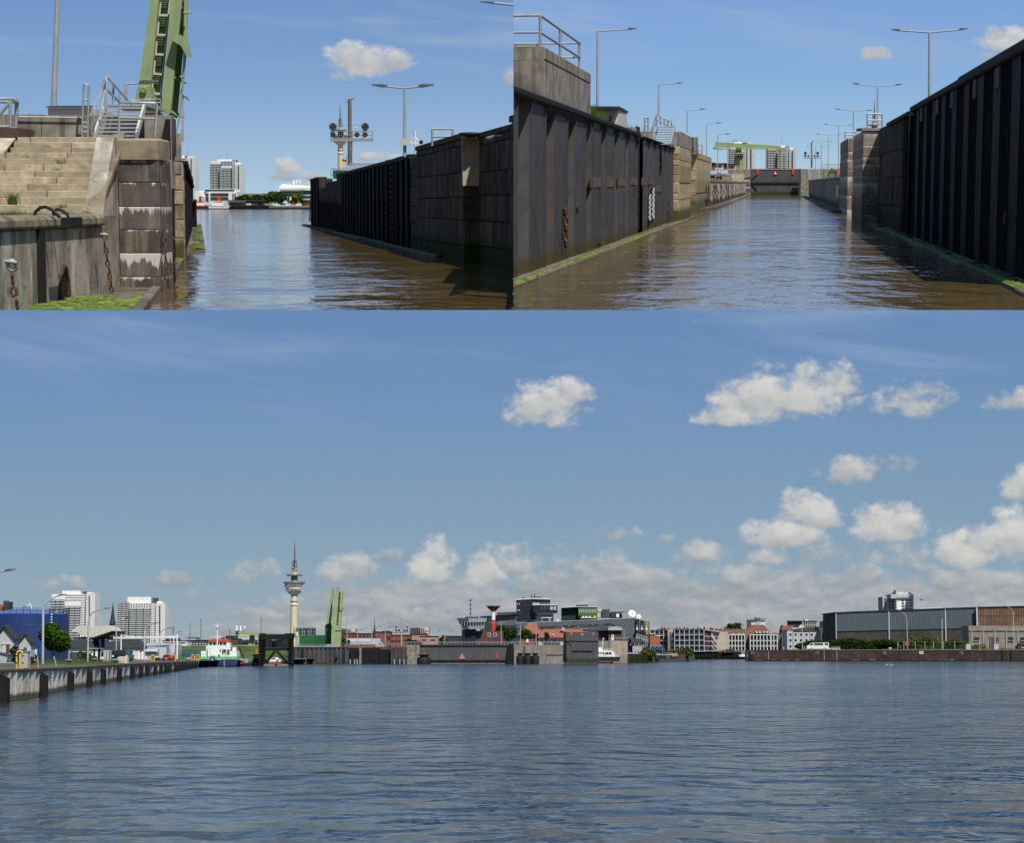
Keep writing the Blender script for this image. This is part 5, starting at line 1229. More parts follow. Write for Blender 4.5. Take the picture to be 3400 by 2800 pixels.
# lamps
for i,(x,yb_,yt,ax,ay)in enumerate(((1984,362,103,2115,94),(2187,380,281,2268,274),(2282,440,367,2343,361),(2346,592,412,2396,407),(2383,594,447,2425,444),(2415,565,469,2450,467))):
 w=-1.8 if i<3 else-1.2;Y=L_.p(UL(x,w),w,0).y if i<3 else(270,335,420)[i-3]
 lamp_post(P,x,yb_,yt,Y,[(ax,ay)],max(.06,5.2*Y/F*(1,.8,.65,.6,.55,.5)[i]*.5),['nearest single-arm lamp, left side of the chamber','second single-arm lamp from the left, above the metal stairs','third single-arm lamp, behind the stone pier','fourth single-arm lamp, standing on the low left wall','fifth single-arm lamp, before the green bridge beam','farthest single-arm lamp, overlapping the bridge beam'][i],'single-arm lamps on the left side',head=(32 if i==0 else 24-i*1.5)*Y/F/.75*.9)
# ---- right wall, in shade
t=Thing('lock_wall','tall black sheet pile wall in shade, right side of the chamber','lock wall',R_2.p(UR(3200),0,0))
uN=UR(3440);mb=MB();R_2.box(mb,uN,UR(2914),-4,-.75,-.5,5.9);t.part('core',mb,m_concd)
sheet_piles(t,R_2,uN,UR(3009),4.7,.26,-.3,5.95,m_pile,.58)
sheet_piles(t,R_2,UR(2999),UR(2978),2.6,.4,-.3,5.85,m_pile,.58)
for a,b,z in((uN,UR(3165),6.24),(UR(3165),UR(3007),6.18),(UR(2998),UR(2930),6.05)):mb=MB();R_2.block(mb,a,b,-1,.16,5.93 if b<UR(2999)else 5.84,z,.05);t.part('cap_beam',mb,m_pile)
mb=MB();R_2.box(mb,UR(3009),UR(2999),-.9,-.3,-.3,5.9);t.part('ladder_recess',mb,m_concd)
wall_ladder(t,R_2,UR(3004),-.28,.2,5.8,m_galv,1.2,.42)
masonry(t,R_2,UR(2978),UR(2900),.0,-.3,6.0,1.5,9,m_concd)
for x in(3040,3092,3140,3215,3290):mb=MB();u=UR(x);R_2.box(mb,u,u+1.1,.0,.05,5.3,5.9);t.part('rust_patch',mb,m_patch)
t.part('mooring_ring',MB().ring(R_2.p(UR(3330),.1,1.55),.16,.04,R_2.n,12,6),m_rust)
ledge(P,R_2,UR(2862),uN-10,0,.85,.04,'shaded timber ledge with moss along the right wall',14)
moss_strip(R_2,uN-10,UR(2980),.83,.04,.4,'green moss strip along the edge of the right ledge',70)
t=Thing('lock_pier','pier of big stones half in shadow on the right of the chamber','pier',R_2.p(UR(2905),.5,0))
def pier_r(t,xa,xb,Yf,dy,ys,m):
 x0,x1=at(xa,600,Yf).x,at(xb,600,Yf).x
 for a,b in zip(ys,ys[1:]):
  za,zb=at(xa,a,Yf).z+.004,at(xa,b,Yf).z-.004;o=rng.uniform(-.03,.03);c=.035;sh=V((.1321*dy,dy,0))
  f=lambda y,c:[(x0+c+o,y,za+c),(x1-c,y,za+c),(x1-c,y,zb-c),(x0+c+o,y,zb-c)]
  t.part('stone',MB().grid([[V(p)+sh for p in f(Yf,0)],f(Yf+.05,0),f(Yf+o*.5,c)],0,False),m)
m_pierr=mat('lock_pier_stone',(0.26,0.22,0.165),.9,.35,1.1,streak=(.10,.085,.07),sk=.6,spots=(.11,.085,.065),bump=.5,rnd=.42,drip=(.5,.48,.44),sscale=1.2)
pier_r(t,2862,2945,128,17,[770,712,672,647,608,584,545,521,483,433],m_pierr)
t.part('capstone',pbox(P,2861,2940,424,433,127.9,2),m_conc)
t=Thing('lock_pier','narrower second pier behind the gate slot, right side','pier',at(2820,700,166))
pier_r(t,2813,2850,166,20,[745,694,651,624,586,562,529,503,458],m_pierr)
rail_frame(2880,2929,377,425,132,'pale rail frame on top of the right stone pier',r=.06);rail_frame(2806,2842,437,460,170,'pale rail frame on the narrower second right pier',r=.06)
RR=Frame((R_2.p(0,.5,0).x,R_2.p(0,.5,0).y),AX,(-1,0));ur=lambda px:RR.upx(P,px)
t=Thing('lock_wall','long low right wall in shade with a green algae foot','lock wall',RR.p(ur(2780),0,0));ua,ub=ur(2793),ur(2672);n=14
for i in range(n):
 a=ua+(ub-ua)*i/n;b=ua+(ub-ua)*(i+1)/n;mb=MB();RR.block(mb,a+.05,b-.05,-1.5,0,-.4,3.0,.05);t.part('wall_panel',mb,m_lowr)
mb=MB();RR.box(mb,ua,ub,-1.6,.1,3.01,3.2);t.part('coping',mb,m_conc);mb=MB();RR.box(mb,ua,ub,-.1,.12,3.2,3.27);t.part('edge_rail',mb,m_galv)
mb=MB();u=ur(2767);RR.box(mb,u-1.5,u+1.5,.0,.08,1.2,2.4);t.part('number_plate',mb,m_white)
ledge(P,RR,ur(2790),ur(2662),0,1.0,.15,'long rust-brown timber fender along the low right wall',9,mossy=False)
t=Thing('metal_stairs','far pale metal stairs right of the gate','stairs',at(2705,600,380))
for i in range(10):A,B=at(2688,597-i*3.7,380+i*.4),at(2718,595.5-i*3.7,380+i*.4);t.part('tread',MB().box(A.x,B.x,A.y,A.y+.5,A.z,B.z),m_galv)
for x in(2686,2720):t.part('stringer',MB().beam(at(x+1,599,379.8),at(x-1,560,384),.15,.4),m_galv)
t=Thing('concrete_wall','far concrete wall behind the metal stairs right of the gate','wall',at(2750,595,388));t.part('wall_panel',pbox(P,2658,2735,561,650,388,3),m_conc);t.part('wall_panel',pbox(P,2735.5,2792,561,590,388,3),m_conc)
t=Thing('lock_pier','concrete pier right of the closed gate','pier',at(2668,645,440));
for a,b in((655,620),(620,592),(592,563)):t.part('stone',pbox(P,2660,2682,b+.3,a-.3,456,3),m_conc)
t=Thing('green_frame','small green steel frame against the far concrete wall','frame',at(2763,590,350))
for pts in([(2752,592),(2752,570),(2762,561),(2774,568),(2774,592)],[(2752,572),(2774,570)]):t.part('frame_bar',MB().tube([at(*p,350)for p in pts],.18,5),m_greend)
t=Thing('life_ring','red life ring box on the low right wall','life ring',at(2786,585,300));t.part('ring',MB().ring(at(2786,570,300),.4,.14,(0,1,0),12,6),m_red);t.part('post',MB().tube([at(2786,590,300.3),at(2786,560,300.3)],.06,5),m_galv)
for i,(x,yb_,yt,a1,a2)in enumerate(((3086,330,107,(2959,98),(3214,95)),(2914,425,286,(2831,277),(2996,280)),(2834,462,367,(2772,361),(2896,366)),(2784,592,417,(2735,412),(2832,414)),(2750,592,448,(2710,444),(2793,446)),(2727,565,470,(2692,469),(2763,470)),(2708,562,488,(2678,486),(2739,486)))):
 Y=(86,140,178,300,350,400,440)[i]
 lamp_post(P,x,yb_,yt,Y,[a1,a2],max(.06,(5,4,3.2,3,2.6,2.2,2)[i]*.5*Y/F),['nearest double-arm lamp, above the tall shaded wall','second double-arm lamp, before the distant antenna','third double-arm lamp, above the second right pier','fourth double-arm lamp, rising from the low right wall','fifth double-arm lamp, right of the signal gantry','sixth double-arm lamp, just beside the signal gantry','farthest double-arm lamp, overlapping the signal gantry'][i],'double-arm lamps on the right side',head=(30,22,16,13,11,9,8)[i]*Y/F/.75)
signal_gantry(455,.385,2695,557,'distant signal gantry on a brown pole right of the gate')
radio_tower(RIGHT,1300,2904,.78,331,600,'radio tower antenna showing above the right pier')
# bridge laid down over the lock, towers beyond
t=Thing('bascule_bridge','pale green bridge beam lowered across the lock behind the gate','bridge',at(2455,562,520))
t.part('beam',MB().grid([[at(2374,489,520),at(2374,471,520),at(2374,471,524),at(2374,489,524)],[at(2593,493,520),at(2593,484,520),at(2593,484,524),at(2593,493,524)]],0,False),m_green)
t.part('beam_end',MB().ext([at(2373,494,519.5),at(2400,494,519.5),at(2373,488,519.5)],(0,4,0)),m_green)
t.part('flange',MB().beam(at(2380,494.5,519.8),at(2593,494.5,519.8),.5,.2),m_green)
t.part('tower',MB().grid([[at(2441,562,521),at(2467,562,521),at(2467,562,525),at(2441,562,525)],[at(2443,490,521),at(2462,490,521),at(2462,490,525),at(2443,490,525)]],0,False),m_green)
t.part('platform',MB().beam(at(2442,509,520),at(2466,509,520),1.2,.35),m_green);t.part('strut',MB().tube([at(2591,494,522),at(2594,562,522)],.28,6),m_green)
for x in(2443,2451,2459,2466):t.part('post',MB().tube([at(x,526,519.8),at(x,509,519.8)],.12,4),m_pile)
tower_block(P,'apartment_tower','left white apartment tower behind the green bridge beam',1500,(2422,2443,2466,2480,2505),(494,478,506,474,470),base=575,rows=16,group='white towers beyond the lock gate')
tower_block(P,'apartment_tower','right white apartment tower behind the green bridge beam',1480,(2547,2577,2609,2619,2641),(497,489,507,495,482),base=575,rows=16,group='white towers beyond the lock gate')
picket(2730,2790,545,545,560,560,395,10,'thin railing far behind the right wall',m_galv)
# ================================================================ LOWER HALF: the harbour basin
CUR=HARB;P=HARB;at=P.at;gnd=P.gnd
rng=random.Random(21)
def Zc(py,Y):return P.at(CPX,py,Y).z
def TB(name,label,cat,x0,x1,yt,yb,Y,dep,m,group=None):
 t=Thing(name,label,cat,P.at((x0+x1)/2,yb,Y),group);t.part('wall',pbox(P,x0,x1,yt,yb,Y,dep),m);return t
def WN(t,x0,x1,y0,y1,Y,cols,rows,m=None,wf=.55,hf=.55,joined=True,fr=None,rec=.12):
 return facade(t,x0,x1,y0,y1,P,Y,cols,rows,m or m_glass,wf,hf,rec,fr,joined)
def PB(t,nm,x0,x1,y0,y1,Y,dep,m,**k):return t.part(nm,pbox(P,x0,x1,y0,y1,Y,dep),m,**k)
def EX(t,nm,pts,Y,dep,m,**k):return t.part(nm,MB().ext([P.at(x,y,Y)for x,y in pts],(0,dep,0)),m,**k)
def TU(t,nm,pts,Y,r,m,n=5,**k):return t.part(nm,MB().tube([P.at(x,y,Y)for x,y in pts],r,n),m,**k)
# ---- materials of this place
m_panel=mat('quay_panels',(0.68,0.59,0.47),.9,.3,1.2,streak=(.78,.75,.70),sk=.7,spots=(.26,.18,.12),algae=((0.05,0.055,0.018),.42),rnd=.28,sscale=3.2,bd=.04,bump=.4)
m_edge=mat('rusty_quay_edge',(0.12,0.06,0.035),.9,.4,2,spots=(.10,.12,.03),bd=.05,bump=.4)
m_tank=mat('blue_tank_paint',(0.020,0.045,0.16),.45,.12,.2,streak=(.015,.03,.10),sk=.4)
m_tanktop=mat('tank_roof_blue',(0.11,0.19,0.42),.6,.1,.3)
m_yel=mat('yellow_paint',(0.78,0.42,0.04),.5,.1,2)
m_ibc=mat('cream_box',(0.62,0.58,0.44),.7,.1,2)
m_cab=mat('grey_cabinet',(0.42,0.43,0.45),.6,.1,2)
m_hull=mat('ship_hull_blue',(0.030,0.045,0.16),.45,.15,.6)
m_hullg=mat('ship_green_stripe',(0.18,0.50,0.20),.5,.1,.6)
m_portal=mat('black_steel',(0.014,0.015,0.016),.8,.25,1,streak=(.026,.024,.022),sk=.3,spec=.15)
m_rquay=mat('dark_timber_quay',(0.050,0.030,0.024),.85,.35,.4,streak=(.085,.05,.04),sk=.5,spots=(.03,.024,.02),rnd=.2,algae=((.02,.02,.012),.6))
m_shed=mat('grey_corrugated',(0.085,0.105,0.12),.6,.08,.2)
m_shedd=mat('dark_plinth',(0.055,0.050,0.042),.9,.25,.3,streak=(.08,.075,.06),sk=.4)
m_rustw=mat('rust_corrugated',(0.17,0.10,0.06),.8,.25,.3,streak=(.10,.055,.03),sk=.7)
m_oldc=mat('old_concrete_house',(0.26,0.235,0.20),.9,.2,.4,streak=(.14,.12,.10),sk=.5)
m_blk=mat('black_cladding',(0.018,0.020,0.026),.5,.2,.6)
m_teal=mat('teal_glass',(0.035,0.06,0.065),.15,.25,.3,spec=.5)
m_grnc=mat('green_cladding',(0.06,0.15,0.035),.6,.1,.4)
m_grnd=mat('dark_green_cladding',(0.012,0.035,0.024),.6,.15,.4)
m_yc=mat('yellow_cladding',(0.72,0.58,0.06),.6,.05,.5)
m_pat=mat('pattern_cladding_light',(0.33,0.34,0.35),.7,.1,.6)
m_rooft=mat('brown_roof_tiles',(0.15,0.105,0.085),.85,.2,.5)
m_wfr=mat('white_frames',(0.62,0.62,0.60),.7,.05,1)
m_wareh=mat('grey_render',(0.46,0.47,0.49),.85,.08,.4)
m_taup=mat('taupe_walls',(0.17,0.15,0.135),.9,.1,.4)
m_sand=mat('sand_walls',(0.50,0.41,0.31),.85,.08,.4)
m_pink=mat('pink_brick',(0.42,0.25,0.20),.9,.12,.4)
m_orange=mat('hi_vis_orange',(0.85,0.16,0.04),.7,.1,4)
m_skin=mat('skin',(0.5,0.3,0.22),.6,.05,4)
m_hedge=leaf_mat('hedge_leaves',(0.055,0.10,0.02))
# ---- ground of the harbour
def strip(pts,far,m,name):
 mb=MB()
 for a,b in zip(pts,pts[1:]):mb.face([a,b,V((far,b.y,b.z)),V((far,a.y,a.z))])
 return struct(name,mb,m)
QX=[(-180,2385,2243),(-60,2352,2233),(0,2335,2227),(133,2316,2222),(224,2293,2218),(288,2282,2215),(335,2272,2211.5),(389,2262,2209),(431,2255,2206.5),(462,2249,2204.7),(482,2246,2203.7),(510,2242,2202.5),(529,2239,2201.7),(546,2236,2201),(559,2234,2200.4),(578,2231,2199.6),(590,2229,2199),(600,2227,2198.5),(609,2225.5,2198),(618,2224,2197.6),(627,2222.5,2197.2),(636,2221,2196.8),(645,2219.5,2196.2),(652,2218.6,2195.8),(659,2217.6,2195.4)]
qb=[gnd(x,y)for x,y,_ in QX]
qt=[V((b.x,b.y,P.at(x,yt,b.y).z))for(x,_,yt),b in zip(QX,qb)]
m_lgr=bpy.data.materials.new('worn_quay_ground');m_lgr.use_nodes=True;nt=NT(m_lgr.node_tree)
co=nt.n('ShaderNodeTexCoord').outputs['Object']
c_=nt.mix(nt.mr(nt.noise(nt.vm('MULTIPLY',co,(1,.35,1)),.35,5,.6),.44,.54),(0.105,0.10,0.092),(0.085,0.12,0.03))
c_=nt.mix(nt.mr(nt.noise(co,2.2,4,.6),.4,.7,0,.6),c_,(0.15,.135,.10))
b_=nt.n('ShaderNodeBsdfPrincipled');nt.l(c_,b_.inputs[0]);b_.inputs['Roughness'].default_value=.95;o_=nt.n('ShaderNodeOutputMaterial');nt.l(b_.outputs[0],o_.inputs[0])
strip([p-V((.3,0,.02))for p in qt],-420,m_lgr,'quay_ground')
mb=MB().face([qt[-1]-V((.3,0,.02)),V((qt[-1].x+12,520,1.2)),V((-420,520,1.2)),V((-420,qt[-1].y,qt[-1].z))]);struct('quay_ground',mb,m_lgr)
GZ=1.28
def ly(yb):return(EYE.z-GZ)*F/(yb-2170)
t=Thing('quay_wall','left quay wall of streaked panels between black fender posts','quay wall',qb[2])
for i,(a,b,c,d)in enumerate(zip(qb,qb[1:],qt,qt[1:])):
 L=(b-a).length;f=Frame((a.x,a.y),(b.x-a.x,b.y-a.y),(1,-.3));z1=(c.z+d.z)/2
 npx=QX[i+1][0]-QX[i][0];n=max(1,min(6,int(npx/18)or 1));u0=.75 if i>=1 else 0
 uu=u0
 for k in range(n):
  v=u0+(L-u0)*(k+1)/n;w=rng.uniform(-.02,.04);e=(v-uu)*.11;mb=MB();za,zb=-.5,z1-.10+rng.uniform(-.03,0);mb.grid([[f.p(uu+.02,-.5,za),f.p(v-.02,-.5,za),f.p(v-.02,-.5,zb),f.p(uu+.02,-.5,zb)],[f.p(uu+.02,w-e,za),f.p(v-.02,w,za),f.p(v-.02,w,zb),f.p(uu+.02,w-e,zb)]],0,False);t.part('panel',mb,m_panel);uu=v
 mb=MB();mb.grid([[f.p(0,-.6,c.z-.11),f.p(0,.03,c.z-.11),f.p(0,.04,c.z),f.p(0,-.6,c.z+.03)],[f.p(L,-.6,d.z-.11),f.p(L,.03,d.z-.11),f.p(L,.04,d.z),f.p(L,-.6,d.z+.03)]],0,False);t.part('edge_beam',mb,m_edge)
 hw=.42 if i<12 else .5;mb=MB()
 mb.grid([[f.p(-hw,.02,-.6),f.p(hw,.02,-.6),f.p(hw,.42,-.6),f.p(-hw,.42,-.6)],[f.p(-hw,.02,c.z-.16),f.p(hw,.02,c.z-.22),f.p(hw,.40,c.z-.42),f.p(-hw,.40,c.z-.36)]],0,False);t.part('fender_post',mb,m_portal)
 if i in(3,5):
  mb=MB();mb2=f.box(mb,L*.30,L*.30+.28,.05,.09,.55,1.25);pl_=t.part('depth_board',mb,m_black)
  for k in range(3):mb=MB();f.box(mb,L*.30+.06,L*.30+.22,.09,.11,.62+k*.22,.72+k*.22);t.part('mark',mb,m_white,parent=pl_)
mb=MB();rg=random.Random(4)
for i in range(1,14):
 for k in range(26):p=qt[i].lerp(qt[i+1],rg.random());weeds(mb,p+V((-.25,0,.0)),2,.16,(.2,.2),rg)
solo('weeds',mb,m_leafy,'ragged grass fringe along the rusty edge of the left quay','grass',kind='stuff')
mb=MB();rg=random.Random(14)
for k in range(2600):Y=rg.uniform(185,320);x=(rg.uniform(100,420)-CPX)/F*Y;weeds(mb,V((x,Y,1.38)),1,.55,(.3,.3),rg)
solo('grass_strip',mb,m_leaf,'rough grass strip between the left quay and the sheds','grass',kind='stuff')
# ---- things on the left quay
def bollard(px,yb,lbl):
 Y=P.dep(yb,1.5);p=at(px,yb,Y);k=1.0
 t=Thing('mooring_bollard',lbl,'bollard',p,'mooring bollards on the left quay');t.part('post',MB().lathe(p,[(.20,-.02),(.17,.12),(.17,.26)],10),m_rust);t.part('head',MB().lathe(p,[(.18,.24),(.34,.32),(.34,.40),(.1,.43)],10),m_pink)
bollard(110,2208,'rusty mooring bollard right of the grey cabinet');bollard(228,2205,'rusty mooring bollard between the leaning post and second lamp');bollard(313,2200,'pale-topped mooring bollard right of the second curved lamp')
Yh=116.0
t=Thing('hoop_barrier','yellow and black hoop barrier protecting the grey cabinet','hoop barrier',at(65,2222,Yh))
r=6*Yh/F*.5
pts=[at(55.5,2222,Yh),at(55.5,2172,Yh),at(57,2167,Yh),at(61,2164.5,Yh),at(66,2164,Yh),at(71,2164.5,Yh),at(74.5,2168,Yh),at(75.5,2173,Yh),at(75.5,2222,Yh)]
t.part('hoop',MB().tube(pts,r*1.15,10),m_yel)
for x in(55.5,75.5):
 for y in(2179,2203):t.part('black_band',MB().tube([at(x,y-2.2,Yh),at(x,y+2.2,Yh)],r*1.22,10),m_black)
t=Thing('cabinet','tall grey electrical cabinet behind the yellow hoop barrier','cabinet',at(82,2222,118));t.part('body',pbox(P,62,93,2165,2221,118,.6),m_cab);t.part('door',pbox(P,79,92,2168,2219,117.96,.06),m_cab);t.part('lid',pbox(P,61,94,2163.5,2165.5,117.9,.8),m_galv);t.part('dark_box',pbox(P,93,106,2182,2198,121,.6),m_black)
for(xa,ya,xb,yb,lb)in((124.5,2181,126,2219,'short upright pale post beside the rusty bollard'),(178,2180,187,2213,'pale post leaning to the left on the quay')):
 Y=P.dep(yb,1.5);solo('timber_post',MB().tube([at(xb,yb,Y),at(xa,ya,Y)],.055,6),m_pale,lb,'post')
def bent_lamp(px,yb,pts,Y,lb,r,head=.9,grp='curved lamps along the left quay',pl=P):
 base=pl.at(px,yb,Y);t=Thing('street_lamp',lb,'street lamp',base,grp);q=[base]+[pl.at(*p,Y)for p in pts]
 d=(q[-1]-q[-2]).normalized();sm=[]
 for i in range(1,len(q)-1):
  a,b,c=q[i-1].lerp(q[i],.5)if i>1 else q[1],q[i],q[i].lerp(q[i+1],.5)
  for k in range(5):s=k/5;sm.append(a*(1-s)**2+b*2*s*(1-s)+c*s*s)
 sm=[base]+sm+[q[-1]-d*head*.7]
 t.part('pole',MB().tube(sm,r*1.1,7,r1=r*.6),m_lamp)
 e=q[-1];u=V((0,0,1));s=V((0,.15,0));a=e-d*head*.7
 t.part('lamp_head',MB().grid([[a-s*.5-u*.03,a+s*.5-u*.03,a+s*.5+u*.06,a-s*.5+u*.06],[a+d*head*.3-s-u*.05,a+d*head*.3+s-u*.05,a+d*head*.3+s+u*.1,a+d*head*.3-s+u*.1],[e-s*.7,e+s*.7,e+s*.6+u*.05,e-s*.6+u*.05]],0,False),m_head)
 return t
bent_lamp(-46,2225,[(-46,1930),(-40,1912),(-20,1903),(10,1898),(50,1892)],120,'curved lamp whose head reaches in at the far left edge',.07)
bent_lamp(142,2206,[(143,2034),(146,2012),(161,1996),(184,1981),(222,1974)],190,'nearest curved lamp, rising before the blue tank',.11,1.2)
bent_lamp(291,2201,[(294,2072),(297,2046),(311,2031),(331,2024),(369,2020)],235,'second curved lamp, in front of the white canopy',.11,1.2)
bent_lamp(386,2168,[(386,2086),(389,2069),(403,2057),(417,2053),(436,2049)],300,'third curved lamp, right of the white canopy',.09,1.2)
bent_lamp(479,2198,[(480,2095),(483,2082),(496,2074),(508,2072),(530,2069)],290,'fourth curved lamp, before the white tower wing',.09,1.2)
bent_lamp(529,2190,[(529,2116),(532,2102),(543,2091),(554,2088),(573,2086)],330,'fifth curved lamp, by the white pipe bridge',.09,1.3)
bent_lamp(566,2180,[(566,2120),(569,2110),(578,2104),(588,2101),(606,2098)],380,'farthest curved lamp, over the pipe bridge end',.08,1.4)
# tank
Yt=330.0;c=at(85,2170,Yt+7.2);R_=141*Yt/F;t=Thing('storage_tank','huge dark blue cylindrical storage tank with railing and pale dome','storage tank',V((c.x,c.y,1.2)))
C0=V((c.x,c.y,0));zr=Zc(2041,Yt+7)
t.part('shell',MB().lathe(C0,[(R_,1.2),(R_,zr)],64),m_tank);t.part('dome',MB().lathe(C0,[(R_*.995,zr),(R_*.6,zr+.62),(R_*.2,zr+.92),(.1,zr+.95)],64),m_tanktop)
for k in range(1,4):t.part('weld_ring',MB().lathe(C0,[(R_+.02,1.2+(zr-1.2)*k/4),(R_+.04,1.25+(zr-1.2)*k/4),(R_+.02,1.3+(zr-1.2)*k/4)],64),m_tank)
mb=MB()
for k in range(40):a=k*math.pi/20;p=C0+V((R_*math.cos(a),R_*math.sin(a),zr));mb.tube([p,p+V((0,0,.9))],.035,4)
for z in(.5,.9):mb.ring(C0+V((0,0,zr+z)),R_,.03,(0,0,1),60,4)
t.part('railing',mb,m_portal,stuff=True)
a=-1.57+.84;q=C0+V(((R_+.12)*math.cos(a),(R_+.12)*math.sin(a),0));mb=MB()
for s in(-.25,.25):mb.tube([q+V((s,0,1.3)),q+V((s,0,zr+.9))],.05,4)
la=t.part('ladder',mb,m_portal);mb=MB()
for k in range(12):z=zr-.2-k*.42;mb.box(q.x-.14,q.x+.14,q.y-.12,q.y-.02,z,z+.16)
t.part('rungs',mb,m_white,parent=la,stuff=True)
mb=MB();p=at(104,2024,Yt+4);mb.tube([p,p+V((0,0,.55)),p+V((-.25,0,.85)),p+V((-.6,0,.75)),p+V((-.7,0,.3))],.10,7);t.part('vent_pipe',mb,m_white);TU(t,'vent_pipe',[(78,2024),(78,2017),(92,2016),(92,2022)],Yt+4,.06,m_portal)
t=Thing('brick_house','red tiled roof with dark square chimney behind the blue tank','house',at(10,2060,365));EX(t,'roof',[(-40,2060),(43,2060),(43,2034),(0,2008),(-40,2008)],365,6,m_tile);t.part('chimney',pbox(P,10,34,1999,2032,364,2),m_slate);t.part('wall',pbox(P,-40,40,2035,2150,366,6),m_brick)
for x in(15,21,27):t.part('chimney_pot',MB().tube([at(x,2000,365),at(x,1995,365)],.12,5),m_black)
# gable houses
def gable_house(x0,xa,x1,ya,ye,yb,Y,dep,lb,side=None):
 t=Thing('gable_house',lb,'house',at(xa,yb,Y));EX(t,'wall',[(x0,yb),(x1,yb),(x1,ye),(xa,ya),(x0,ye)],Y,dep,m_wareh)
 u=2.5
 mb=MB()
 for(xb,yb2)in((x1,ye),(x0,ye)):
  s=1 if xb>xa else-1;e=.35
  p=[at(xa,ya-3,Y-e),at(xb+s*5,yb2+3,Y-e)];h=V((0,0,-.14))
  mb.grid([[p[0],p[1],p[1]+h,p[0]+h],[q+V((0,dep+e,0))for q in(p[0],p[1],p[1]+h,p[0]+h)]],0,False)
 t.part('roof',mb,m_slate);return t
t=gable_house(-20,14,46,2078,2118,2203,170,1.6,'pale gable house with brown shutter at the left edge');t.part('shutter',pbox(P,20,31,2141,2168,169.9,.15),m_brickd);t.part('door',pbox(P,7,20,2142,2168,169.9,.12),m_offw);t.part('lintel',pbox(P,5,33,2136,2141,169.85,.2),m_offw)
t=gable_house(63,85,103,2104,2132,2196,200,1.6,'smaller pale gable house with grey roof, right of its neighbour');t.part('door',pbox(P,78,88,2151,2163,199.9,.12),m_dkpan)
EX(t,'side_roof',[(42,2108),(85,2102),(66,2130),(44,2133)],203,.3,m_slate)
bush(P,42,74,2198,2145,168,'dark ivy bush between the two pale gable houses',m_leafd,500,size=.22)
bush(P,104,124,2196,2172,205,'low dark bush beside the smaller gable house',m_leafd,260,size=.2)
t=Thing('roller_gate','white slatted gate right of the smaller gable house','gate',at(114,2180,212))
for k in range(4):t.part('slat',pbox(P,104,122,2158+k*4,2161+k*4,212,.06),m_white)
t.part('post',pbox(P,121,123,2157,2182,212,.1),m_white)
tree(P,177,2202,2077,222,100,'broad round bright green tree in front of the blue tank',leaf_mat('lime_leaves',(0.075,0.14,0.015)),n=5200,seed=4,size=.26,lowcrown=.16)
# cars
def wheel(t,c,r,w=.2):
 mb=MB();n=12
 ring=lambda rr,y:[c+V((rr*math.cos(2*math.pi*k/n),y,rr*math.sin(2*math.pi*k/n)))for k in range(n)]
 o=t.part('wheel',mb.grid([ring(r*.9,0),ring(r,.03),ring(r,w),ring(r*.9,w+.02)],0,False),m_black);t.part('rim',MB().grid([ring(r*.6,-.012),ring(r*.55,.01)],0,False),m_cab,parent=o)
def car_side(x0,x1,yb,Y,m,lb,prof=None,win=None,flip=False,grp=None,wd=1.75,cat='car',name='parked_car',lights=True):
 a,b=at(x0,yb,Y),at(x1,yb,Y);L=b.x-a.x;t=Thing(name,lb,cat,a.lerp(b,.5),grp)
 X=lambda f:(b.x-f*L)if flip else(a.x+f*L)
 prof=prof or[(0,.10),(.01,.26),(.10,.33),(.26,.36),(.36,.62*.55),(.38,.58),(.78,.60),(.97,.40),(1,.22),(.98,.10)]
 H=lambda h:a.z+h*L
 t.part('body',MB().ext([(X(u),Y,H(h))for u,h in prof],(0,wd,0)),m)
 for w in(win or[]):t.part('window',MB().ext([(X(u),Y-.02,H(h))for u,h in w],(0,wd+.04,0)),m_glass)
 for f in(.19,.80):wheel(t,V((X(f),Y-.03,a.z+L*.072)),L*.072)
 if lights:t.part('headlight',MB().box(*sorted((X(.0),X(.03))),Y-.02,Y+.3,H(.2),H(.245)),m_white);t.part('tail_light',MB().box(*sorted((X(.975),X(1.0))),Y-.02,Y+.25,H(.2),H(.27)),m_red)
 return t
SEDAN=[(0,.07),(-.005,.17),(.03,.215),(.24,.245),(.36,.335),(.70,.345),(.86,.26),(.985,.235),(1,.15),(.99,.07)]
HATCH=[(0,.07),(-.005,.18),(.04,.23),(.25,.26),(.38,.37),(.82,.385),(.96,.27),(1,.23),(1,.09)]
HW=[[(.30,.265),(.395,.355),(.56,.362),(.56,.265)],[(.58,.265),(.58,.362),(.80,.365),(.90,.27)]]
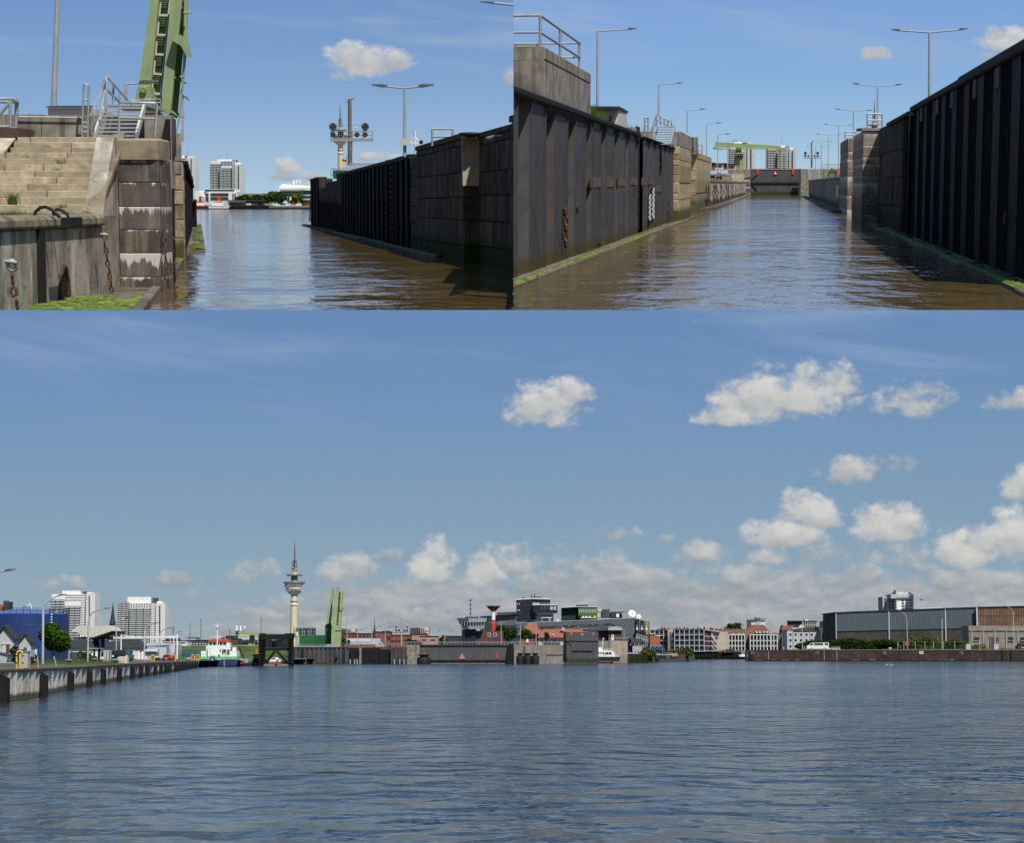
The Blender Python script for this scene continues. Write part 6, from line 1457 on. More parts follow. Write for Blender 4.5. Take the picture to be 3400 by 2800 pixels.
def car_end(x0,x1,yb,Y,m,lb,rear=True,h=.95,grp=None,ln=4.2):
 a,b=at(x0,yb,Y),at(x1,yb,Y);W=b.x-a.x;t=Thing('parked_car',lb,'car',a.lerp(b,.5),grp)
 X=lambda f:a.x+f*W
 Zf=lambda f:a.z+f*W
 pr=[(.04,.16),(0,.34),(.02,.50),(.10,.54),(.20,.80),(.28,.84),(.72,.84),(.80,.80),(.90,.54),(.98,.50),(1,.34),(.96,.16)]
 pr=[(u,v*h/.84)for u,v in pr];mb=MB()
 mb.grid([[(X(.5+(u-.5)*.96),Y,Zf(v*.97))for u,v in pr],[(X(u),Y+.25,Zf(v))for u,v in pr],[(X(u),Y+ln*.6,Zf(v))for u,v in pr],[(X(.5+(u-.5)*.95),Y+ln,Zf(min(v,.56*h/.84)))for u,v in pr]],0,False);t.part('body',mb,m)
 k=h/.84
 t.part('windscreen' if not rear else 'rear_window',MB().ext([(X(.17),Y-.03,Zf(.55*k)),(X(.83),Y-.03,Zf(.55*k)),(X(.75),Y-.03,Zf(.78*k)),(X(.25),Y-.03,Zf(.78*k))],(0,.1,0)),m_glass)
 for u in(.02,.86):t.part('tail_light' if rear else 'headlight',MB().box(X(u),X(u+.12),Y-.04,Y+.1,Zf(.40*k),Zf(.50*k)),mat('tail_red',(.45,.02,.02),.4)if rear else m_white)
 t.part('number_plate',MB().box(X(.36),X(.64),Y-.05,Y,Zf(.29*k),Zf(.36*k)),m_white);t.part('bumper',MB().box(X(.03),X(.97),Y-.06,Y+.1,Zf(.17),Zf(.26)),m_black if rear else m_galv)
 for u in(.05,.80):t.part('wheel',MB().box(X(u),X(u+.15),Y+.2,Y+.8,a.z,Zf(.30)),m_black)
 for u in(-.07,1.0):t.part('wing_mirror',MB().box(X(u),X(u+.07),Y+1.3,Y+1.45,Zf(.55*k),Zf(.62*k)),m)
m_navy=mat('dark_navy_car',(.012,.018,.03),.25,.1,2,spec=.5);m_rcar=mat('red_car',(.55,.03,.02),.3,.05,2,spec=.5);m_silver=mat('silver_car',(.42,.44,.46),.35,.05,2,metal=.3)
car_side(-28,43,2202,172,mat('blue_grey_car',(.05,.06,.09),.3,.1),'blue-grey parked car beside the grey skip at the left edge',HATCH,HW,flip=True)
t=Thing('skip','grey waste skip at the far left edge of the quay','skip',at(10,2202,160));EX(t,'body',[(-20,2201),(20,2201),(27,2177),(-20,2166)],160,1.6,m_cab);EX(t,'lid',[(-20,2166),(27,2177),(26,2179),(-20,2168)],159.9,1.8,m_dkpan)
car_end(370,424,2203,238,m_navy,'dark navy parked car facing the water behind the cream box',rear=False,h=.80)
t=Thing('ribbed_box','cream ribbed box standing in front of the dark navy car','box',at(409,2204,228));t.part('body',pbox(P,394,423,2181,2204,228,1.0),m_ibc)
for k in range(6):t.part('rib',pbox(P,395.5+k*4.8,397+k*4.8,2180.5,2204,227.95,.06),m_ibc)
car_side(425,448,2196,330,m_silver,'small silver car parked before the pink-trimmed building',HATCH,HW)
car_side(497,531,2198,305,m_navy,'dark car parked left of the red car',HATCH,HW)
car_end(537,566,2195.5,318,m_rcar,'red car seen from behind on the quay',rear=True,h=.70)
for i,(x,lb)in enumerate(((507,'yellow hoop post left of the dark car'),(577,'yellow hoop post right of the red car'),(640,'yellow hoop post near the ship bow line'),(656,'yellow hoop post next to the ship'))):
 Y=300+i*22;yb=2170+(EYE.z-GZ)*F/Y;t=Thing('hoop_barrier',lb,'hoop barrier',at(x,yb,Y),'far yellow hoop barriers');h=20*300/Y
 t.part('hoop',MB().tube([at(x-5,yb,Y),at(x-5,yb-h*.8,Y),at(x-3,yb-h,Y),at(x+3,yb-h,Y),at(x+5,yb-h*.8,Y),at(x+5,yb,Y)],.11,6),m_yel)
 t.part('plate',pbox(P,x-3.4,x+3.4,yb-h*.9,yb,Y+.1,.1),m_ibc);t.part('cable_reel',MB().ring(at(x,yb-h*.55,Y-.1),.16,.05,(0,1,0),10,5),m_black)
# white building with dark roof and pink trim
Yw=370
t=TB('low_building','long low white building with dark roof and pink trim','building',228,487,2150,2196,Yw,14,m_white)
mb=MB();mb.grid([[at(226,2151,Yw-.5),at(490,2151,Yw-.5),at(490,2154,Yw-.5),at(226,2154,Yw-.5)],[at(236,2124,Yw+7),at(466,2124,Yw+7),at(466,2126,Yw+7),at(236,2126,Yw+7)]],0,False);t.part('roof',mb,m_slate)
m_pinkt=mat('pink_trim',(.55,.16,.27),.8,.05);PB(t,'plinth',324,487,2190,2196,Yw-.1,.3,m_pinkt)
for(x0,x1,y0,y1,m)in((406,421,2160,2182,m_greend),(435,450,2160,2179,m_offw),(336,344,2166,2180,m_glass),(456,468,2162,2190,m_white)):
 w_=PB(t,'window' if m is not m_white and m is not m_greend else 'door',x0,x1,y0,y1,Yw-.12,.2,m);t.part('frame',pbox(P,x0-2,x1+2,y0-2,y1+1,Yw-.06,.2),m_pinkt if m is not m_offw else m_white,parent=w_)
for(x0,x1)in((230,262),(266,292)):PB(t,'door',x0,x1,2166,2196,Yw-.1,.2,m_dkpan)
solo('sign_post',MB().tube([at(466,2200,300),at(466,2160,300)],.04,5),m_galv,'thin post carrying a round no-stopping sign by the white building','sign post');mb=MB();c=at(466,2163,299.8);mb.ext([c+V((.17*math.cos(k*.628),0,.17*math.sin(k*.628)))for k in range(10)],(0,.03,0));t=Thing('traffic_sign','small round blue no-stopping sign with red rim','sign',c);t.part('rim',mb,m_red);t.part('face',MB().ext([c+V((.13*math.cos(k*.628),-.02,.13*math.sin(k*.628)))for k in range(10)],(0,.02,0)),m_hull)
t=Thing('steel_doors','grey steel container doors standing left of the navy car','container',at(355,2200,262))
for x0,x1 in((343,353),(353.5,362),(364,367)):t.part('door',pbox(P,x0,x1,2160,2199,262,.8),m_cab)
t=TB('container','dark green container behind the navy car','container',367,428,2162,2198,300,3,m_grnd)
for k in range(9):PB(t,'rib',369+k*6.6,371+k*6.6,2163,2197,299.9,.12,m_grnd)
bush(P,262,296,2199,2160,300,'scrubby green bush left of the second curved lamp',m_leaf,420,size=.2);bush(P,297,322,2198,2178,290,'low weeds around the loading tower foot',m_leaf,260,size=.18)
t=Thing('mesh_fence','dark wire mesh fence before the blue tank and the tree','fence',at(180,2196,240))
for k in range(9):x=125+k*14;t.part('post',MB().tube([at(x,2196,240),at(x,2160,240)],.03,4),m_grnd)
for y in(2161,2178):t.part('rail',MB().beam(at(125,y,240),at(240,y,240),.03),m_grnd)
# loading canopy
t=Thing('loading_canopy','white corrugated loading canopy on a dark steel tower','loading canopy',at(318,2196,330))
cp=[(238,2097),(258,2079),(280,2079),(305,2083),(335,2081),(360,2078),(368,2080),(385,2097),(373,2096),(310,2117),(296,2118),(250,2099)]
EX(t,'roof_sheet',cp,330,5.5,m_offw)
top_=[(258,2080),(305,2084),(360,2079)]
for k in range(28):
 x=249+k*4.6;yt=2080+(2 if 285<x<330 else 0)+max(0,(x-362)*.9)+max(0,(258-x)*.9);yl=2099+(x-250)*.40 if x<300 else 2117-(x-305)*.31
 if yl>yt+3:t.part('rib',pbox(P,x,x+.9,yt,min(yl,2117),329.92,.08),m_ibc)
EX(t,'underside',[(310,2118),(384,2096),(384,2099),(312,2122)],329.7,5,m_portal)
PB(t,'tower',296,336,2118,2156,331,3,m_portal);PB(t,'leg',309,314,2156,2196,331,.6,m_portal);PB(t,'leg',324,331,2156,2196,331,.6,m_portal);PB(t,'cabin',296,312,2120,2154,330.5,2,m_dkpan);PB(t,'cabin_window',298,307,2122,2129,330.4,.2,m_galv);PB(t,'platform',294,338,2153,2156,330,3,m_galv);TU(t,'hose',[(330,2124),(333,2140),(331,2155)],330,.16,m_hull);PB(t,'gantry',245,386,2117,2123,332,2,m_portal);PB(t,'motor',338,354,2106,2118,331,2,m_dkpan)
TU(t,'lamp_arm',[(402,2129),(368,2130)],330,.05,m_galv);t.part('floodlight',MB().ball(at(366,2130,330),.15),m_white)
t=Thing('pipe_bridge','white pipe bridge on posts running right of the canopy','pipe bridge',at(490,2190,325))
for y in(2117.5,2121.5):TU(t,'pipe',[(376,y),(588,y-1)],325,.085,m_white,6)
TU(t,'brace',[(402,2110),(452,2117)],325,.06,m_white);TU(t,'brace',[(548,2117),(592,2110)],325,.06,m_white)
for x,y0,y1,r in((402,2109,2190,.11),(588,2109,2190,.14),(577,2120,2170,.10)):TU(t,'post',[(x,y1),(x,y0)],325,r,m_white,7)
TU(t,'lamp_arm',[(588,2112),(600,2107)],325,.06,m_galv);t.part('lamp_head',MB().ball(at(602,2107,325),.14,sq=(1.6,1,.7)),m_lamp)
t=TB('shed','pale blue-white low shed right of the pink-trimmed building','shed',486,552,2142,2192,380,12,mat('pale_blue_sheet',(.46,.53,.58),.6,.05));EX(t,'roof',[(482,2144),(552,2144),(548,2137),(490,2137)],379.7,12,m_wareh);PB(t,'end_wall',552,575,2141,2178,384,10,m_wareh);PB(t,'door',560,566,2150,2156,383.8,.3,m_white)
t=Thing('tank_trailer','shiny horizontal tank behind the dark parked car','tank trailer',at(500,2190,345));p,q=at(480,2166,345),at(526,2166,345);t.part('tank',MB().tube([p,p+V((.15,0,0)),q-V((.15,0,0)),q],.48,12),m_galv);t.part('frame',MB().beam(p-V((0,0,.6)),q-V((0,0,.6)),.5,.15),m_black);PB(t,'fence',484,520,2157,2162,344,.2,m_white)
# pale tanks and containers near the ship
t=TB('container','blue container right of the red car','container',608,657,2167,2184,372,3,mat('container_blue',(.04,.12,.26),.6,.1))
for k in range(12):PB(t,'rib',609.5+k*4,611+k*4,2168,2183,371.9,.12,bpy.data.materials['container_blue'])
t=Thing('motorbike','dark motorbike parked by the blue container','motorbike',at(626,2193,345));
for x in(620,632):t.part('wheel',MB().ring(at(x,2191,345),.13,.04,(0,1,0),10,5),m_black)
t.part('body',MB().beam(at(620,2188,345),at(632,2186,345),.12,.14),m_white);t.part('seat',MB().ball(at(625,2183,345),.12),m_slate)
t=Thing('mesh_fence','dark green mesh fence in front of the blue container','fence',at(600,2190,368))
for k in range(6):x=580+k*6;t.part('post',MB().tube([at(x,2190,368),at(x,2162,368)],.04,4),m_grnd)
for y in(2163,2175):t.part('rail',MB().beam(at(580,y,368),at(612,y,368),.04),m_grnd)
# ---- towers and church behind the left quay
tower_block(HARB,'apartment_tower','left white apartment tower, behind the blue tank and canopy',960,(166,215,268,283,315),(1992,1974,2014,1970,1962),base=2152,rows=22,group='white apartment towers on the left')
tower_block(HARB,'apartment_tower','right white apartment tower with a rooftop mast, right of the spire',980,(389,431,501,516,549),(2001,2004,2020,2005,1983),base=2152,rows=22,group='white apartment towers on the left')
t=Thing('church','dark stone church tower with a tall pointed spire between white towers','church',at(372,2150,940));c=at(372,2150,942);C0=V((c.x,c.y,0));r=11*942/F
t.part('tower',MB().lathe(C0,[(r*1.15,Zc(2150,942)),(r,Zc(2076,942))],4,smooth=False,a0=.785),m_brickd);t.part('belfry',MB().lathe(C0,[(r*.98,Zc(2078,942)),(r*.9,Zc(2066,942)),(r*.6,Zc(2060,942))],8,smooth=False),m_slate);t.part('spire',MB().lathe(C0,[(r*.72,Zc(2064,942)),(r*.42,Zc(2035,942)),(r*.12,Zc(2007,942)),(.05,Zc(1999,942))],8,smooth=False),m_slate)
for a in range(4):t.part('pinnacle',MB().lathe(C0+V((r*.8*math.cos(a*1.57+.785),r*.8*math.sin(a*1.57+.785),0)),[(.3,Zc(2076,942)),(.25,Zc(2066,942)),(.03,Zc(2060,942))],5),m_slate)
t.part('wing',pbox(P,355,388,2094,2150,944,20),m_brickd)
# land behind, dike and distant buildings
mb=MB();mb.box(-420,-70,520,1100,-.5,1.9);mb.prism([(-160,640),(36,640),(60,1100),(-160,1100)],-.5,3.4);struct('city_ground',mb,m_asph)
mb=MB();xa,xb=at(560,2180,425).x,at(962,2180,425).x;xe=lambda Y:(955-CPX)/F*Y;mb.grid([[(xa-30,Y,z),(xe(Y),Y,z),(xe(Y),Y,-1),(xa-30,Y,-1)]for Y,z in((415,.6),(428,2.2),(448,4.0),(520,4.0))],0,True);struct('grass_dike',mb,mat('dike_grass',(.075,.13,.018),.95,.45,.25,spots=(.11,.13,.035)))
t=Thing('guard_rail','pale guard rail along the crest of the grass dike','guard rail',at(760,2148,447));TU(t,'rail',[(575,2146),(870,2145)],447,.09,m_galv,4)
for k in range(12):t.part('post',MB().tube([at(580+k*24,2149,447),at(580+k*24,2145,447)],.06,4),m_galv)
def flat(x0,x1,yt,Y,m,lb,wins=None,grp='distant flat buildings',dep=10,yb=2152):
 t=TB('building',lb,'building',x0,x1,yt,yb,Y,dep,m,grp);t.part('roof_edge',pbox(P,x0-1,x1+1,yt-1.2,yt,Y-.3,dep),m_slate)
 if wins:WN(t,x0+2,x1-2,wins[0],wins[1],Y-.05,wins[2],wins[3],wf=wins[4]if len(wins)>4 else .6,m=wins[5]if len(wins)>5 else None)
 return t
flat(538,620,2129,700,m_white,'long white low building with one dark ribbon window',(2133,2139,3,1,.92));flat(619,700,2127,720,m_dkpan,'dark low building between the white one and the ship',(2134,2144,8,1,.5,m_wareh));flat(745,790,2122,690,m_brickd,'brown windowless building right of the ship mast');flat(660,720,2130,730,m_slate,'dark flat building hidden behind the ship roof');flat(620,650,2119,735,m_offw,'tiny pale building on the horizon left of the ship');flat(548,585,2122,760,m_brickd,'brown roofed strip behind the pipe bridge')
t=Thing('terminal_building','pale ship-like building with three white chimneys behind the ship','terminal building',at(800,2150,800));PB(t,'upper_wall',731,790,2095,2112,800,20,m_pat);PB(t,'middle_wall',735,866,2109,2127,802,20,m_offw);PB(t,'lower_wall',785,866,2124,2152,804,16,m_dkpan);WN(t,745,865,2112,2117,801.8,30,1,wf=.4);WN(t,790,865,2118,2124,801.8,12,1,wf=.75,m=m_white);WN(t,790,865,2128,2138,803.8,12,1,m=m_white);WN(t,790,865,2141,2147,803.8,12,1,m=m_white)
for x in(785.5,798.5,811.5):t.part('chimney',MB().lathe(V((at(x,2095,812).x,812,Zc(2096,812))),[(.43,0),(.43,Zc(2079,812)-Zc(2096,812))],12),m_white)
for x in(756,810,842):EX(t,'rooflight',[(x-9,2096),(x-3,2087),(x+5,2087),(x+11,2096)],806,3,m_pat);
# green bridge lying flat behind the portal
t=Thing('bascule_bridge','pale green bridge leaf lying level behind the dark steel portal','bridge',at(850,2150,560));EX(t,'beam',[(790,2097),(870,2101),(1000,2110),(1000,2116),(790,2109)],560,3,m_green);EX(t,'tower',[(823,2148),(846,2148),(842,2110),(830,2110)],562,3,m_green);PB(t,'counterweight',782,790,2096,2109,559,4,m_slate);TU(t,'rail',[(846,2140),(846,2112),(856,2112),(856,2140)],560,.08,m_galv)
for i,(x,y0,lb)in enumerate(((631,2072,'thin dark mast, left of the pair by the ship'),(667,2058,'taller thin dark mast rising left of the ship'),(867,2053,'thin dark mast above the dark steel portal'),(572,2087,'short thin mast above the pipe bridge'),(763,2093,'short mast right of the ship mast'),(577,2083,'short thin mast beside the white tower'))):
 t=Thing('light_mast',lb,'light mast',at(x,2150,600+i*7),'thin light masts behind the ship');TU(t,'pole',[(x,2150),(x,y0)],600+i*7,.10,m_antenna if 'm_antenna' in globals()else m_head,5);t.part('lamp_head',MB().beam(at(x-3,y0,600+i*7),at(x+3,y0,600+i*7),.2,.12),m_head)
radio_tower(HARB,800,979,1.03,1800,2150,'tall radio tower with cream shaft and round glazed pod')
# ---- ship
Ys=372.0
t=Thing('work_ship','blue-hulled workboat with white deckhouse and red roof, stern on','ship',at(724,2216,Ys))
q=lambda x,y,d=0.0:at(x,y,Ys+d)
hullp=lambda d,k:[q(724+(x-724)*k,y,d)for x,y in((664,2218),(784,2218),(789,2196),(790,2190),(660,2190),(657,2198))]
t.part('hull',MB().grid([hullp(0,1),hullp(8,1.02),hullp(16,.82)],0,False),m_hull)
boot=t.part('waterline_band',MB().grid([[q(662,2219,-.05),q(786,2219,-.05),q(786.5,2209,-.05),q(660,2209,-.05)],[q(662,2219,8),q(786,2219,8),q(786.5,2209,8),q(660,2209,8)]],0,False),m_black)
t.part('bulwark',MB().grid([[q(660,2191,-.08),q(790,2191,-.08),q(786,2181,-.08),q(668,2182,-.08)],[q(658,2191,9),q(792,2191,9),q(788,2181,9),q(666,2182,9)]],0,False),m_hullg)
for x in(695,744):t.part('stern_gantry',MB().box(q(x-7,0).x,q(x+7,0).x,Ys-.6,Ys+.2,q(0,2200).z,q(0,2181).z),m_hull);t.part('thruster_leg',MB().tube([q(x,2215,-.4),q(x,2190,-.4)],.11,6),m_galv);t.part('gantry_window',MB().box(q(x-3,0).x,q(x+3,0).x,Ys-.65,Ys-.5,q(0,2195).z,q(0,2187).z),m_cab)
for x in(709,729,754):mb=MB();c=q(x,2186,-.1);mb.ext([c+V((.09*math.cos(k*.785),0,.09*math.sin(k*.785)))for k in range(8)],(0,.05,0));t.part('port',mb,m_black)
PB(t,'name_board',720,735,2190.5,2192,Ys-.12,.08,m_white);PB(t,'stern_door',711,719,2197,2207,Ys-.08,.1,m_black)
PB(t,'deckhouse',690,751,2144,2181,Ys+2,5,m_white);PB(t,'side_house',667,690,2163,2182,Ys+3,4,m_white);PB(t,'side_house',751,786,2163,2182,Ys+3,4,m_white);PB(t,'funnel',772,782,2150,2166,Ys+4,2,m_white);PB(t,'wing',684,692,2145,2163,Ys+3,2,m_white);PB(t,'wing',751,763,2135,2158,Ys+3,2,m_white)
wh=PB(t,'wheelhouse',692,752,2130,2145,Ys+3,4,m_white)
for k in range(5):t.part('window',pbox(P,695+k*11.6,704+k*11.6,2133,2143,Ys+2.9,.2),m_teal,parent=wh)
EX(t,'roof',[(692,2130),(755,2130),(753,2123),(697,2123)],Ys+2.6,5,m_red);EX(t,'roof_trim',[(694,2133),(752,2133),(754,2130),(693,2130)],Ys+2.7,4.5,m_hullg)
PB(t,'door',729,733,2158,2166,Ys+1.95,.1,m_black);d_=PB(t,'vent_panel',737,749,2157,2174,Ys+1.95,.1,m_black);t.part('vent_fan',MB().ring(at(742,2161,Ys+1.9),.12,.03,(0,1,0),10,5),m_white,parent=d_);t.part('louvre',pbox(P,740,748,2169,2172,Ys+1.9,.1),m_white,parent=d_)
TU(t,'mast',[(721,2145),(721,2071)],Ys+2.4,.11,m_white,7);TU(t,'crosstree',[(708,2077),(719,2079),(721,2084),(723,2079),(735,2077)],Ys+2.4,.06,m_white);TU(t,'radar_frame',[(698,2125),(698,2115),(748,2115),(748,2125)],Ys+2.6,.07,m_white);t.part('mast_lamp',MB().ball(at(721,2089,Ys+2.3),.12),m_black)
for pts in([(690,2181),(690,2160)],[(700,2181),(700,2146)],[(752,2181),(752,2150)],[(766,2180),(766,2163),(786,2163)],[(668,2182),(668,2172),(690,2172)],[(700,2177),(752,2177)],[(763,2163),(763,2136)],[(684,2163),(684,2146),(690,2146)]):TU(t,'handrail',pts,Ys+1.5,.03,m_offw)
for k in range(4):PB(t,'louvre_bank',754,762,2161+k*4,2163+k*4,Ys+2.9,.1,m_slate)
PB(t,'deck_gear',700,712,2176,2181,Ys+1,.8,m_offw);PB(t,'deck_gear',724,729,2175,2181,Ys+1,.6,m_hull)
for pts in([(668,2188),(662,2194),(650,2198)],[(672,2184),(662,2193),(648,2196)]):solo('mooring_rope',MB().tube([at(*p,Ys-2)for p in pts],.04,5),m_offw,'upper white mooring rope from the workboat to the quay' if pts[0][0]==672 else 'lower white mooring rope from the workboat to the quay','rope')
# pontoon with crane between ship and portal
t=Thing('work_pontoon','small work pontoon with railings and a folding crane beside the ship','pontoon',at(818,2209,392));PB(t,'hull',789,846,2204,2213,392,4,m_black)
for k in range(9):TU(t,'post',[(792+k*6,2204),(792+k*6,2189)],392,.05,m_galv,4)
for y in(2189,2196):TU(t,'rail',[(792,y),(842,y)],392,.05,m_galv,4)
TU(t,'crane_arm',[(808,2196),(807,2180),(797,2160),(793,2149),(800,2160)],394,.16,m_black);PB(t,'engine_box',796,806,2189,2196,392.5,1.5,m_white);PB(t,'winch',812,822,2190,2202,393,1.5,m_wareh)
for x in(799,805):t.part('float',MB().ball(at(x,2204,391.6),.18),m_red)
for i,(x,y0,m,lb)in enumerate(((850,2148,m_yel,'yellow-topped dolphin pile left of the steel portal'),)):
 t=Thing('dolphin',lb,'dolphin',at(x,2212,396));t.part('lower_tube',MB().lathe(V((at(x,2200,396).x,396,0)),[(.55,-.5),(.55,Zc(2171,396))],14),m_portal);t.part('upper_tube',MB().lathe(V((at(x,2200,396).x,396,0)),[(.42,Zc(2172,396)),(.42,Zc(y0,396))],14),mat('ochre_paint',(.30,.19,.02),.7,.2));t.part('collar_rail',MB().ring(V((at(x,2200,396).x,396,Zc(2172,396))),.75,.05,(0,0,1),14,5),m_galv)
# dark steel portal of the swing gate
Yp=388.0
t=Thing('steel_portal','black steel gate portal with an open window frame and inverted V bracing','steel portal',at(916,2216,Yp));X=lambda nm,*a,**k:EX(t,nm,*a,**k)
X('side_frame',[(859,2216),(875,2216),(875,2112),(858,2112)],Yp,3,m_portal);X('side_frame',[(958,2216),(970,2216),(970,2104),(958,2104)],Yp,3,m_portal)
X('top_beam',[(858,2122),(972,2120),(972,2104),(946,2104),(944,2107),(878,2107),(876,2104),(861,2104)],Yp-.2,3.4,m_portal)
X('cross_beam',[(874,2163),(960,2161),(960,2152),(874,2153)],Yp,2,m_portal);X('sill',[(874,2212),(960,2212),(960,2206),(874,2206)],Yp,3,m_oldc);X('sill_plate',[(878,2206),(955,2206),(952,2199),(882,2199)],Yp+.5,1,m_brick)
for pts in([(908,2163),(916,2163),(886,2204),(876,2204)],[(914,2163),(922,2163),(958,2203),(948,2203)]):X('brace',pts,Yp-.1,1.2,m_portal)
for k in range(9):
 y=2121+k*9.5;X('stiffener',[(866,y),(878,y+1.5),(878,y+4.5),(866,y+5)],Yp-.35,.5,m_portal);X('stiffener',[(968,y),(954,y+1.5),(954,y+4.5),(968,y+5)],Yp-.35,.5,m_portal)
t.part('back_wall',pbox(P,872,960,2120,2152,Yp+7,.3),m_black);PB(t,'machinery',896,942,2128,2134,Yp+4,1,m_cab);PB(t,'machinery',902,916,2125,2152,Yp+4.5,1,m_oldc)
for k in range(3):PB(t,'slot',918+k*8,923+k*8,2141,2144,Yp+4,.3,m_pat)
t=Thing('motor_yacht','white motor yacht seen through the braces of the steel portal','boat',at(912,2206,402));EX(t,'hull',[(894,2204),(930,2204),(934,2192),(892,2190)],402,2,m_white);EX(t,'cabin',[(894,2190),(926,2190),(918,2184),(898,2185)],402.4,1.4,m_white);TU(t,'mast',[(898,2190),(902,2174)],402.6,.06,m_white);PB(t,'window',900,914,2186,2189,402.3,.2,m_glass)
solo('buoy',MB().ball(at(921,2196,387.4),.28),m_orange,'round orange buoy in front of the white yacht','buoy')
# ---- lock island: quay wall, gates, recesses
Yq=474.0
fq=Frame((0,Yq),(1,0),(0,-1));XQ=lambda x:(x-CPX)/F*Yq
zt=Zc(2150,Yq)
mb=MB();mb.box(XQ(968),XQ(1986),Yq+3.4,640,-1,zt-.1);mb.box((1987-CPX)/F*510,(2084-CPX)/F*510,511,640,-1,zt-.1);struct('lock_island',mb,m_asph)
t=Thing('lock_wall','long dark sheet pile wall of the outer lock head','lock wall',(XQ(1180),Yq,0))
sheet_piles(t,fq,XQ(968),XQ(1163),1.05,.3,-.5,zt-.12,m_piler);mb=MB();fq.box(mb,XQ(968),XQ(1163),-.6,.12,zt-.14,zt+.04);t.part('cap_beam',mb,m_slate)
for x0,x1 in((1163,1196),(1196,1262),(1262,1300)):mb=MB();fq.block(mb,XQ(x0)+.03,XQ(x1)-.03,-3.2,-1.2,-.5,zt-(.15 if x0!=1262 else .5),.05);t.part('recess_panel',mb,m_portal)
mb=MB();fq.block(mb,XQ(1195),XQ(1203),-2,-.2,-.5,zt-.1,.05);t.part('pilaster',mb,m_conc)
sheet_piles(t,fq,XQ(1300),XQ(1352),1.0,.3,-.5,zt-.05,m_piler)
for k,x in enumerate((1167,1181,1190,1312,1330,1344)):mb=MB().tube([(XQ(x),Yq-.5,-.4),(XQ(x),Yq-.5,1.1)],.18,8);t.part('fender_pile',mb,m_pat)
mb=MB();fq.block(mb,XQ(1352),XQ(1395),-3,.25,-.5,Zc(2143,Yq),.06);t.part('concrete_pier',mb,m_conc)
for k,x in enumerate((1008,1145)):wall_ladder(t,fq,XQ(x),.12,.2,zt-.3,m_black,.5)
bfl=t.part('black_float',MB().lathe((XQ(1122),Yq-.4,1.0),[(.02,0),(.3,.25),(.3,.6)],10),m_black)
t=Thing('work_raft','rust-brown work raft with railings at the foot of the sheet piles','raft',at(995,2210,462));PB(t,'hull',973,1017,2200,2211,462,3,m_rust)
for k in range(6):TU(t,'post',[(976+k*8,2200),(976+k*8,2188)],462,.05,m_galv,4)
TU(t,'rail',[(976,2189),(1016,2189)],462,.05,m_galv,4)
# sliding gate with triangle
t=Thing('lock_gate','wide dark grey lock gate with a pink warning triangle','lock gate',at(1550,2203,Yq));G=lambda nm,x0,x1,y0,y1,d,dep,m,**k:PB(t,nm,x0,x1,y0,y1,Yq+d,dep,m,**k)
G('upper_leaf',1390,1690,2146,2193,.6,2,m_gate);G('top_beam',1386,1692,2141.5,2146,.3,2.6,m_slate);G('seal_strip',1390,1692,2193,2196.5,.4,1,m_black);G('lower_leaf',1390,1690,2196,2206,.8,2,m_conc)
for k in range(7):G('plate_seam',1420+k*38,1420.6+k*38,2147,2192,.56,.1,m_black)
m_fade=mat('faded_red',(.68,.16,.16),.7,.08);tr=EX(t,'warning_triangle',[(1523,2189.5),(1545,2189.5),(1533.5,2169)],Yq+.45,.12,m_fade);t.part('triangle_centre',MB().ext([at(1528.5,2187,Yq+.4),at(1539,2187,Yq+.4),at(1533.5,2176,Yq+.4)],(0,.05,0)),m_pat,parent=tr);G('red_marker',1647.5,1652.5,2164,2189,.4,.15,m_red)
t=Thing('gate_bay_shadow','black panel standing for the shadow in the gate bay beside the concrete quay','gate bay',at(1695,2203,Yq));EX(t,'shadow_panel',[(1680,2206),(1706,2206),(1706,2140),(1688,2141)],Yq-.4,2,m_portal)  # solid black panel stands for the shadow cast over the gate bay
t=Thing('lock_pier','stained concrete quay pier between the gate and the standing gate leaf','pier',at(1790,2203,Yq));
for x0,x1 in((1706,1770),(1770,1812),(1812,1872)):mb=MB();fq.block(mb,XQ(x0)+.02,XQ(x1)-.02,-6,.3,-.5,Zc(2142.5,Yq),.05);t.part('concrete_panel',mb,m_oldc)
mb=MB();fq.box(mb,XQ(1812),XQ(1872),.3,.42,Zc(2177,Yq),Zc(2175,Yq));t.part('ledge',mb,m_black);wall_ladder(t,fq,XQ(1741),.32,.4,Zc(2144,Yq),m_slate,.35)
def barrel(px,yb,yt,wpx,lb,red=False):
 Y=466;c=V((at(px,yb,Y).x,Y,0));r=wpx/2*Y/F;z=lambda y:Zc(y,Y)
 t=Thing('fender_dolphin',lb,'fender',V((c.x,c.y,0)),'black drum fenders before the lock');t.part('drum',MB().lathe(c,[(r*.95,-.4),(r,z(yb-4)),(r,z(yt+12)),(r*.9,z(yt+9))],18),m_black);t.part('neck',MB().lathe(c,[(r*.62,z(yt+9.5)),(r*.6,z(yt+3))],14),m_portal);t.part('cap',MB().lathe(c,[(r*.62,z(yt+3.4)),(r*.85,z(yt+2)),(r*.85,z(yt)),(.1,z(yt))],14),m_portal)
 if red:t.part('red_marker',MB().lathe(c+V((.15,-.2,0)),[(.14,z(yt)),(.17,z(yt-5)),(.12,z(yt-6.5))],10),m_red)
barrel(1407,2204,2175,45,'wide black drum fender with a red marker on top',True)
for x,lb in((1727,'left one of the three black drum fenders'),(1752,'middle one of the three black drum fenders'),(1777,'right one of the three black drum fenders')):barrel(x,2199,2170,25.5,lb)
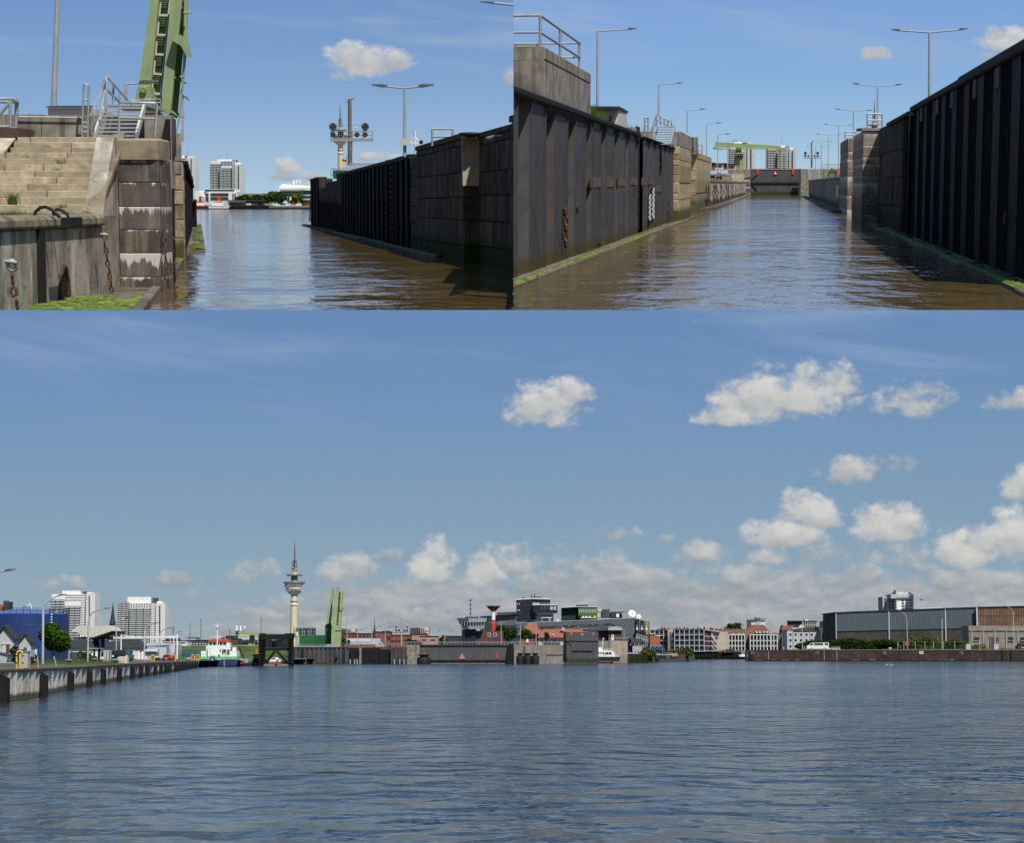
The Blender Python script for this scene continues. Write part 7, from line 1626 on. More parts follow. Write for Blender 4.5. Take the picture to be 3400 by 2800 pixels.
# standing gate leaf seen end-on
t=Thing('lock_gate','tall dark gate leaf standing open with red markers and triangle','lock gate',at(1930,2199,462));Yl=462
for nm,x0,x1,y0,y1,d,dep,m in(('upper_plate',1880,1987,2100,2129,0,2,m_gate),('lower_plate',1880,1987,2131,2202,.2,2,m_gate),('seam',1880,1986,2129,2131,.05,.3,m_black),('rail',1901,1968,2161.5,2164,-.05,.3,m_black)):PB(t,nm,x0,x1,y0,y1,Yl+d,dep,m)
t.part('end_frame',MB().grid([[at(1869,2199,Yl+3),at(1881,2202,Yl),at(1881,2202,Yl+3),at(1869,2199,Yl+4)],[at(1871,2101,Yl+3),at(1881,2099,Yl),at(1881,2099,Yl+3),at(1871,2101,Yl+4)]],0,False),m_black)
for k in range(8):TU(t,'frame_brace',[(1871,2106+k*10),(1880,2110+k*10)],Yl-.05,.05,m_gate,4)
for x in(1897,1970):PB(t,'red_marker',x-2.3,x+2.3,2101,2111,Yl-.12,.12,m_fade)
tr=EX(t,'warning_triangle',[(1929,2111),(1938,2111),(1933.5,2103)],Yl-.12,.1,m_fade);t.part('triangle_centre',MB().ext([at(1931.5,2110,Yl-.15),at(1935.5,2110,Yl-.15),at(1933.5,2106,Yl-.15)],(0,.03,0)),m_white,parent=tr)
for x in(1898,1916,1934,1952,1969):PB(t,'plate_seam',x,x+.8,2131,2199,Yl+.16,.1,m_slate)
TU(t,'brace',[(1882,2132),(1897,2144)],Yl+.1,.07,m_black)
# railing on the lock and things behind it
t=Thing('guard_rail','long pale railing along the top of the lock gate','guard rail',at(1560,2146,Yq+1));
for y in(2132,2136.5):TU(t,'rail',[(1340,y),(1868,y)],Yq+1,.045,m_pat,4)
for k in range(45):t.part('post',MB().beam(at(1342+k*11.9,2145,Yq+1),at(1342+k*11.9,2132,Yq+1),.07),m_pat)
t=Thing('guard_rail','pale railing along the sheet pile wall below the green bridge','guard rail',at(1050,2150,Yq+2));TU(t,'rail',[(975,2142),(1340,2140)],Yq+2,.045,m_pat,4);TU(t,'rail',[(975,2147),(1090,2146)],Yq+2,.045,m_pat,4)
for k in range(22):t.part('post',MB().beam(at(985+k*16,2150,Yq+2),at(985+k*16,2141,Yq+2),.07),m_pat)
# raised green bascule bridge
t=Thing('bascule_bridge','pair of tall pale green bascule girders standing raised at the lock','bridge',at(1112,2148,500));Yb=500;E=lambda nm,pts,d,dep,m:EX(t,nm,pts,Yb+d,dep,m)
E('girder',[(1083,2072),(1098,2072),(1107,1954),(1099,1953)],4,1.2,m_green);E('girder',[(1100,2082),(1117,2078),(1126,1950),(1117,1949)],0,1.2,m_green);E('girder',[(1122,2082),(1131,2084),(1139,1966),(1131,1965)],0,1.2,m_green);E('deck_underside',[(1113,2078),(1124,2080),(1134,1966),(1124,1966)],.8,.4,m_brickd)
for k in range(7):TU(t,'crossbar',[(1115+k*1.5,2070-k*15),(1124+k*1.5,2072-k*15)],Yb+.6,.09,m_pat,4)
E('bracket',[(1128,2016),(1140,2018),(1136,2030),(1128,2026)],-.3,1.5,m_green);E('pivot_house',[(1100,2144),(1130,2146),(1133,2086),(1122,2078),(1103,2080),(1100,2100)],-.4,2.5,m_green);E('shadow_piece',[(1078,2140),(1092,2140),(1099,2072),(1084,2072)],5,1.4,m_greend);PB(t,'counterweight',1079,1100,2076,2140,Yb+6,2,m_grnd)  # the two dark green pieces stand for the shadow left of the pivot house
TU(t,'platform',[(1113,2094),(1134,2093)],Yb-.6,.1,m_galv,4);TU(t,'cable',[(1107,1956),(1112,2000),(1096,2070)],Yb+3,.04,m_portal,4)
for(x0,x1,lb)in((994,1043,'long green container at the foot of the radio tower'),(1044,1080,'brighter green container left of the raised bridge')):
 t=TB('container',lb,'container',x0,x1,2110,2147,520+(x0%7),4,mat('container_green',(.025,.16,.06),.6,.1)if x0<1000 else m_greend)
 for k in range(7):PB(t,'rib',x0+3+k*(x1-x0)/7.3,x0+4.5+k*(x1-x0)/7.3,2111,2146,519.8+(x0%7),.2,m_greend)
t=Thing('pipework','tangle of dark pipes and catwalks beside the radio tower base','pipework',at(1010,2147,530));PB(t,'duct',983,1046,2087,2109,531,2,m_dkpan)
for k in range(10):TU(t,'pipe',[(976+k*7,2147 if k%2 else 2112),(976+k*7,2086+(k*5)%9)],529,.10,(m_slate,m_galv,m_pat)[k%3],5)
for y in(2086,2093,2100,2107):TU(t,'catwalk',[(975,y),(1046,y-2)],529.5,.07,(m_galv,m_slate)[int(y)%2],4)
PB(t,'white_box',984,990,2100,2112,528,1,m_white)
# double lamps and masts on the lock
for i,(x,yt,a,b,lb)in enumerate(((1152,2054,(1147,2053),(1156,2053),'slim mast with short cross head right of the raised bridge'),(1187,2093,(1180,2096),(1207,2092),'low lamp above the lattice building'),(1234,2088,(1213,2087),(1257,2085),'double lamp left of the brick block'),(1279,2084,(1255,2081),(1301,2082),'double lamp in front of the brick block'),(1477,2098,(1452,2097),(1505,2096),'double lamp left of the control tower'),(1664,2068,(1620,2069),(1690,2066),'double lamp beside the brown control building'),(1728,2067,(1700,2067),(1752,2063),'double lamp at the orange roofed house'),(1780,2063,(1770,2062),(1788,2062),'tall slim lamp between the green trees'))):
 if i>=1:lamp_post(P,x,2146,yt,486+i,[a,b],.085,lb,'double lamps on the lock island',head=1.0)
 else:lamp_post(P,x,2146,yt,486,[a,b],.09,lb,'double lamps on the lock island',head=.5)
t=Thing('church_spire','thin dark spire rising behind the lattice building','spire',at(1243,2146,620));t.part('spire',MB().lathe(at(1243,2146,620),[(.5,0),(.35,4.5),(.12,6.6),(.02,8.4)],6),m_slate);t.part('cross_arm',MB().beam(at(1238,2093,620),at(1248,2093,620),.15),m_slate)
t=Thing('signal_mast','lock signal mast with six black lights in white rings','signal mast',at(1332,2146,482));TU(t,'pole',[(1333,2146),(1333,2052)],482,.17,m_lamp,8);TU(t,'cross_head',[(1328,2053),(1339,2052)],482,.1,m_lamp,5);TU(t,'platform',[(1308,2101),(1357,2099)],481.8,.12,m_galv,4);TU(t,'beam',[(1312,2084),(1356,2083)],482.2,.07,m_galv,4)
for(x,y)in((1315.5,2083.5),(1352,2083.5),(1315.5,2093.5),(1325,2093.5),(1343,2093.5),(1352,2093.5)):
 c=at(x,y,481.4);R5=4.6*481/F;h=t.part('signal_light',MB().ext([c+V((R5*math.cos(k*.5236),0,R5*math.sin(k*.5236)))for k in range(12)],(0,.25,0)),m_black);t.part('white_ring',MB().ring(c+V((0,-.02,0)),R5,.045,(0,1,0),16,5),m_white,parent=h)
# ---- control tower, offices and houses behind the lock island
t=Thing('control_tower','lock control tower with flared grey glazed cabin on a black base','control tower',at(1565,2146,500));Yc=500
PB(t,'base',1533,1580,2090,2146,Yc,6,m_blk)
def flare(nm,y0,x0,x1,y1,x2,x3,m,d=0.0,xc=1556):
 z=lambda y:y
 lo=[at(x0,y0,Yc+1.5+d),at(xc,y0+1,Yc-2+d),at(x1,y0,Yc-1+d),at(x1,y0,Yc+6),at(x0,y0,Yc+6)]
 hi=[at(x2,y1,Yc+1.5+d),at(xc,y1+1,Yc-2.3+d),at(x3,y1,Yc-1.2+d),at(x3,y1,Yc+6),at(x2,y1,Yc+6)]
 return t.part(nm,MB().grid([lo,hi],0,False),m)
flare('lower_band',2089,1537,1607,2078,1530,1609,m_cab);gl=flare('glazing',2078,1531,1608,2066,1523,1613,m_glass,.1);flare('upper_band',2066,1522,1613,2053,1517,1617,m_cab)
for k in range(9):x=1534+k*9;t.part('mullion',MB().beam(at(x,2078,Yc-2.2),at(x+(k-3)*.6,2066,Yc-2.3),.12),m_cab,parent=gl)
PB(t,'roof_deck',1544,1588,2049,2053,Yc,5,m_slate);PB(t,'gallery',1517,1532,2084,2087,Yc-.5,3,m_galv);TU(t,'gallery_rail',[(1517,2087),(1517,2079),(1531,2079)],Yc-.5,.05,m_galv,4)
TU(t,'mast',[(1565,2053),(1564.5,1986)],Yc+1,.12,m_galv,5)
for y in(1994,2008,2022,2036):EX(t,'day_mark',[(1559,y+5),(1563,y+6),(1563,y-3),(1560,y-4)],Yc+.8,.2,m_slate)
TU(t,'roof_rail',[(1548,2049),(1548,2045),(1586,2045),(1586,2049)],Yc,.05,m_galv,4);t.part('antenna',MB().ball(at(1539,2050,Yc),.25),m_offw)
t=TB('control_building','brown clad control building with two white-framed windows','building',1580,1671,2096,2146,501,8,m_brickd)
for x in(1619,1639):w_=PB(t,'window',x+1.5,x+9,2104.5,2112.5,500.9,.15,m_glass);t.part('frame',pbox(P,x,x+10.5,2103,2114.5,500.95,.1),m_wfr,parent=w_)
t=TB('shed','low black shed with rounded roof left of the control tower','shed',1485,1533,2114,2146,498,5,m_slate);PB(t,'roof',1484,1534,2112,2114.5,497.8,5.4,m_dkpan)
t=Thing('light_tower','red and white lighthouse with an upturned red funnel top','lighthouse',at(1638,2110,540));c=at(1638,2110,542);C0=V((c.x,c.y,0));u=542/F;z=lambda y:Zc(y,542)
t.part('red_section',MB().lathe(C0,[(6.6*u,z(2112)),(6.5*u,z(2059))],18),m_red);t.part('white_section',MB().lathe(C0,[(6.4*u,z(2059)),(6.3*u,z(2031))],18),m_white);t.part('funnel',MB().lathe(C0,[(6*u,z(2031)),(8*u,z(2030)),(24*u,z(2014.5)),(25*u,z(2012.5)),(22*u,z(2012.5)),(5*u,z(2020))],24),mat('deep_red',(.33,.02,.02),.35,.08,spec=.5))
flat(1130,1240,2105,640,m_brick,'low red brick block behind the lattice-front building',(2110,2116,9,1,.5),'red brick buildings behind the lock');
t=flat(1237,1297,2099,620,m_brick,'tall red brick block with a chamfered left corner',None,'red brick buildings behind the lock');PB(t,'glass_corner',1286,1297,2114,2123,619.8,.4,m_glass);TU(t,'roof_rail',[(1270,2097),(1294,2097)],620,.12,m_slate,4)
flat(1297,1362,2110,610,m_brick,'brick building behind the signal mast',(2126,2132,6,1,.7),'red brick buildings behind the lock');flat(1361,1415,2107,640,m_pink,'pale pink brick building right of the signal mast',None,'red brick buildings behind the lock');flat(1392,1454,2114,600,m_pink,'long pink brick building with ribbon windows near the bushes',(2123,2129,2,1,.55),'red brick buildings behind the lock')
t=TB('lattice_building','pale blue lattice-fronted building right of the raised bridge','building',1150,1262,2121,2146,600,8,mat('pale_blue_wall',(.42,.50,.56),.7,.1))
for k in range(24):PB(t,'lattice_bar',1158+k*3.0,1159.4+k*3.0,2124,2133,599.8,.3,m_white)
PB(t,'base_wall',1150,1262,2140,2147,599.6,.4,m_brick)
t=Thing('gable_house','small cream gable house in front of the brick block','house',at(1262,2147,590));EX(t,'wall',[(1246,2148),(1277,2148),(1277,2144),(1262,2127),(1246,2144)],590,6,m_sand);EX(t,'roof',[(1262,2125),(1280,2146),(1300,2146),(1290,2128)],590.5,4,m_rooft);PB(t,'window',1262,1265,2136,2141,589.9,.2,m_glass)
for(x0,xm,x1,yt,lb)in((1134,1152,1180,2088,'cream apartment block right of the raised bridge'),(1361,1395,1424,2085,'cream and grey apartment block behind the signal mast')):
 t=Thing('apartment_block',lb,'apartment block',at(x1,2120,760),'distant apartment blocks');PB(t,'grey_wing',x0,xm,yt+1,2125,764,10,m_dkpan);PB(t,'cream_wing',xm,x1,yt,2125,760,12,m_sand)
 for r_ in range(4):
  for k in range(2):PB(t,'window',xm+3+k*6,xm+6+k*6,yt+3+r_*5.4,yt+6+r_*5.4,759.7,.5,m_glass)
  PB(t,'balcony',x1-11,x1-1,yt+5+r_*5.4,yt+7.4+r_*5.4,758.6,1.5,m_white)
bush(P,1128,1156,2148,2118,560,'green bushes right of the raised bridge foot',m_leaf,420,size=.5);bush(P,1350,1392,2146,2122,560,'round dark bush behind the signal mast',m_leafd,420,size=.45);bush(P,1448,1490,2146,2108,620,'loose yellowish shrubs left of the black shed',m_leafy,500,size=.5)
tree(P,1697,2146,2086,505,52,'bushy green tree right of the brown control building',m_leaf,n=1500,seed=3,size=.34,lowcrown=.12);tree(P,1668,2140,2076,530,44,'darker tree partly behind the brown control building',m_leafd,n=900,seed=5,size=.34,lowcrown=.2);tree(P,1751,2146,2088,500,44,'round green tree in front of the orange roofed house',m_leaf,n=1300,seed=8,size=.32,lowcrown=.15);tree(P,1817,2146,2100,496,18,'thin young tree in front of the long tiled roof',m_leafd,n=260,seed=9,size=.26,lowcrown=.4)
# dark glass hall, black office, green office
t=Thing('glass_hall','long dark teal glass hall left of the black office block','glass hall',at(1660,2140,700));EX(t,'wall',[(1594,2140),(1716,2140),(1716,2040),(1594,2049)],700,20,m_teal);EX(t,'roof_box',[(1650,2045),(1716,2040),(1716,2032),(1650,2035)],698,18,m_dkpan);EX(t,'roof_edge',[(1592,2050),(1716,2041),(1716,2039),(1592,2048)],699.6,.4,m_slate)
for k in range(18):x=1650+k*3.7;PB(t,'glass_fin',x,x+.8,2046,2078,699.7,.3,m_cab)
t=Thing('office_building','black cubic office block with overhanging upper storey and white roof edge','office building',at(1780,2120,660));EX(t,'wall',[(1714.5,2120),(1778,2120),(1778,1989),(1768,1989),(1714.5,1992)],660,12,m_blk);PB(t,'upper_wing',1768,1827,1991,2009,662,10,m_blk);EX(t,'roof_edge',[(1714,1993),(1766,1990),(1828,1991),(1828,1989),(1766,1988),(1714,1990.5)],659.6,12,m_white)
PB(t,'overhang',1769,1851,2010,2035,658,12,m_blk);PB(t,'overhang_edge',1768,1852,2008.5,2010.4,657.7,12,m_white);PB(t,'white_base',1778,1838,2035,2070,661,8,m_white)
for k in range(5):PB(t,'window',1770+k*11,1779+k*11,1994,2001,661.8,.4,m_teal)
for k in range(5):PB(t,'window',1793+k*11.3,1801.5+k*11.3,2014,2027,657.8,.4,m_cab if k>2 else m_teal)
for k in range(8):PB(t,'window',1781+k*6.6,1784+k*6.6,2042,2048,660.8,.3,m_slate)
bal=PB(t,'balustrade',1769,1791,2002,2008,657.8,.2,m_wareh)
mb=MB()
for k in range(22):mb=pbox(P,1793+k*2.6,1793.8+k*2.6,2002,2008.5,657.7,.15,mb)
t.part('balustrade',mb,m_wareh,stuff=True)
mb=MB()
for r_ in range(6):
 for k in range(8):
  if rng.random()<.75:mb=pbox(P,1718+k*7.2,1721+k*7.2,1996+r_*13,2002+r_*13,659.8,.3,mb)
t.part('windows',mb,mat('night_glass',(.05,.055,.085),.2,.1,spec=.5),stuff=True)
for k in(1718.5,1724):PB(t,'window',k,k+1.6,2004,2009,659.7,.3,m_white);PB(t,'window',k,k+1.6,2025,2030,659.7,.3,m_white)
for pts in([(1764,1988),(1764,1972)],[(1775,1988),(1775,1972)],[(1768,1988),(1768,1982),(1796,1984),(1796,1988)],[(1732,1988),(1738,1986),(1742,1988)]):TU(t,'rooftop_mast',pts,664,.14,m_slate,4)
PB(t,'terrace_canopy',1798,1832,2051,2053,655,4,m_white);PB(t,'terrace_house',1800,1824,2053,2068,656,3,m_cab)
for x in(1799,1822,1826):PB(t,'canopy_post',x,x+1,2053,2068,655,.4,m_white)
t=Thing('office_building','green and black office block with yellow recess on the patterned building','office building',at(1925,2062,640));PB(t,'dark_wall',1866,1920,2018,2064,640,10,m_grnd);PB(t,'green_wing',1920,1983,2017.5,2045,638,12,m_grnc);EX(t,'roof_edge',[(1866,2019),(1918,2016),(1984,2017),(1984,2015.5),(1918,2014.5),(1866,2017.5)],637.7,12,m_white);PB(t,'yellow_recess',1908,1983,2045,2062,642,6,m_yc);PB(t,'roof_plant',1914,1953,2009,2015,643,6,m_slate)
for k in range(10):PB(t,'window',1922.5+k*6.0,1926.5+k*6.0,2024,2036,637.8,.4,m_pat)
for k in range(3):PB(t,'roof_unit',1933+k*11,1940+k*11,2047,2051,636,2,m_white)
PB(t,'canopy',1928,1972,2051,2053,636,3,m_white);PB(t,'grey_annex',1983,2000,2020,2052,641,8,m_wareh);PB(t,'yellow_panel',1984,1999,2026,2032,640.8,.3,m_yc);PB(t,'yellow_panel',1971,1980,2046,2053,636.5,.4,m_yc);PB(t,'grey_block',2000,2025,2024,2052,640,8,m_dkpan);PB(t,'plant_house',2028,2065,2035,2053,641,8,m_slate);PB(t,'white_unit',2046,2056,2039,2051,640.5,2,m_white);PB(t,'plant_screen',2058,2088,2040,2053,641,4,m_pat)
for k in range(13):x=2030+k*4.1;t.part('vent_cowl',MB().tube([at(x,2035,643),at(x,2031+(k%3),643)],.2,6,r1=.12),m_black)
# patterned facade
t=Thing('patterned_building','long office building clad in woven black and white panels','office building',at(1950,2120,600));Yw_=600
ytop=lambda x:2071-(x-1712)*(18/400.0)
EX(t,'wall',[(1712,2146),(2109,2146),(2109,ytop(2109)),(1712,ytop(1712))],Yw_,18,m_slate);EX(t,'parapet',[(1712,ytop(1712)+1),(2109,ytop(2109)+1),(2109,ytop(2109)-.8),(1712,ytop(1712)-.8)],Yw_-.3,.6,m_wareh)
mb=MB();n=0
for r_ in range(22):
 for k in range(66):
  x=1714+k*6.0+(3 if r_%2 else 0);y=ytop(x)+3.2+r_*3.1
  if x>2105:continue
  if 10<r_-0 and x<2060 and r_>11:continue
  if 4<=r_<=6 and x<2040 and rng.random()<.75:continue
  a,b=at(x,y+1.1,Yw_),at(x+3.6,y-.5,Yw_);mb.box(a.x,b.x,Yw_-.14,Yw_-.02,a.z,b.z)
t.part('woven_panels',mb,m_pat,stuff=True)
mb=MB()
for k in range(58):
 x=1716+k*5.8;y=ytop(x)+15.5;a,b=at(x,y+8,Yw_),at(x+3.4,y,Yw_);mb.box(a.x,b.x,Yw_-.06,Yw_+.1,a.z,b.z)
t.part('windows',mb,m_teal,stuff=True)
EX(t,'end_wall',[(2109,2146),(2160,2135),(2160,2110),(2116,2105),(2116,2056),(2109,2055)],Yw_+1,12,m_pat)
for(x0,x1,yt,m)in((2112,2122,2057,m_grnd),(2128,2137,2061,m_blk),(2143,2151,2063,mat('olive_cladding',(.30,.28,.03),.6,.1))):
 PB(t,'fin_tower',x0,x1,yt,2108,Yw_-1,3,m);PB(t,'fin_side',x1,x1+6,yt+.6,2110,Yw_-.6,4,m_pat)
 for k in range(9):PB(t,'slat',x1+.2,x1+5.8,yt+2.5+k*5,yt+3.8+k*5,Yw_-.72,.2,m_slate)
 t.part('pagoda_lamp',MB().lathe(at(x0+3,2092,Yw_-2),[(.35,0),(.35,.3),(.12,.5),(.28,.55),(.05,1.0),(.02,1.5)],8),m_white)
for k in range(7):x=2112+k*8;PB(t,'mooring_frame',x,x+6,2108+k*2,2124+k*2.3,Yw_-2,1.5,m_pat);TU(t,'frame_bar',[(x,2107+k*2),(x+8,2109+k*2)],Yw_-2.2,.1,m_offw,4)
mb=MB()
for k in range(9):mb=pbox(P,2111+k*5.6,2114+k*5.6,2132,2150,Yw_-.6,.3,mb)
t.part('columns',mb,m_pat,stuff=True)
def dish(x,y,rp,Y,lb):
 c=at(x,y,Y);r=rp*Y/F;t=Thing('satellite_dish',lb,'satellite dish',c-V((0,0,r*1.2)),'white satellite dishes');d=V((.25,-.9,.38)).normalized();a=d.cross(V((0,0,1))).normalized();b=a.cross(d)
 ring=lambda k,o:[c+d*o+(a*math.cos(2*math.pi*i/20)+b*math.sin(2*math.pi*i/20))*r*k for i in range(20)]
 t.part('reflector',MB().grid([ring(.05,-r*.32),ring(.5,-r*.24),ring(.85,-r*.08),ring(1,0),ring(1,-.08),ring(.5,-r*.32),ring(.05,-r*.4)],0,True),m_white);t.part('feed_arm',MB().tube([c-d*r*.1-b*r*.5,c+d*r*.5],.07,5),m_galv);t.part('mount',MB().tube([c-d*r*.3,c-V((0,0,r*1.5))],.12,6),m_galv)
dish(2099,2038,13,610,'larger white satellite dish on the roof corner');dish(2121,2048,8,612,'smaller white satellite dish, right of the larger one');dish(1853,2062,4,640,'tiny white dish beside the terrace of the black office block')
# orange roof house and long tiled roof
t=Thing('house','brick house with a steep orange hipped roof among the trees','house',at(1760,2146,540));PB(t,'wall',1722,1796,2107,2146,540,10,m_brick);t.part('roof',MB().grid([[at(1718,2110,539),at(1800,2106,539),at(1802,2106,552),at(1718,2110,552)],[at(1757,2069,544),at(1779,2069,544),at(1779,2069,547),at(1757,2069,547)]],0,False),m_tile);PB(t,'dormer',1744,1749,2088,2093,539.6,2,m_slate);PB(t,'drainpipe',1779,1780,2070,2146,538.5,.2,m_galv)
t=Thing('house','long low house with orange tiled roof and pale wall behind the railing','house',at(1860,2146,530));PB(t,'wall',1788,1885,2117,2146,530,8,m_offw);t.part('roof',MB().grid([[at(1784,2118,529),at(1960,2118,529),at(1960,2118,540),at(1784,2118,540)],[at(1802,2091,534),at(1950,2089,534),at(1950,2089,536),at(1802,2091,536)]],0,False),m_tile);PB(t,'chimney',1865,1874,2084,2095,531,1.2,m_cab)
for x in(1824,1835):EX(t,'roof_window',[(x,2111),(x+5,2111),(x+4,2107),(x-1,2107)],529.2,1.5,m_white)
for x in(1797,1812,1838):PB(t,'window',x,x+5,2126,2134,529.9,.15,m_glass)
PB(t,'dark_fence',1802,1860,2133,2144,520,.2,m_slate)
solo('white_notice',pbox(P,1747,1755,2124,2134,488,.1),m_white,'white notice board on the lamp post by the round green tree','notice board')
# brick lock house, concrete quay head, pilot boat
t=Thing('lock_house','brown brick lock house with grey roof and round-windowed white door','house',at(2030,2128,520));PB(t,'brick_wall',2020,2065,2094,2128,520,8,m_brickd);PB(t,'dark_wall',1985,2020,2094,2140,521,8,m_blk);EX(t,'dark_roof',[(1940,2097),(2020,2094),(2020,2084),(1940,2091)],519.5,9,m_dkpan);EX(t,'roof',[(2019,2094),(2067,2094),(2065,2084),(2045,2081),(2020,2084)],519,10,m_cab)
d_=PB(t,'door',2030,2038,2109,2127,519.8,.2,m_white);mb=MB();c=at(2033.5,2113.5,519.7);mb.ext([c+V((.16*math.cos(k*.785),0,.16*math.sin(k*.785)))for k in range(8)],(0,.08,0));t.part('porthole',mb,m_black,parent=d_)
TU(t,'rail',[(2040,2118),(2085,2118),(2085,2128)],512,.05,m_galv,4);TU(t,'rail',[(2040,2122),(2085,2122)],512,.05,m_galv,4);TU(t,'post',[(2072,2128),(2072,2090)],512,.1,m_galv,5);PB(t,'balcony',2029,2087,2127,2130,511,5,m_slate)
t=Thing('lock_pier','pale stained concrete quay head right of the standing gate','pier',at(2060,2198,508))
for x0,x1,yb_,m in((1986,2025,2200,m_oldc),(2025,2066,2176,m_pale),(2066,2084,2176,m_pale)):PB(t,'concrete_panel',x0+.3,x1-.3,2129,yb_,508,8,m)
PB(t,'lower_step',2036,2082,2175,2203,506,10,m_oldc);wall_ladder(t,Frame((at(2026,2150,507.8).x,507.9),(1,0),(0,-1)),0,.05,2.5,Zc(2118,508),m_galv,.4)
t=Thing('pilot_boat','white pilot boat with black hull beside the standing gate','boat',at(2025,2196,496));Yb2=496;E2=lambda nm,pts,d,dep,m,**k:EX(t,nm,pts,Yb2+d,dep,m,**k)
E2('hull',[(1982,2197),(2056,2197),(2060,2183),(1982,2182)],0,3,m_black);E2('boot_stripe',[(1982,2199),(2055,2199),(2056,2196),(1982,2196)],-.05,3,m_brick);E2('bulwark',[(1982,2182),(2044,2182),(2040,2166),(1982,2164)],.3,2.4,m_white);cb=E2('cabin',[(1984,2168),(2033,2168),(2031,2160),(1984,2159)],.5,2,m_white)
for x0,x1 in((2011,2020),(2022,2030)):PB(t,'window',x0,x1,2167,2173.5,Yb2+.2,.2,m_glass)
for x0 in(1986,1994,2001):PB(t,'window',x0,x0+4,2166,2171,Yb2+.2,.2,m_glass)
E2('wheelhouse',[(1983,2160),(1999,2160),(1997,2150),(1984,2150)],.8,1.6,m_white);TU(t,'mast',[(1999,2164),(2002,2123)],Yb2+1,.1,m_white,5);TU(t,'crosstree',[(1997,2137),(2006,2137)],Yb2+1,.06,m_white,4);t.part('radome',MB().ball(at(2004,2122,Yb2+1),.18),m_white)
for y in(2157,2161):TU(t,'rail',[(2006,y),(2035,y)],Yb2+.4,.045,m_white,4)
for k in range(6):TU(t,'rail_post',[(2006+k*5.8,2166),(2006+k*5.8,2157)],Yb2+.4,.04,m_white,4)
t.part('life_ring',MB().ring(at(2008,2171,Yb2),.17,.06,(0,1,0),10,5),m_orange);PB(t,'foredeck_gear',2044,2058,2175,2182,Yb2+.5,1,m_cab)
# dark piles and stand
t=Thing('timber_jetty','dark sheet pile jetty right of the concrete quay head','jetty',at(2115,2195,520));fj=Frame((0,520),(1,0),(0,-1));xj=lambda x:(x-CPX)/F*520
sheet_piles(t,fj,xj(2085),xj(2148),.55,.2,-.5,Zc(2175,520),m_concd);mb=MB();fj.box(mb,xj(2085),xj(2149),-4,.15,Zc(2175,520),Zc(2173,520));t.part('deck',mb,m_concd)
t=Thing('steel_stand','stacked grey steel grandstand box on dark legs by the jetty','steel stand',at(2110,2173,530));PB(t,'upper_box',2096,2132,2122,2139,530,3,m_dkpan);PB(t,'lower_box',2100,2131,2147,2163,530,3,m_cab);PB(t,'stair_block',2085,2100,2122,2168,531,3,m_blk)
for x in(2098,2108,2118,2128):PB(t,'leg',x,x+1.5,2139,2170,530.5,.4,m_slate)
for k in range(8):t.part('seat',pbox(P,2093+k*4.4,2095.5+k*4.4,2139.5,2143.5,529.8,.4,),(m_black,m_offw)[k%3==0])
bush(P,2131,2172,2190,2150,545,'drooping willow bush at the end of the jetty',m_leafy,1500,dy=2.0,size=.30)
t=TB('brick_building','orange-red brick gable block beside the glass balcony houses','building',2158,2192,2113,2146,590,6,mat('orange_brick',(.36,.13,.075),.9,.12,.5));PB(t,'chimney_block',2158,2176,2105.5,2114,590.1,5,bpy.data.materials['orange_brick']);PB(t,'coping',2157,2177,2104,2106,589.8,5.4,m_white);PB(t,'coping',2176,2193,2111.5,2113.5,589.8,6,m_white)
t=Thing('kiosk','blue awning stall behind the floating jetty','stall',at(2185,2172,600));EX(t,'awning',[(2162,2160),(2209,2160),(2206,2150),(2166,2150)],600,4,mat('awning_blue',(.02,.07,.22),.8,.1));PB(t,'counter',2168,2206,2160,2170,601,2,m_cab);t.part('post',MB().tube([at(2200,2172,600),at(2200,2152,600)],.08,5),m_galv)
bush(P,2200,2282,2186,2153,640,'long green willow bank in front of the balcony houses',m_leafy,2200,dy=2.4,size=.34)
t=Thing('floating_jetty','black floating jetty with pale railing in front of the willows','jetty',at(2200,2188,560));PB(t,'float',2171,2232,2176,2189,560,4,m_black);PB(t,'edge',2171,2228,2174,2176.5,559.8,4,m_offw)
for k in range(4):TU(t,'post',[(2212+k*4,2186),(2212+k*4,2169)],559.5,.05,m_galv,4)
for y in(2169,2177,2185):TU(t,'rail',[(2212,y),(2224,y)],559.5,.05,m_galv,4)
PB(t,'barge',2224,2250,2170,2187,566,4,m_pink);PB(t,'barge_hull',2224,2254,2181,2188,565.8,4.4,m_black)
# far bank in the middle
mb=MB();xa,xb=at(2084,2170,640).x,at(2640,2170,640).x;mb.prism([(xa,602),(at(2150,0,560).x,592),(at(2283,0,650).x,650),(at(2284,0,862).x,862),(at(2700,0,862).x,862),(at(2700,0,1100).x,1100),(xa,1100)],-1,2.2);struct('far_bank',mb,m_asph)
t=Thing('pile_quay','dark timber pile quay below the balcony houses','quay wall',at(2380,2184,858));PB(t,'wall',2284,2480,2166,2186,858,4,m_concd)
for k in range(33):PB(t,'pile',2286+k*5.9,2288.6+k*5.9,2164,2186,857.5,.6,m_portal)
PB(t,'parapet',2280,2470,2160,2167,860,1.5,m_taup);PB(t,'orange_box',2403,2411,2158,2168,856,2,m_brick);PB(t,'shed',2413,2438,2157,2168,856.5,3,m_slate)
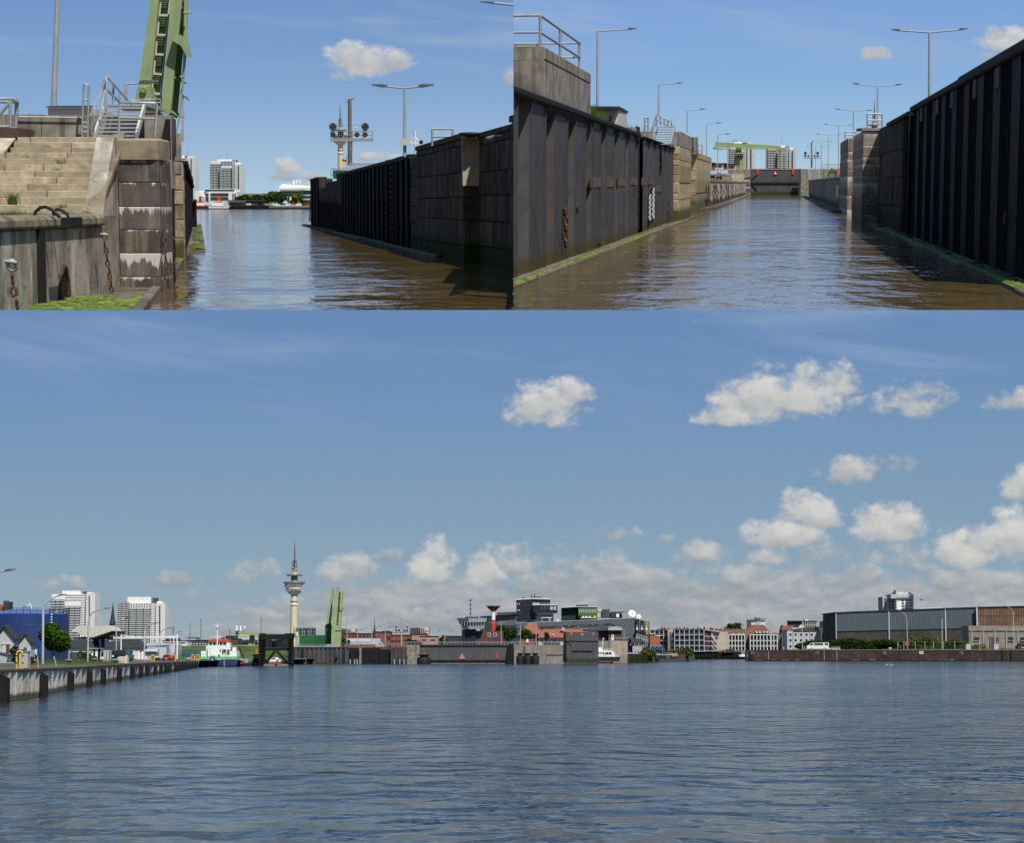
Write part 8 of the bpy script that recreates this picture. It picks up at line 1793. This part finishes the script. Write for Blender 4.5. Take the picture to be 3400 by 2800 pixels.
# glass balcony houses
def balcony_house(x0,x1,yt0,yt1,Y,cols,rows,lb,mw,dep=14,yb=2165):
 t=Thing('apartment_house',lb,'apartment house',at((x0+x1)/2,yb,Y),'apartment houses on the far bank');L=lambda f:yt0+(yt1-yt0)*f
 EX(t,'wall',[(x0,yb),(x1,yb),(x1,yt1),(x0,yt0)],Y,dep,mw);EX(t,'roof',[(x0-2,yt0+1),(x1+3,yt1+1),(x1+3,yt1-2),(x0-2,yt0-2)],Y-1,dep,m_dkpan)
 for r_ in range(rows):
  for k in range(cols):
   f0,f1=k/cols,(k+1)/cols;h=(yb-L(f0))/rows;xw0=x0+(x1-x0)*(f0+.06/cols);xw1=x0+(x1-x0)*(f1-.06/cols);y0=L(f0)+h*(r_+.16)
   PB(t,'window',xw0,xw1,y0,y0+h*.66,Y-.1,.2,(m_glass,m_teal,m_dkpan)[rng.randrange(3)])
  h0,h1=(yb-yt0)/rows,(yb-yt1)/rows
  EX(t,'balcony_slab',[(x0,yt0+h0*(r_+1)),(x1,yt1+h1*(r_+1)),(x1,yt1+h1*(r_+1)-1.6),(x0,yt0+h0*(r_+1)-1.6)],Y-1.4,1.4,m_wareh)
  PB(t,'balcony_glass',x0,x1,L(.5)+(yb-L(.5))/rows*(r_+.62),L(.5)+(yb-L(.5))/rows*(r_+.9),Y-1.35,.08,m_dkpan)
 for k in range(cols+1):x=x0+(x1-x0)*k/cols;PB(t,'column',x-.8,x+.8,L(k/cols),yb,Y-1.5,.3,m_wareh)
 return t
balcony_house(2160,2218,2095,2094,866,4,4,'left house with dark glass balconies, behind the orange brick block',m_taup)
t=balcony_house(2240,2338,2093,2092,858,6,4,'wide house with stacked glass balconies in the centre of the far bank',m_taup);t.part('side_wall',MB().prism([(at(2338,0,858).x,858),(at(2391,0,866).x,866),(at(2391,0,874).x,876),(at(2338,0,874).x,876)],0,Zc(2099,862)),m_sand);EX(t,'side_roof',[(2338,2093),(2393,2101),(2393,2098),(2338,2090)],857.5,10,m_wareh)
for r_ in range(4):
 for k in range(4):PB(t,'side_window',2342+k*13,2348+k*13,2101+r_*16+k,2112+r_*16+k*.6,857.2+k*2,.5,(m_glass,m_brick)[k==2])
 EX(t,'side_slab',[(2338,2115+r_*16),(2391,2116+r_*16),(2391,2114+r_*16),(2338,2113+r_*16)],856.8,1,m_wareh)
t=TB('stair_tower','pale stair tower between the two glass balcony houses','stair tower',2218,2240,2091,2165,860,10,m_sand);PB(t,'window',2224,2228,2098,2110,859.8,.3,m_black);PB(t,'window',2233,2237,2102,2112,859.8,.3,m_black);PB(t,'dark_lower',2222,2240,2112,2165,859.7,.3,m_taup);PB(t,'downpipe',2219.5,2221,2112,2165,859.5,.2,m_sand)
# row of old houses with chimneys behind
t=Thing('roof_row','row of orange roofs with small chimneys behind the balcony houses','houses',at(2280,2150,900));PB(t,'roof',2188,2372,2089,2096,900,10,m_tile);PB(t,'wall',2188,2372,2096,2160,901,8,m_brickd)
for k,x in enumerate((2199,2207,2221,2247,2258,2273,2283,2303,2318,2326,2339,2360,2366)):t.part('chimney',pbox(P,x-2,x+2,2082+(k*7)%5,2090,899,1.5),(m_brick,m_slate)[k%3==1])
def frame_house(x0,x1,yr,yt,Y,cols,lb,ends=True):
 t=Thing('apartment_house',lb,'apartment house',at((x0+x1)/2,2164,Y),'apartment houses on the far bank');PB(t,'wall',x0,x1,yt,2164,Y,12,m_taup)
 for r_ in range(3):
  h=(2164-yt-3)/3
  for k in range(cols):PB(t,'window',x0+3+(x1-x0-6)*(k+.12)/cols,x0+3+(x1-x0-6)*(k+.88)/cols,yt+4+h*r_+h*.1,yt+4+h*r_+h*.62,Y-.1,.2,(m_glass,m_dkpan)[rng.randrange(2)]);
  PB(t,'slab',x0,x1,yt+2+h*(r_+1),yt+4+h*(r_+1),Y-1.2,1.3,m_wfr);PB(t,'balcony_panel',x0+2,x1-2,yt+2+h*(r_+.72),yt+2+h*(r_+.98),Y-1.1,.1,m_dkpan)
 PB(t,'slab',x0,x1,yt-1.5,yt+1.2,Y-1.2,1.3,m_wfr)
 for k in range(cols+1):x=x0+1+(x1-x0-2)*k/cols;PB(t,'column',x-1,x+1,yt,2164,Y-1.3,.3,m_wfr)
 return t
t=Thing('house_row','brown tiled roof with red chimneys left of the big hipped roof','houses',at(2440,2150,880));t.part('roof',MB().grid([[at(2372,2112,878),at(2482,2112,878),at(2482,2112,892),at(2372,2112,892)],[at(2372,2090,884),at(2474,2090,884),at(2474,2090,886),at(2372,2090,886)]],0,False),m_rooft);PB(t,'wall',2391,2420,2111,2164,879,8,m_taup)
for x in(2380,2393,2406,2420,2431,2445,2464,2480):PB(t,'chimney',x-2.2,x+2.2,2087,2094,883,1.2,m_brick)
for x in(2403,2431,2450,2464):PB(t,'dormer',x,x+6,2104,2109,877.6,2,m_wfr)
frame_house(2419,2474,0,2109,868,5,'house with white balcony frames under the brown chimney roof');frame_house(2490,2582,0,2109,866,8,'widest house with white balcony frames under the hipped roof');frame_house(2597,2626,0,2110,868,3,'narrow house with white balcony frames beside the grey warehouse')
for x0,x1 in((2474,2490),(2582,2597)):solo('party_wall',pbox(P,x0,x1,2108,2164,870,8),m_taup,'dark stair bay left of the widest balcony-frame house' if x0<2500 else 'dark stair bay right of the widest balcony-frame house','stair tower')
t=Thing('house','large house with a broad brown hipped roof and a modern white penthouse','house',at(2520,2150,890));t.part('roof',MB().grid([[at(2466,2110,884),at(2562,2110,884),at(2562,2110,900),at(2466,2110,900)],[at(2492,2076,890),at(2536,2076,890),at(2536,2076,893),at(2492,2076,893)]],0,False),mat('red_brown_tiles',(.19,.085,.06),.85,.2,.5));PB(t,'wall',2470,2560,2109,2150,888,8,m_brickd)
for x in(2509,2520,2533,2544):PB(t,'dormer',x,x+6,2097,2103,883.5,3,m_wfr)
PB(t,'chimney',2482,2494,2060,2090,889,2,m_brickd);PB(t,'penthouse',2494,2541,2061,2080,896,4,m_wfr);PB(t,'penthouse_panel',2511,2525,2060,2080,895.7,.4,m_wareh);EX(t,'penthouse_roof',[(2484,2061),(2544,2057),(2544,2055),(2484,2059)],895,6,m_slate);PB(t,'chimney',2507,2514,2052,2058,897,2,m_slate);PB(t,'chimney',2518,2525,2053,2058,897,2,m_slate)
tree(P,2436,2120,2069,930,54,'dark green tree crown rising behind the brown roofs',m_leaf,n=900,seed=6,size=.75,lowcrown=.25)
t=Thing('house','orange-roofed house showing above the grey warehouse left end','house',at(2612,2140,880));EX(t,'roof',[(2594,2093),(2630,2093),(2627,2078),(2598,2078)],880,6,m_tile);PB(t,'wall',2594,2618,2093,2120,881,6,m_brick);PB(t,'chimney',2596,2599,2076,2084,880,1,m_brick);PB(t,'window',2599,2604,2094,2099,880.5,.4,m_wfr);PB(t,'side_roof',2566,2596,2103,2110,882,6,m_tile)
t=Thing('office_building','brown office block with vertical window strips behind the warehouse','office building',at(2670,2120,900));PB(t,'dark_end',2624,2667,2064,2090,901,10,m_brickd);PB(t,'wall',2667,2714,2063,2100,900,10,m_sand);PB(t,'roof_house',2672,2684,2058,2063,903,4,m_white);PB(t,'roof_edge',2622,2716,2061.5,2063.5,899.6,10,m_taup)
for k in range(7):PB(t,'window',2670+k*6.2,2673+k*6.2,2066,2074,899.8,.3,m_glass);PB(t,'window',2670+k*6.2,2673+k*6.2,2077,2084,899.8,.3,m_glass)
# grey warehouse
YW=760
t=Thing('warehouse','pale grey rendered warehouse with rows of dark windows','warehouse',at(2680,2160,YW));PB(t,'wall',2614,2740,2096,2164,YW,14,m_wareh);EX(t,'roof',[(2634,2097),(2742,2096),(2726,2083),(2652,2086)],YW-.4,14,m_dkpan);EX(t,'white_gable',[(2632,2091),(2672,2083),(2660,2074),(2634,2082)],YW+1,6,m_white);EX(t,'small_roof',[(2632,2084),(2650,2084),(2660,2074),(2640,2075)],YW+.8,.5,m_slate)
first=None
for r_,y in enumerate((2104,2122.5,2143)):
 for k,x in enumerate((2621,2638,2656,2674,2692,2710.5,2728)):
  w_=PB(t,'window',x,x+7.6,y,y+8.5,YW-.12,.15,m_glass);t.part('frame',pbox(P,x-1.4,x+9,y-1.4,y+10,YW-.06,.1),m_white,parent=w_)
for x in(2633,2690,2725):PB(t,'downpipe',x,x+.9,2098,2162,YW-.2,.15,m_galv)
t=Thing('shed','grey low shed between the warehouse and the big corrugated hall','shed',at(2750,2150,740));PB(t,'wall',2725,2776,2094,2160,740,10,m_shed);PB(t,'roof',2718,2776,2082,2094,742,10,m_dkpan);t=TB('hall','taller grey hall with low gable left of the corrugated hall','hall',2739,2776,2063,2160,750,12,m_shed);EX(t,'roof',[(2738,2064),(2776,2064),(2776,2053)],749.7,12,m_rooft)
# ---- right quay and what stands on it
YR=638.0
fqr=Frame((0,YR),(1,0),(0,-1));XR=lambda x:(x-CPX)/F*YR
zr_=Zc(2159.5,YR)
mb=MB();mb.prism([(XR(2490),YR+.6),(420,YR+.6),(420,1100),((2500-CPX)/F*1100,1100)],-1,zr_);struct('quay_ground',mb,m_lgr)
t=Thing('quay_wall','long dark red-brown timber quay wall on the right','quay wall',(XR(2900),YR,0))
xs_=[2478,2492,2551]+[2551+k*39.0 for k in range(1,24)]
for a,b in zip(xs_,xs_[1:]):
 for y0,y1 in((2163,2175),(2175,2187),(2187,2200)):mb=MB();fqr.block(mb,XR(a)+.01,XR(b)-.01,-1,rng.uniform(-.03,.04),Zc(y1,YR),Zc(y0,YR)-.02,.03);t.part('timber_panel',mb,m_rquay if a!=2478 else m_portal)
mb=MB();fqr.box(mb,XR(2477),260,-1,.12,zr_-.32,zr_+.04);t.part('edge_beam',mb,m_slate);mb=MB();fqr.box(mb,XR(2688),260,-1,.14,zr_+.04,zr_+.12);t.part('kerb',mb,m_pale)
PB(t,'end_post',2476,2481,2160,2203,YR-.5,2,m_black)
for x in(2551,2736,2778):PB(t,'white_streak',x,x+1.2,2163,2192,YR-.08,.05,m_pat)
for x in(3328,3357):PB(t,'fender_pile',x,x+4,2160,2196,YR-.5,.5,m_black)
mb=MB()
for k in range(40):x=rng.uniform(2500,3390);mb=pbox(P,x,x+rng.uniform(3,26),2190+rng.uniform(0,3),2191.2+rng.uniform(0,3),YR-.1,.1,mb)
t.part('bleached_marks',mb,m_taup,stuff=True)
for x in(2520,2543,2704,2764,2851,2884,3042,3076,3247,3282):t.part('chain_hook',MB().beam(at(x,2182,YR-.1),at(x-2,2172,YR-.1),.18,.12),m_taup)
def digit(mb,ch,x,y,w,h,Y):
 seg={'0':'abcdef','1':'bc','2':'abged','3':'abgcd','4':'fgbc','5':'afgcd'}[ch];L={'a':(0,0,1,0),'b':(1,0,1,.5),'c':(1,.5,1,1),'d':(0,1,1,1),'e':(0,.5,0,1),'f':(0,0,0,.5),'g':(0,.5,1,.5)}
 for s in seg:a=L[s];mb.beam(at(x+a[0]*w,y+a[1]*h,Y),at(x+a[2]*w,y+a[3]*h,Y),.09,.02)
for(x,s,lb)in((2498.5,'0','square number plate near the end of the right quay'),(2713.5,'13','square number plate 13 on the right quay below the van'),(2936,'14','square number plate 14 on the right quay'),(3192,'15','square number plate 15 toward the right end of the quay')):
 t=Thing('number_plate',lb,'sign',at(x,2176,YR-.2),'number plates on the right quay');t.part('frame',pbox(P,x-5,x+5,2165,2175,YR-.22,.06),m_pat);t.part('panel',pbox(P,x-4.2,x+4.2,2165.8,2174.2,YR-.25,.05),m_black);mb=MB()
 for i,ch in enumerate(s):digit(mb,ch,x-2.6+i*3.2,2167.6,1.9,4.8,YR-.28)
 t.part('digits',mb,m_pat)
t=Thing('notice_board','white notice board with lines of dark text on the right quay','sign',at(3059,2176,YR-.2));t.part('panel',pbox(P,3053,3065.5,2163.5,2173,YR-.24,.08),m_white)
for k in range(3):t.part('text_line',pbox(P,3055,3064,2165+k*2.3,2166+k*2.3,YR-.27,.04),m_dkpan)
# van, car, workers, lamps
Yv=648
VAN=[(0,.10),(-.005,.20),(.03,.24),(.10,.265),(.19,.355),(.26,.372),(.98,.378),(1,.36),(1,.10)]
t=car_side(2680,2753,2163,Yv,m_white,'white minibus van parked on the right quay',VAN,[[(.10,.265),(.185,.345),(.27,.35),(.27,.25)],[(.31,.26),(.31,.352),(.74,.352),(.74,.26)],[(.80,.26),(.80,.352),(.97,.352),(.97,.26)]],cat='van',wd=2.0)
t.part('side_stripe',pbox(P,2690,2752,2149,2150,Yv-.03,.05),m_cab);t.part('bumper',pbox(P,2728,2753,2158.5,2161,Yv-.06,.1),m_slate)
car_side(2752,2791,2162.5,Yv+3,m_silver,'silver estate car parked behind the white minibus',HATCH,HW)
car_end(3380,3412,2161,650,m_slate,'dark parked car at the far right end of the quay',h=.75)
def worker(px,yb,Y,h,lb,bend=0.0):
 b=at(px,yb,Y);t=Thing('person',lb,'person',b,'workers in orange on the right quay');s=h/1.75;r=lambda z,w,d,y=0.0,x=0.0:[b+V((x+w*s*math.cos(k*.7854),y+d*s*math.sin(k*.7854),z*s))for k in range(8)]
 mb=MB()
 mb.grid([r(.82,.15,.11),r(.95,.17,.12),r(1.15,.16,.11,-bend*.2),r(1.38,.20,.12,-bend*.5),r(1.46,.10,.08,-bend*.6),r(1.50,.055,.055,-bend*.6),r(1.56,.075,.085,-bend*.7),r(1.66,.085,.10,-bend*.7),r(1.75,.04,.05,-bend*.7)],0,True)
 for sgn,fx in((-1,-.10),(1,.14)):
  mb.tube([b+V((sgn*.08*s,0,.86*s)),b+V((sgn*.10*s+fx*.5*s,-.05*s,.46*s)),b+V((sgn*.10*s+fx*s,0,.05*s)),b+V((sgn*.10*s+fx*s,-.16*s,.02*s))],.085*s,8,r1=.05*s)
  mb.tube([b+V((sgn*.19*s,-bend*.5,1.38*s)),b+V((sgn*.25*s,-.03-bend*.5,1.10*s)),b+V((sgn*.22*s,-.16*s-bend*.6,.86*s))],.055*s,7,r1=.035*s)
 t.part('body',mb,m_orange)
 hm=MB();hm.grid([r(1.50,.06,.06,-bend*.6),r(1.57,.078,.09,-bend*.7),r(1.66,.088,.103,-bend*.7),r(1.70,.07,.08,-bend*.7)],0,True);t.part('head_skin',hm,m_skin);hm=MB();hm.grid([r(1.655,.095,.11,-bend*.7),r(1.72,.085,.10,-bend*.7),r(1.775,.03,.04,-bend*.7)],0,True);t.part('hair',hm,m_brickd)
 for z in(1.02,1.22):t.part('reflective_band',MB().grid([r(z,.182,.132,-bend*.25),r(z+.05,.182,.132,-bend*.25)],0,True),m_wfr)
worker(2602,2165.5,645,1.8,'person in orange work clothes standing left of the warehouse windows');worker(2671,2163.5,646,1.75,'person in orange work clothes beside the lamp pole near the van',.25)
t=Thing('bicycle_trailer','small blue-clad trolley beside the left worker','trolley',at(2597,2165,645));TU(t,'handle',[(2597,2165),(2596,2150)],645,.07,m_hull,5);t.part('wheel',MB().ring(at(2597,2164,645),.2,.05,(0,1,0),10,5),m_black)
def rlamp(px,yb,pts,lb):return bent_lamp(px,yb,pts,643,lb,.13,1.7,'curved lamps on the right quay')
rlamp(2664,2163,[(2663,2075),(2665,2062),(2674,2052),(2686,2047),(2700,2041)],'tall curved lamp between the workers and the van');rlamp(3013,2160,[(3011,2064),(3009,2045),(2999,2036),(2991,2032),(2984,2028)],'curved lamp bending left above the red box');rlamp(3367,2160,[(3364,2042),(3361,2026),(3350,2017),(3341,2014),(3330,2012)],'curved lamp bending left at the far right')
for i,(x,y0,yb,lb)in enumerate(((3128,2056,2158,'plain pale pole between the shrubs on the right quay'),(2953,2035,2125,'downpipe-like pole in front of the hall, above the hedge'),(3140,2030,2130,'pale downpipe pole on the corrugated hall'),(2562,2092,2166,'white mast in front of the widest balcony house'),(2560,2060,2166,'thin lamp mast before the hipped roof house'))):
 Y=(650,675,676,660,700)[i];solo('pole',MB().tube([at(x,yb,Y),at(x,y0,Y)],.10,6),m_wfr if i!=4 else m_lamp,lb,'pole')
t=Thing('life_buoy_box','red life buoy box on the lamp post of the right quay','life buoy box',at(3012,2160,641));PB(t,'box',3005,3019,2132,2146,641,.4,mat('dark_red_box',(.35,.02,.02),.5,.1));t.part('buoy',MB().ring(at(3011,2139,640.9),.4,.1,(0,1,0),12,5),m_cab)
# big corrugated hall
YH=690
t=Thing('corrugated_hall','huge grey corrugated hall with a darker plinth behind the hedge','hall',at(3000,2158,YH));yl=lambda x:2034.5-(x-2774)*(17.5/471.0);ym=lambda x:2097.5-(x-2774)*(11/471.0)
EX(t,'plinth',[(2774,2162),(3246,2162),(3246,ym(3246)),(2774,ym(2774))],YH+.3,30,m_shedd)
for k in range(63):
 x0,x1=2774+k*7.5,2774+(k+1)*7.5
 if x1>3248:break
 mb=MB();mb.grid([[at(x0,ym(x0),YH),at(x0+2,ym(x0),YH-.12),at(x0+5,ym(x0),YH-.12),at(x1,ym(x1),YH)],[at(x0,yl(x0),YH),at(x0+2,yl(x0),YH-.12),at(x0+5,yl(x0),YH-.12),at(x1,yl(x1),YH)]],0,False,closed=False);t.part('wall_sheet',mb,m_shed)
EX(t,'back_wall',[(2774,2100),(3246,2090),(3246,yl(3246)+1),(2774,yl(2774)+1)],YH+2,28,m_shedd);EX(t,'eaves',[(2772,yl(2772)+2),(3250,yl(3250)+2),(3250,yl(3250)-1.2),(2772,yl(2772)-1.2)],YH-.5,30,m_slate)
for x in(2775.5,2951,3139):PB(t,'downpipe',x,x+1.8,yl(x),2130,YH-.3,.2,m_galv)
for k in range(16):PB(t,'rooflight_rib',2774+k*3.6,2776+k*3.6,2031.5,2034,YH+1,1,m_white)
EX(t,'roof_sheet',[(3040,2022.5),(3130,2019.5),(3130,2018),(3060,2020)],YH+2,2,m_white)
t=Thing('rusty_shed','rust-brown corrugated shed end beyond the grey hall','shed',at(3330,2080,YH-2))
for k in range(22):
 for(ya,yb_)in((2013.5,2046),(2047.5,2080)):
  x0,x1=3246+k*9,3255+k*9;mb=MB();mb.grid([[at(x0,yb_,YH-2),at(x0+2.5,yb_,YH-2.15),at(x0+6,yb_,YH-2.15),at(x1,yb_,YH-2)],[at(x0,ya+(0 if ya>2040 else(3400-x0)*.02),YH-2),at(x0+2.5,ya+(0 if ya>2040 else(3400-x0)*.02),YH-2.15),at(x0+6,ya+(0 if ya>2040 else(3400-x0)*.02),YH-2.15),at(x1,ya+(0 if ya>2040 else(3400-x0)*.02),YH-2)]],0,False,closed=False);t.part('wall_sheet',mb,m_rustw)
PB(t,'back_wall',3246,3440,2018,2160,YH-1.5,20,m_shedd);PB(t,'corner_post',3242.5,3246,2017,2081,YH-2.4,.4,m_wareh);EX(t,'eaves',[(3246,2018),(3440,2014),(3440,2012),(3246,2016)],YH-2.6,8,m_slate)
t=Thing('concrete_house','old flat concrete building with steel door at the right edge','building',at(3310,2160,672));PB(t,'wall',3218,3440,2082,2162,672,10,m_oldc);PB(t,'roof_band',3216,3440,2079,2096,671.6,11,m_oldc)
for x in(3226,3264,3303,3341,3380):PB(t,'pilaster',x,x+2.2,2096,2160,671.7,.5,m_pale)
PB(t,'door',3290,3316,2117,2150,671.8,.3,m_dkpan);PB(t,'door_frame',3287.5,3290,2114,2150,671.6,.4,m_taup)
for x in(3234,3348,3388):w_=PB(t,'window',x,x+17,2117,2128,671.8,.3,m_glass);t.part('sill',pbox(P,x-1,x+18,2128,2130,671.5,.5),m_pale,parent=w_)
t=Thing('apartment_tower','distant pale grey high-rise above the corrugated hall','apartment tower',at(2983,2040,960));PB(t,'left_wing',2932,2979,1982,2060,966,12,m_wareh);PB(t,'main_wing',2978,3033,1977,2060,960,14,m_white);PB(t,'top_storey',2958,3033,1974,1988,959,14,m_wareh);PB(t,'roof_house',2970,3025,1967.5,1976,964,8,m_balc);PB(t,'chimney',2970,2975,1961,1976,963,2,m_dkpan)
for k in range(6):PB(t,'top_window',2981+k*8.6,2988+k*8.6,1978,1985,958.7,.5,m_balc)
for r_ in range(5):
 for x,w in((2995,7),(3008,8),(3020,11)):PB(t,'window',x,x+w,1992+r_*9.4,1996+r_*9.4,959.6,.6,m_glass)
 for x in(2937,2952,2963):PB(t,'window',x,x+5,1988+r_*9.4,1993+r_*9.4,965.6,.6,m_dkpan)
# planting on the right quay
for i,(x0,x1,y0)in enumerate(((2652,2722,2128),(2716,2790,2124),(2784,2860,2120),(2854,2930,2124),(2924,3006,2123))):
 bush(P,x0,x1,2161,y0,664-i,['left end of the dense hedge, behind the lamp','hedge part directly behind the white minibus','tallest stretch of the dense hedge, right of the cars','hedge stretch left of the pole','right end of the dense hedge, by the red box'][i],m_hedge,4200,name='hedge',cat='hedge',dy=2.5,group='dense hedge on the right quay',size=.36)
bush(P,3018,3064,2160,2103,662,'tall pale shrub right of the red box',m_leafl,2200,size=.34);bush(P,3060,3110,2160,2108,662,'round yellow-green shrub in the middle of the right quay',m_leafy,2400,size=.34);bush(P,3128,3200,2160,2124,660,'dark spreading shrub right of the plain pole',m_leaf,2600,size=.34);bush(P,3210,3262,2160,2138,656,'low weeds in front of the concrete building',m_leafl,600,size=.25);bush(P,3104,3132,2160,2136,660,'small bush around the plain pole foot',m_leaf,400,size=.28)
mb=MB();rg=random.Random(77)
for k in range(2600):x=rg.uniform(3000,3395);weeds(mb,V(((x-CPX)/F*650,650+rg.uniform(-7,9),zr_)),1,rg.uniform(.5,1.5),(.2,.2),rg)
for k in range(500):x=rg.uniform(2610,2690);weeds(mb,V(((x-CPX)/F*645,645+rg.uniform(-3,3),zr_)),1,.5,(.2,.2),rg)
solo('tall_grass',mb,m_leaf,'unmown grass along the edge of the right quay','grass',kind='stuff')
t=Thing('wire_fence','wire fence with pale posts in front of the shrubs','fence',at(3120,2158,647))
for x in(2981,3001,3039,3071,3099,3132,3170,3253,3281,3312):t.part('post',MB().tube([at(x,2158,647),at(x,2131,647)],.07,5),m_wfr)
t.part('brace',MB().tube([at(2991,2154,647),at(2981,2139,647)],.06,5),m_wfr)
for y in(2133,2145):t.part('wire',MB().tube([at(2981,y,647),at(3330,y,647)],.015,4),m_galv)
for i,x in enumerate((3217,3310)):t=Thing('concrete_cube',('pale concrete cube left of the steel door','pale concrete cube in front of the steel door')[i],'concrete block',at(x,2159,642),'pale concrete cubes on the right quay');t.part('block',pbox(P,x-9,x+6,2141,2158.5,642,1.4),m_wareh);t.part('lid',pbox(P,x-9,x+6.5,2140,2141.5,641.9,1.6),m_white)
solo('mooring_bollard',MB().lathe(at(2955,2160,640),[(.38,0),(.36,.35),(.55,.5),(.5,.75),(.1,.85)],12),m_ibc,'cream-capped mooring bollard at the hedge end','bollard')
solo('mooring_bollard',MB().lathe(at(2900,2160,640),[(.3,0),(.3,.35),(.5,.45),(.45,.6),(.1,.62)],12),m_black,'low black mooring bollard on the right quay','bollard')
# boats and birds
t=Thing('motor_yacht','small white cabin cruiser at the end of the right quay','boat',at(2470,2185,760));EX(t,'hull',[(2456,2182),(2484,2182),(2486,2176),(2453,2175)],760,2,m_white);EX(t,'cabin',[(2462,2176),(2482,2176),(2480,2167),(2466,2168)],760.3,1.5,m_white);PB(t,'canopy',2460,2486,2165.5,2167.5,760.2,1.8,m_offw);PB(t,'window',2466,2480,2169,2172.5,760.2,.2,m_glass)
t=Thing('motor_yacht','low white boat moored beyond the quay end','boat',at(2552,2163,800));EX(t,'hull',[(2540,2166),(2562,2166),(2566,2162),(2538,2162)],800,2,m_white);EX(t,'cabin',[(2546,2162),(2556,2162),(2554,2159),(2548,2159)],800.3,1.4,m_white)
def gull(px,py,Y,lb,fly=False,m=None,fl=1):
 c=at(px,py,Y);t=Thing('gull' if m is None else 'crow',lb,'bird',c,'gulls on the water' if not fly else None);s=.30
 body=MB();body.grid([[c+V((fl*x*s,math.cos(k*.785)*r*s,math.sin(k*.785)*r*s+z*s))for k in range(8)]for x,r,z in((-1.0,.04,.15),(-.6,.22,.08),(0,.34,.1),(.5,.26,.2),(.75,.15,.42),(.95,.16,.52),(1.1,.08,.5),(1.25,.02,.46))],0,True);t.part('body',body,m or m_white)
 if fly:
  for sg in(-1,1):t.part('wing',MB().grid([[c+V((fl*.35*s,0,.25*s)),c+V((-fl*.25*s,0,.25*s))],[c+V((fl*.25*s+sg*1.3*s,sg*.8*s,.85*s)),c+V((-fl*.25*s+sg*1.3*s,sg*.8*s,.8*s))],[c+V((sg*2.3*s,sg*1.5*s,.55*s)),c+V((-fl*.2*s+sg*2.2*s,sg*1.5*s,.5*s))]],0,True,closed=False),m or m_pat)
 else:t.part('wing',MB().ext([c+V((-fl*1.15*s,-.2*s,.3*s)),c+V((fl*.3*s,-.33*s,.15*s)),c+V((fl*.3*s,-.33*s,.4*s))],(0,.62*s,0)),m_pat)
gull(2944,2209,425,'left one of the two white gulls sitting on the water');gull(2962,2209,425,'right one of the two white gulls sitting on the water',fl=-1);gull(2669,2003,420,'pale gull flying above the warehouse lamp',True);gull(3059,1994,420,'dark bird flying right of the distant high-rise',True,m_slate)
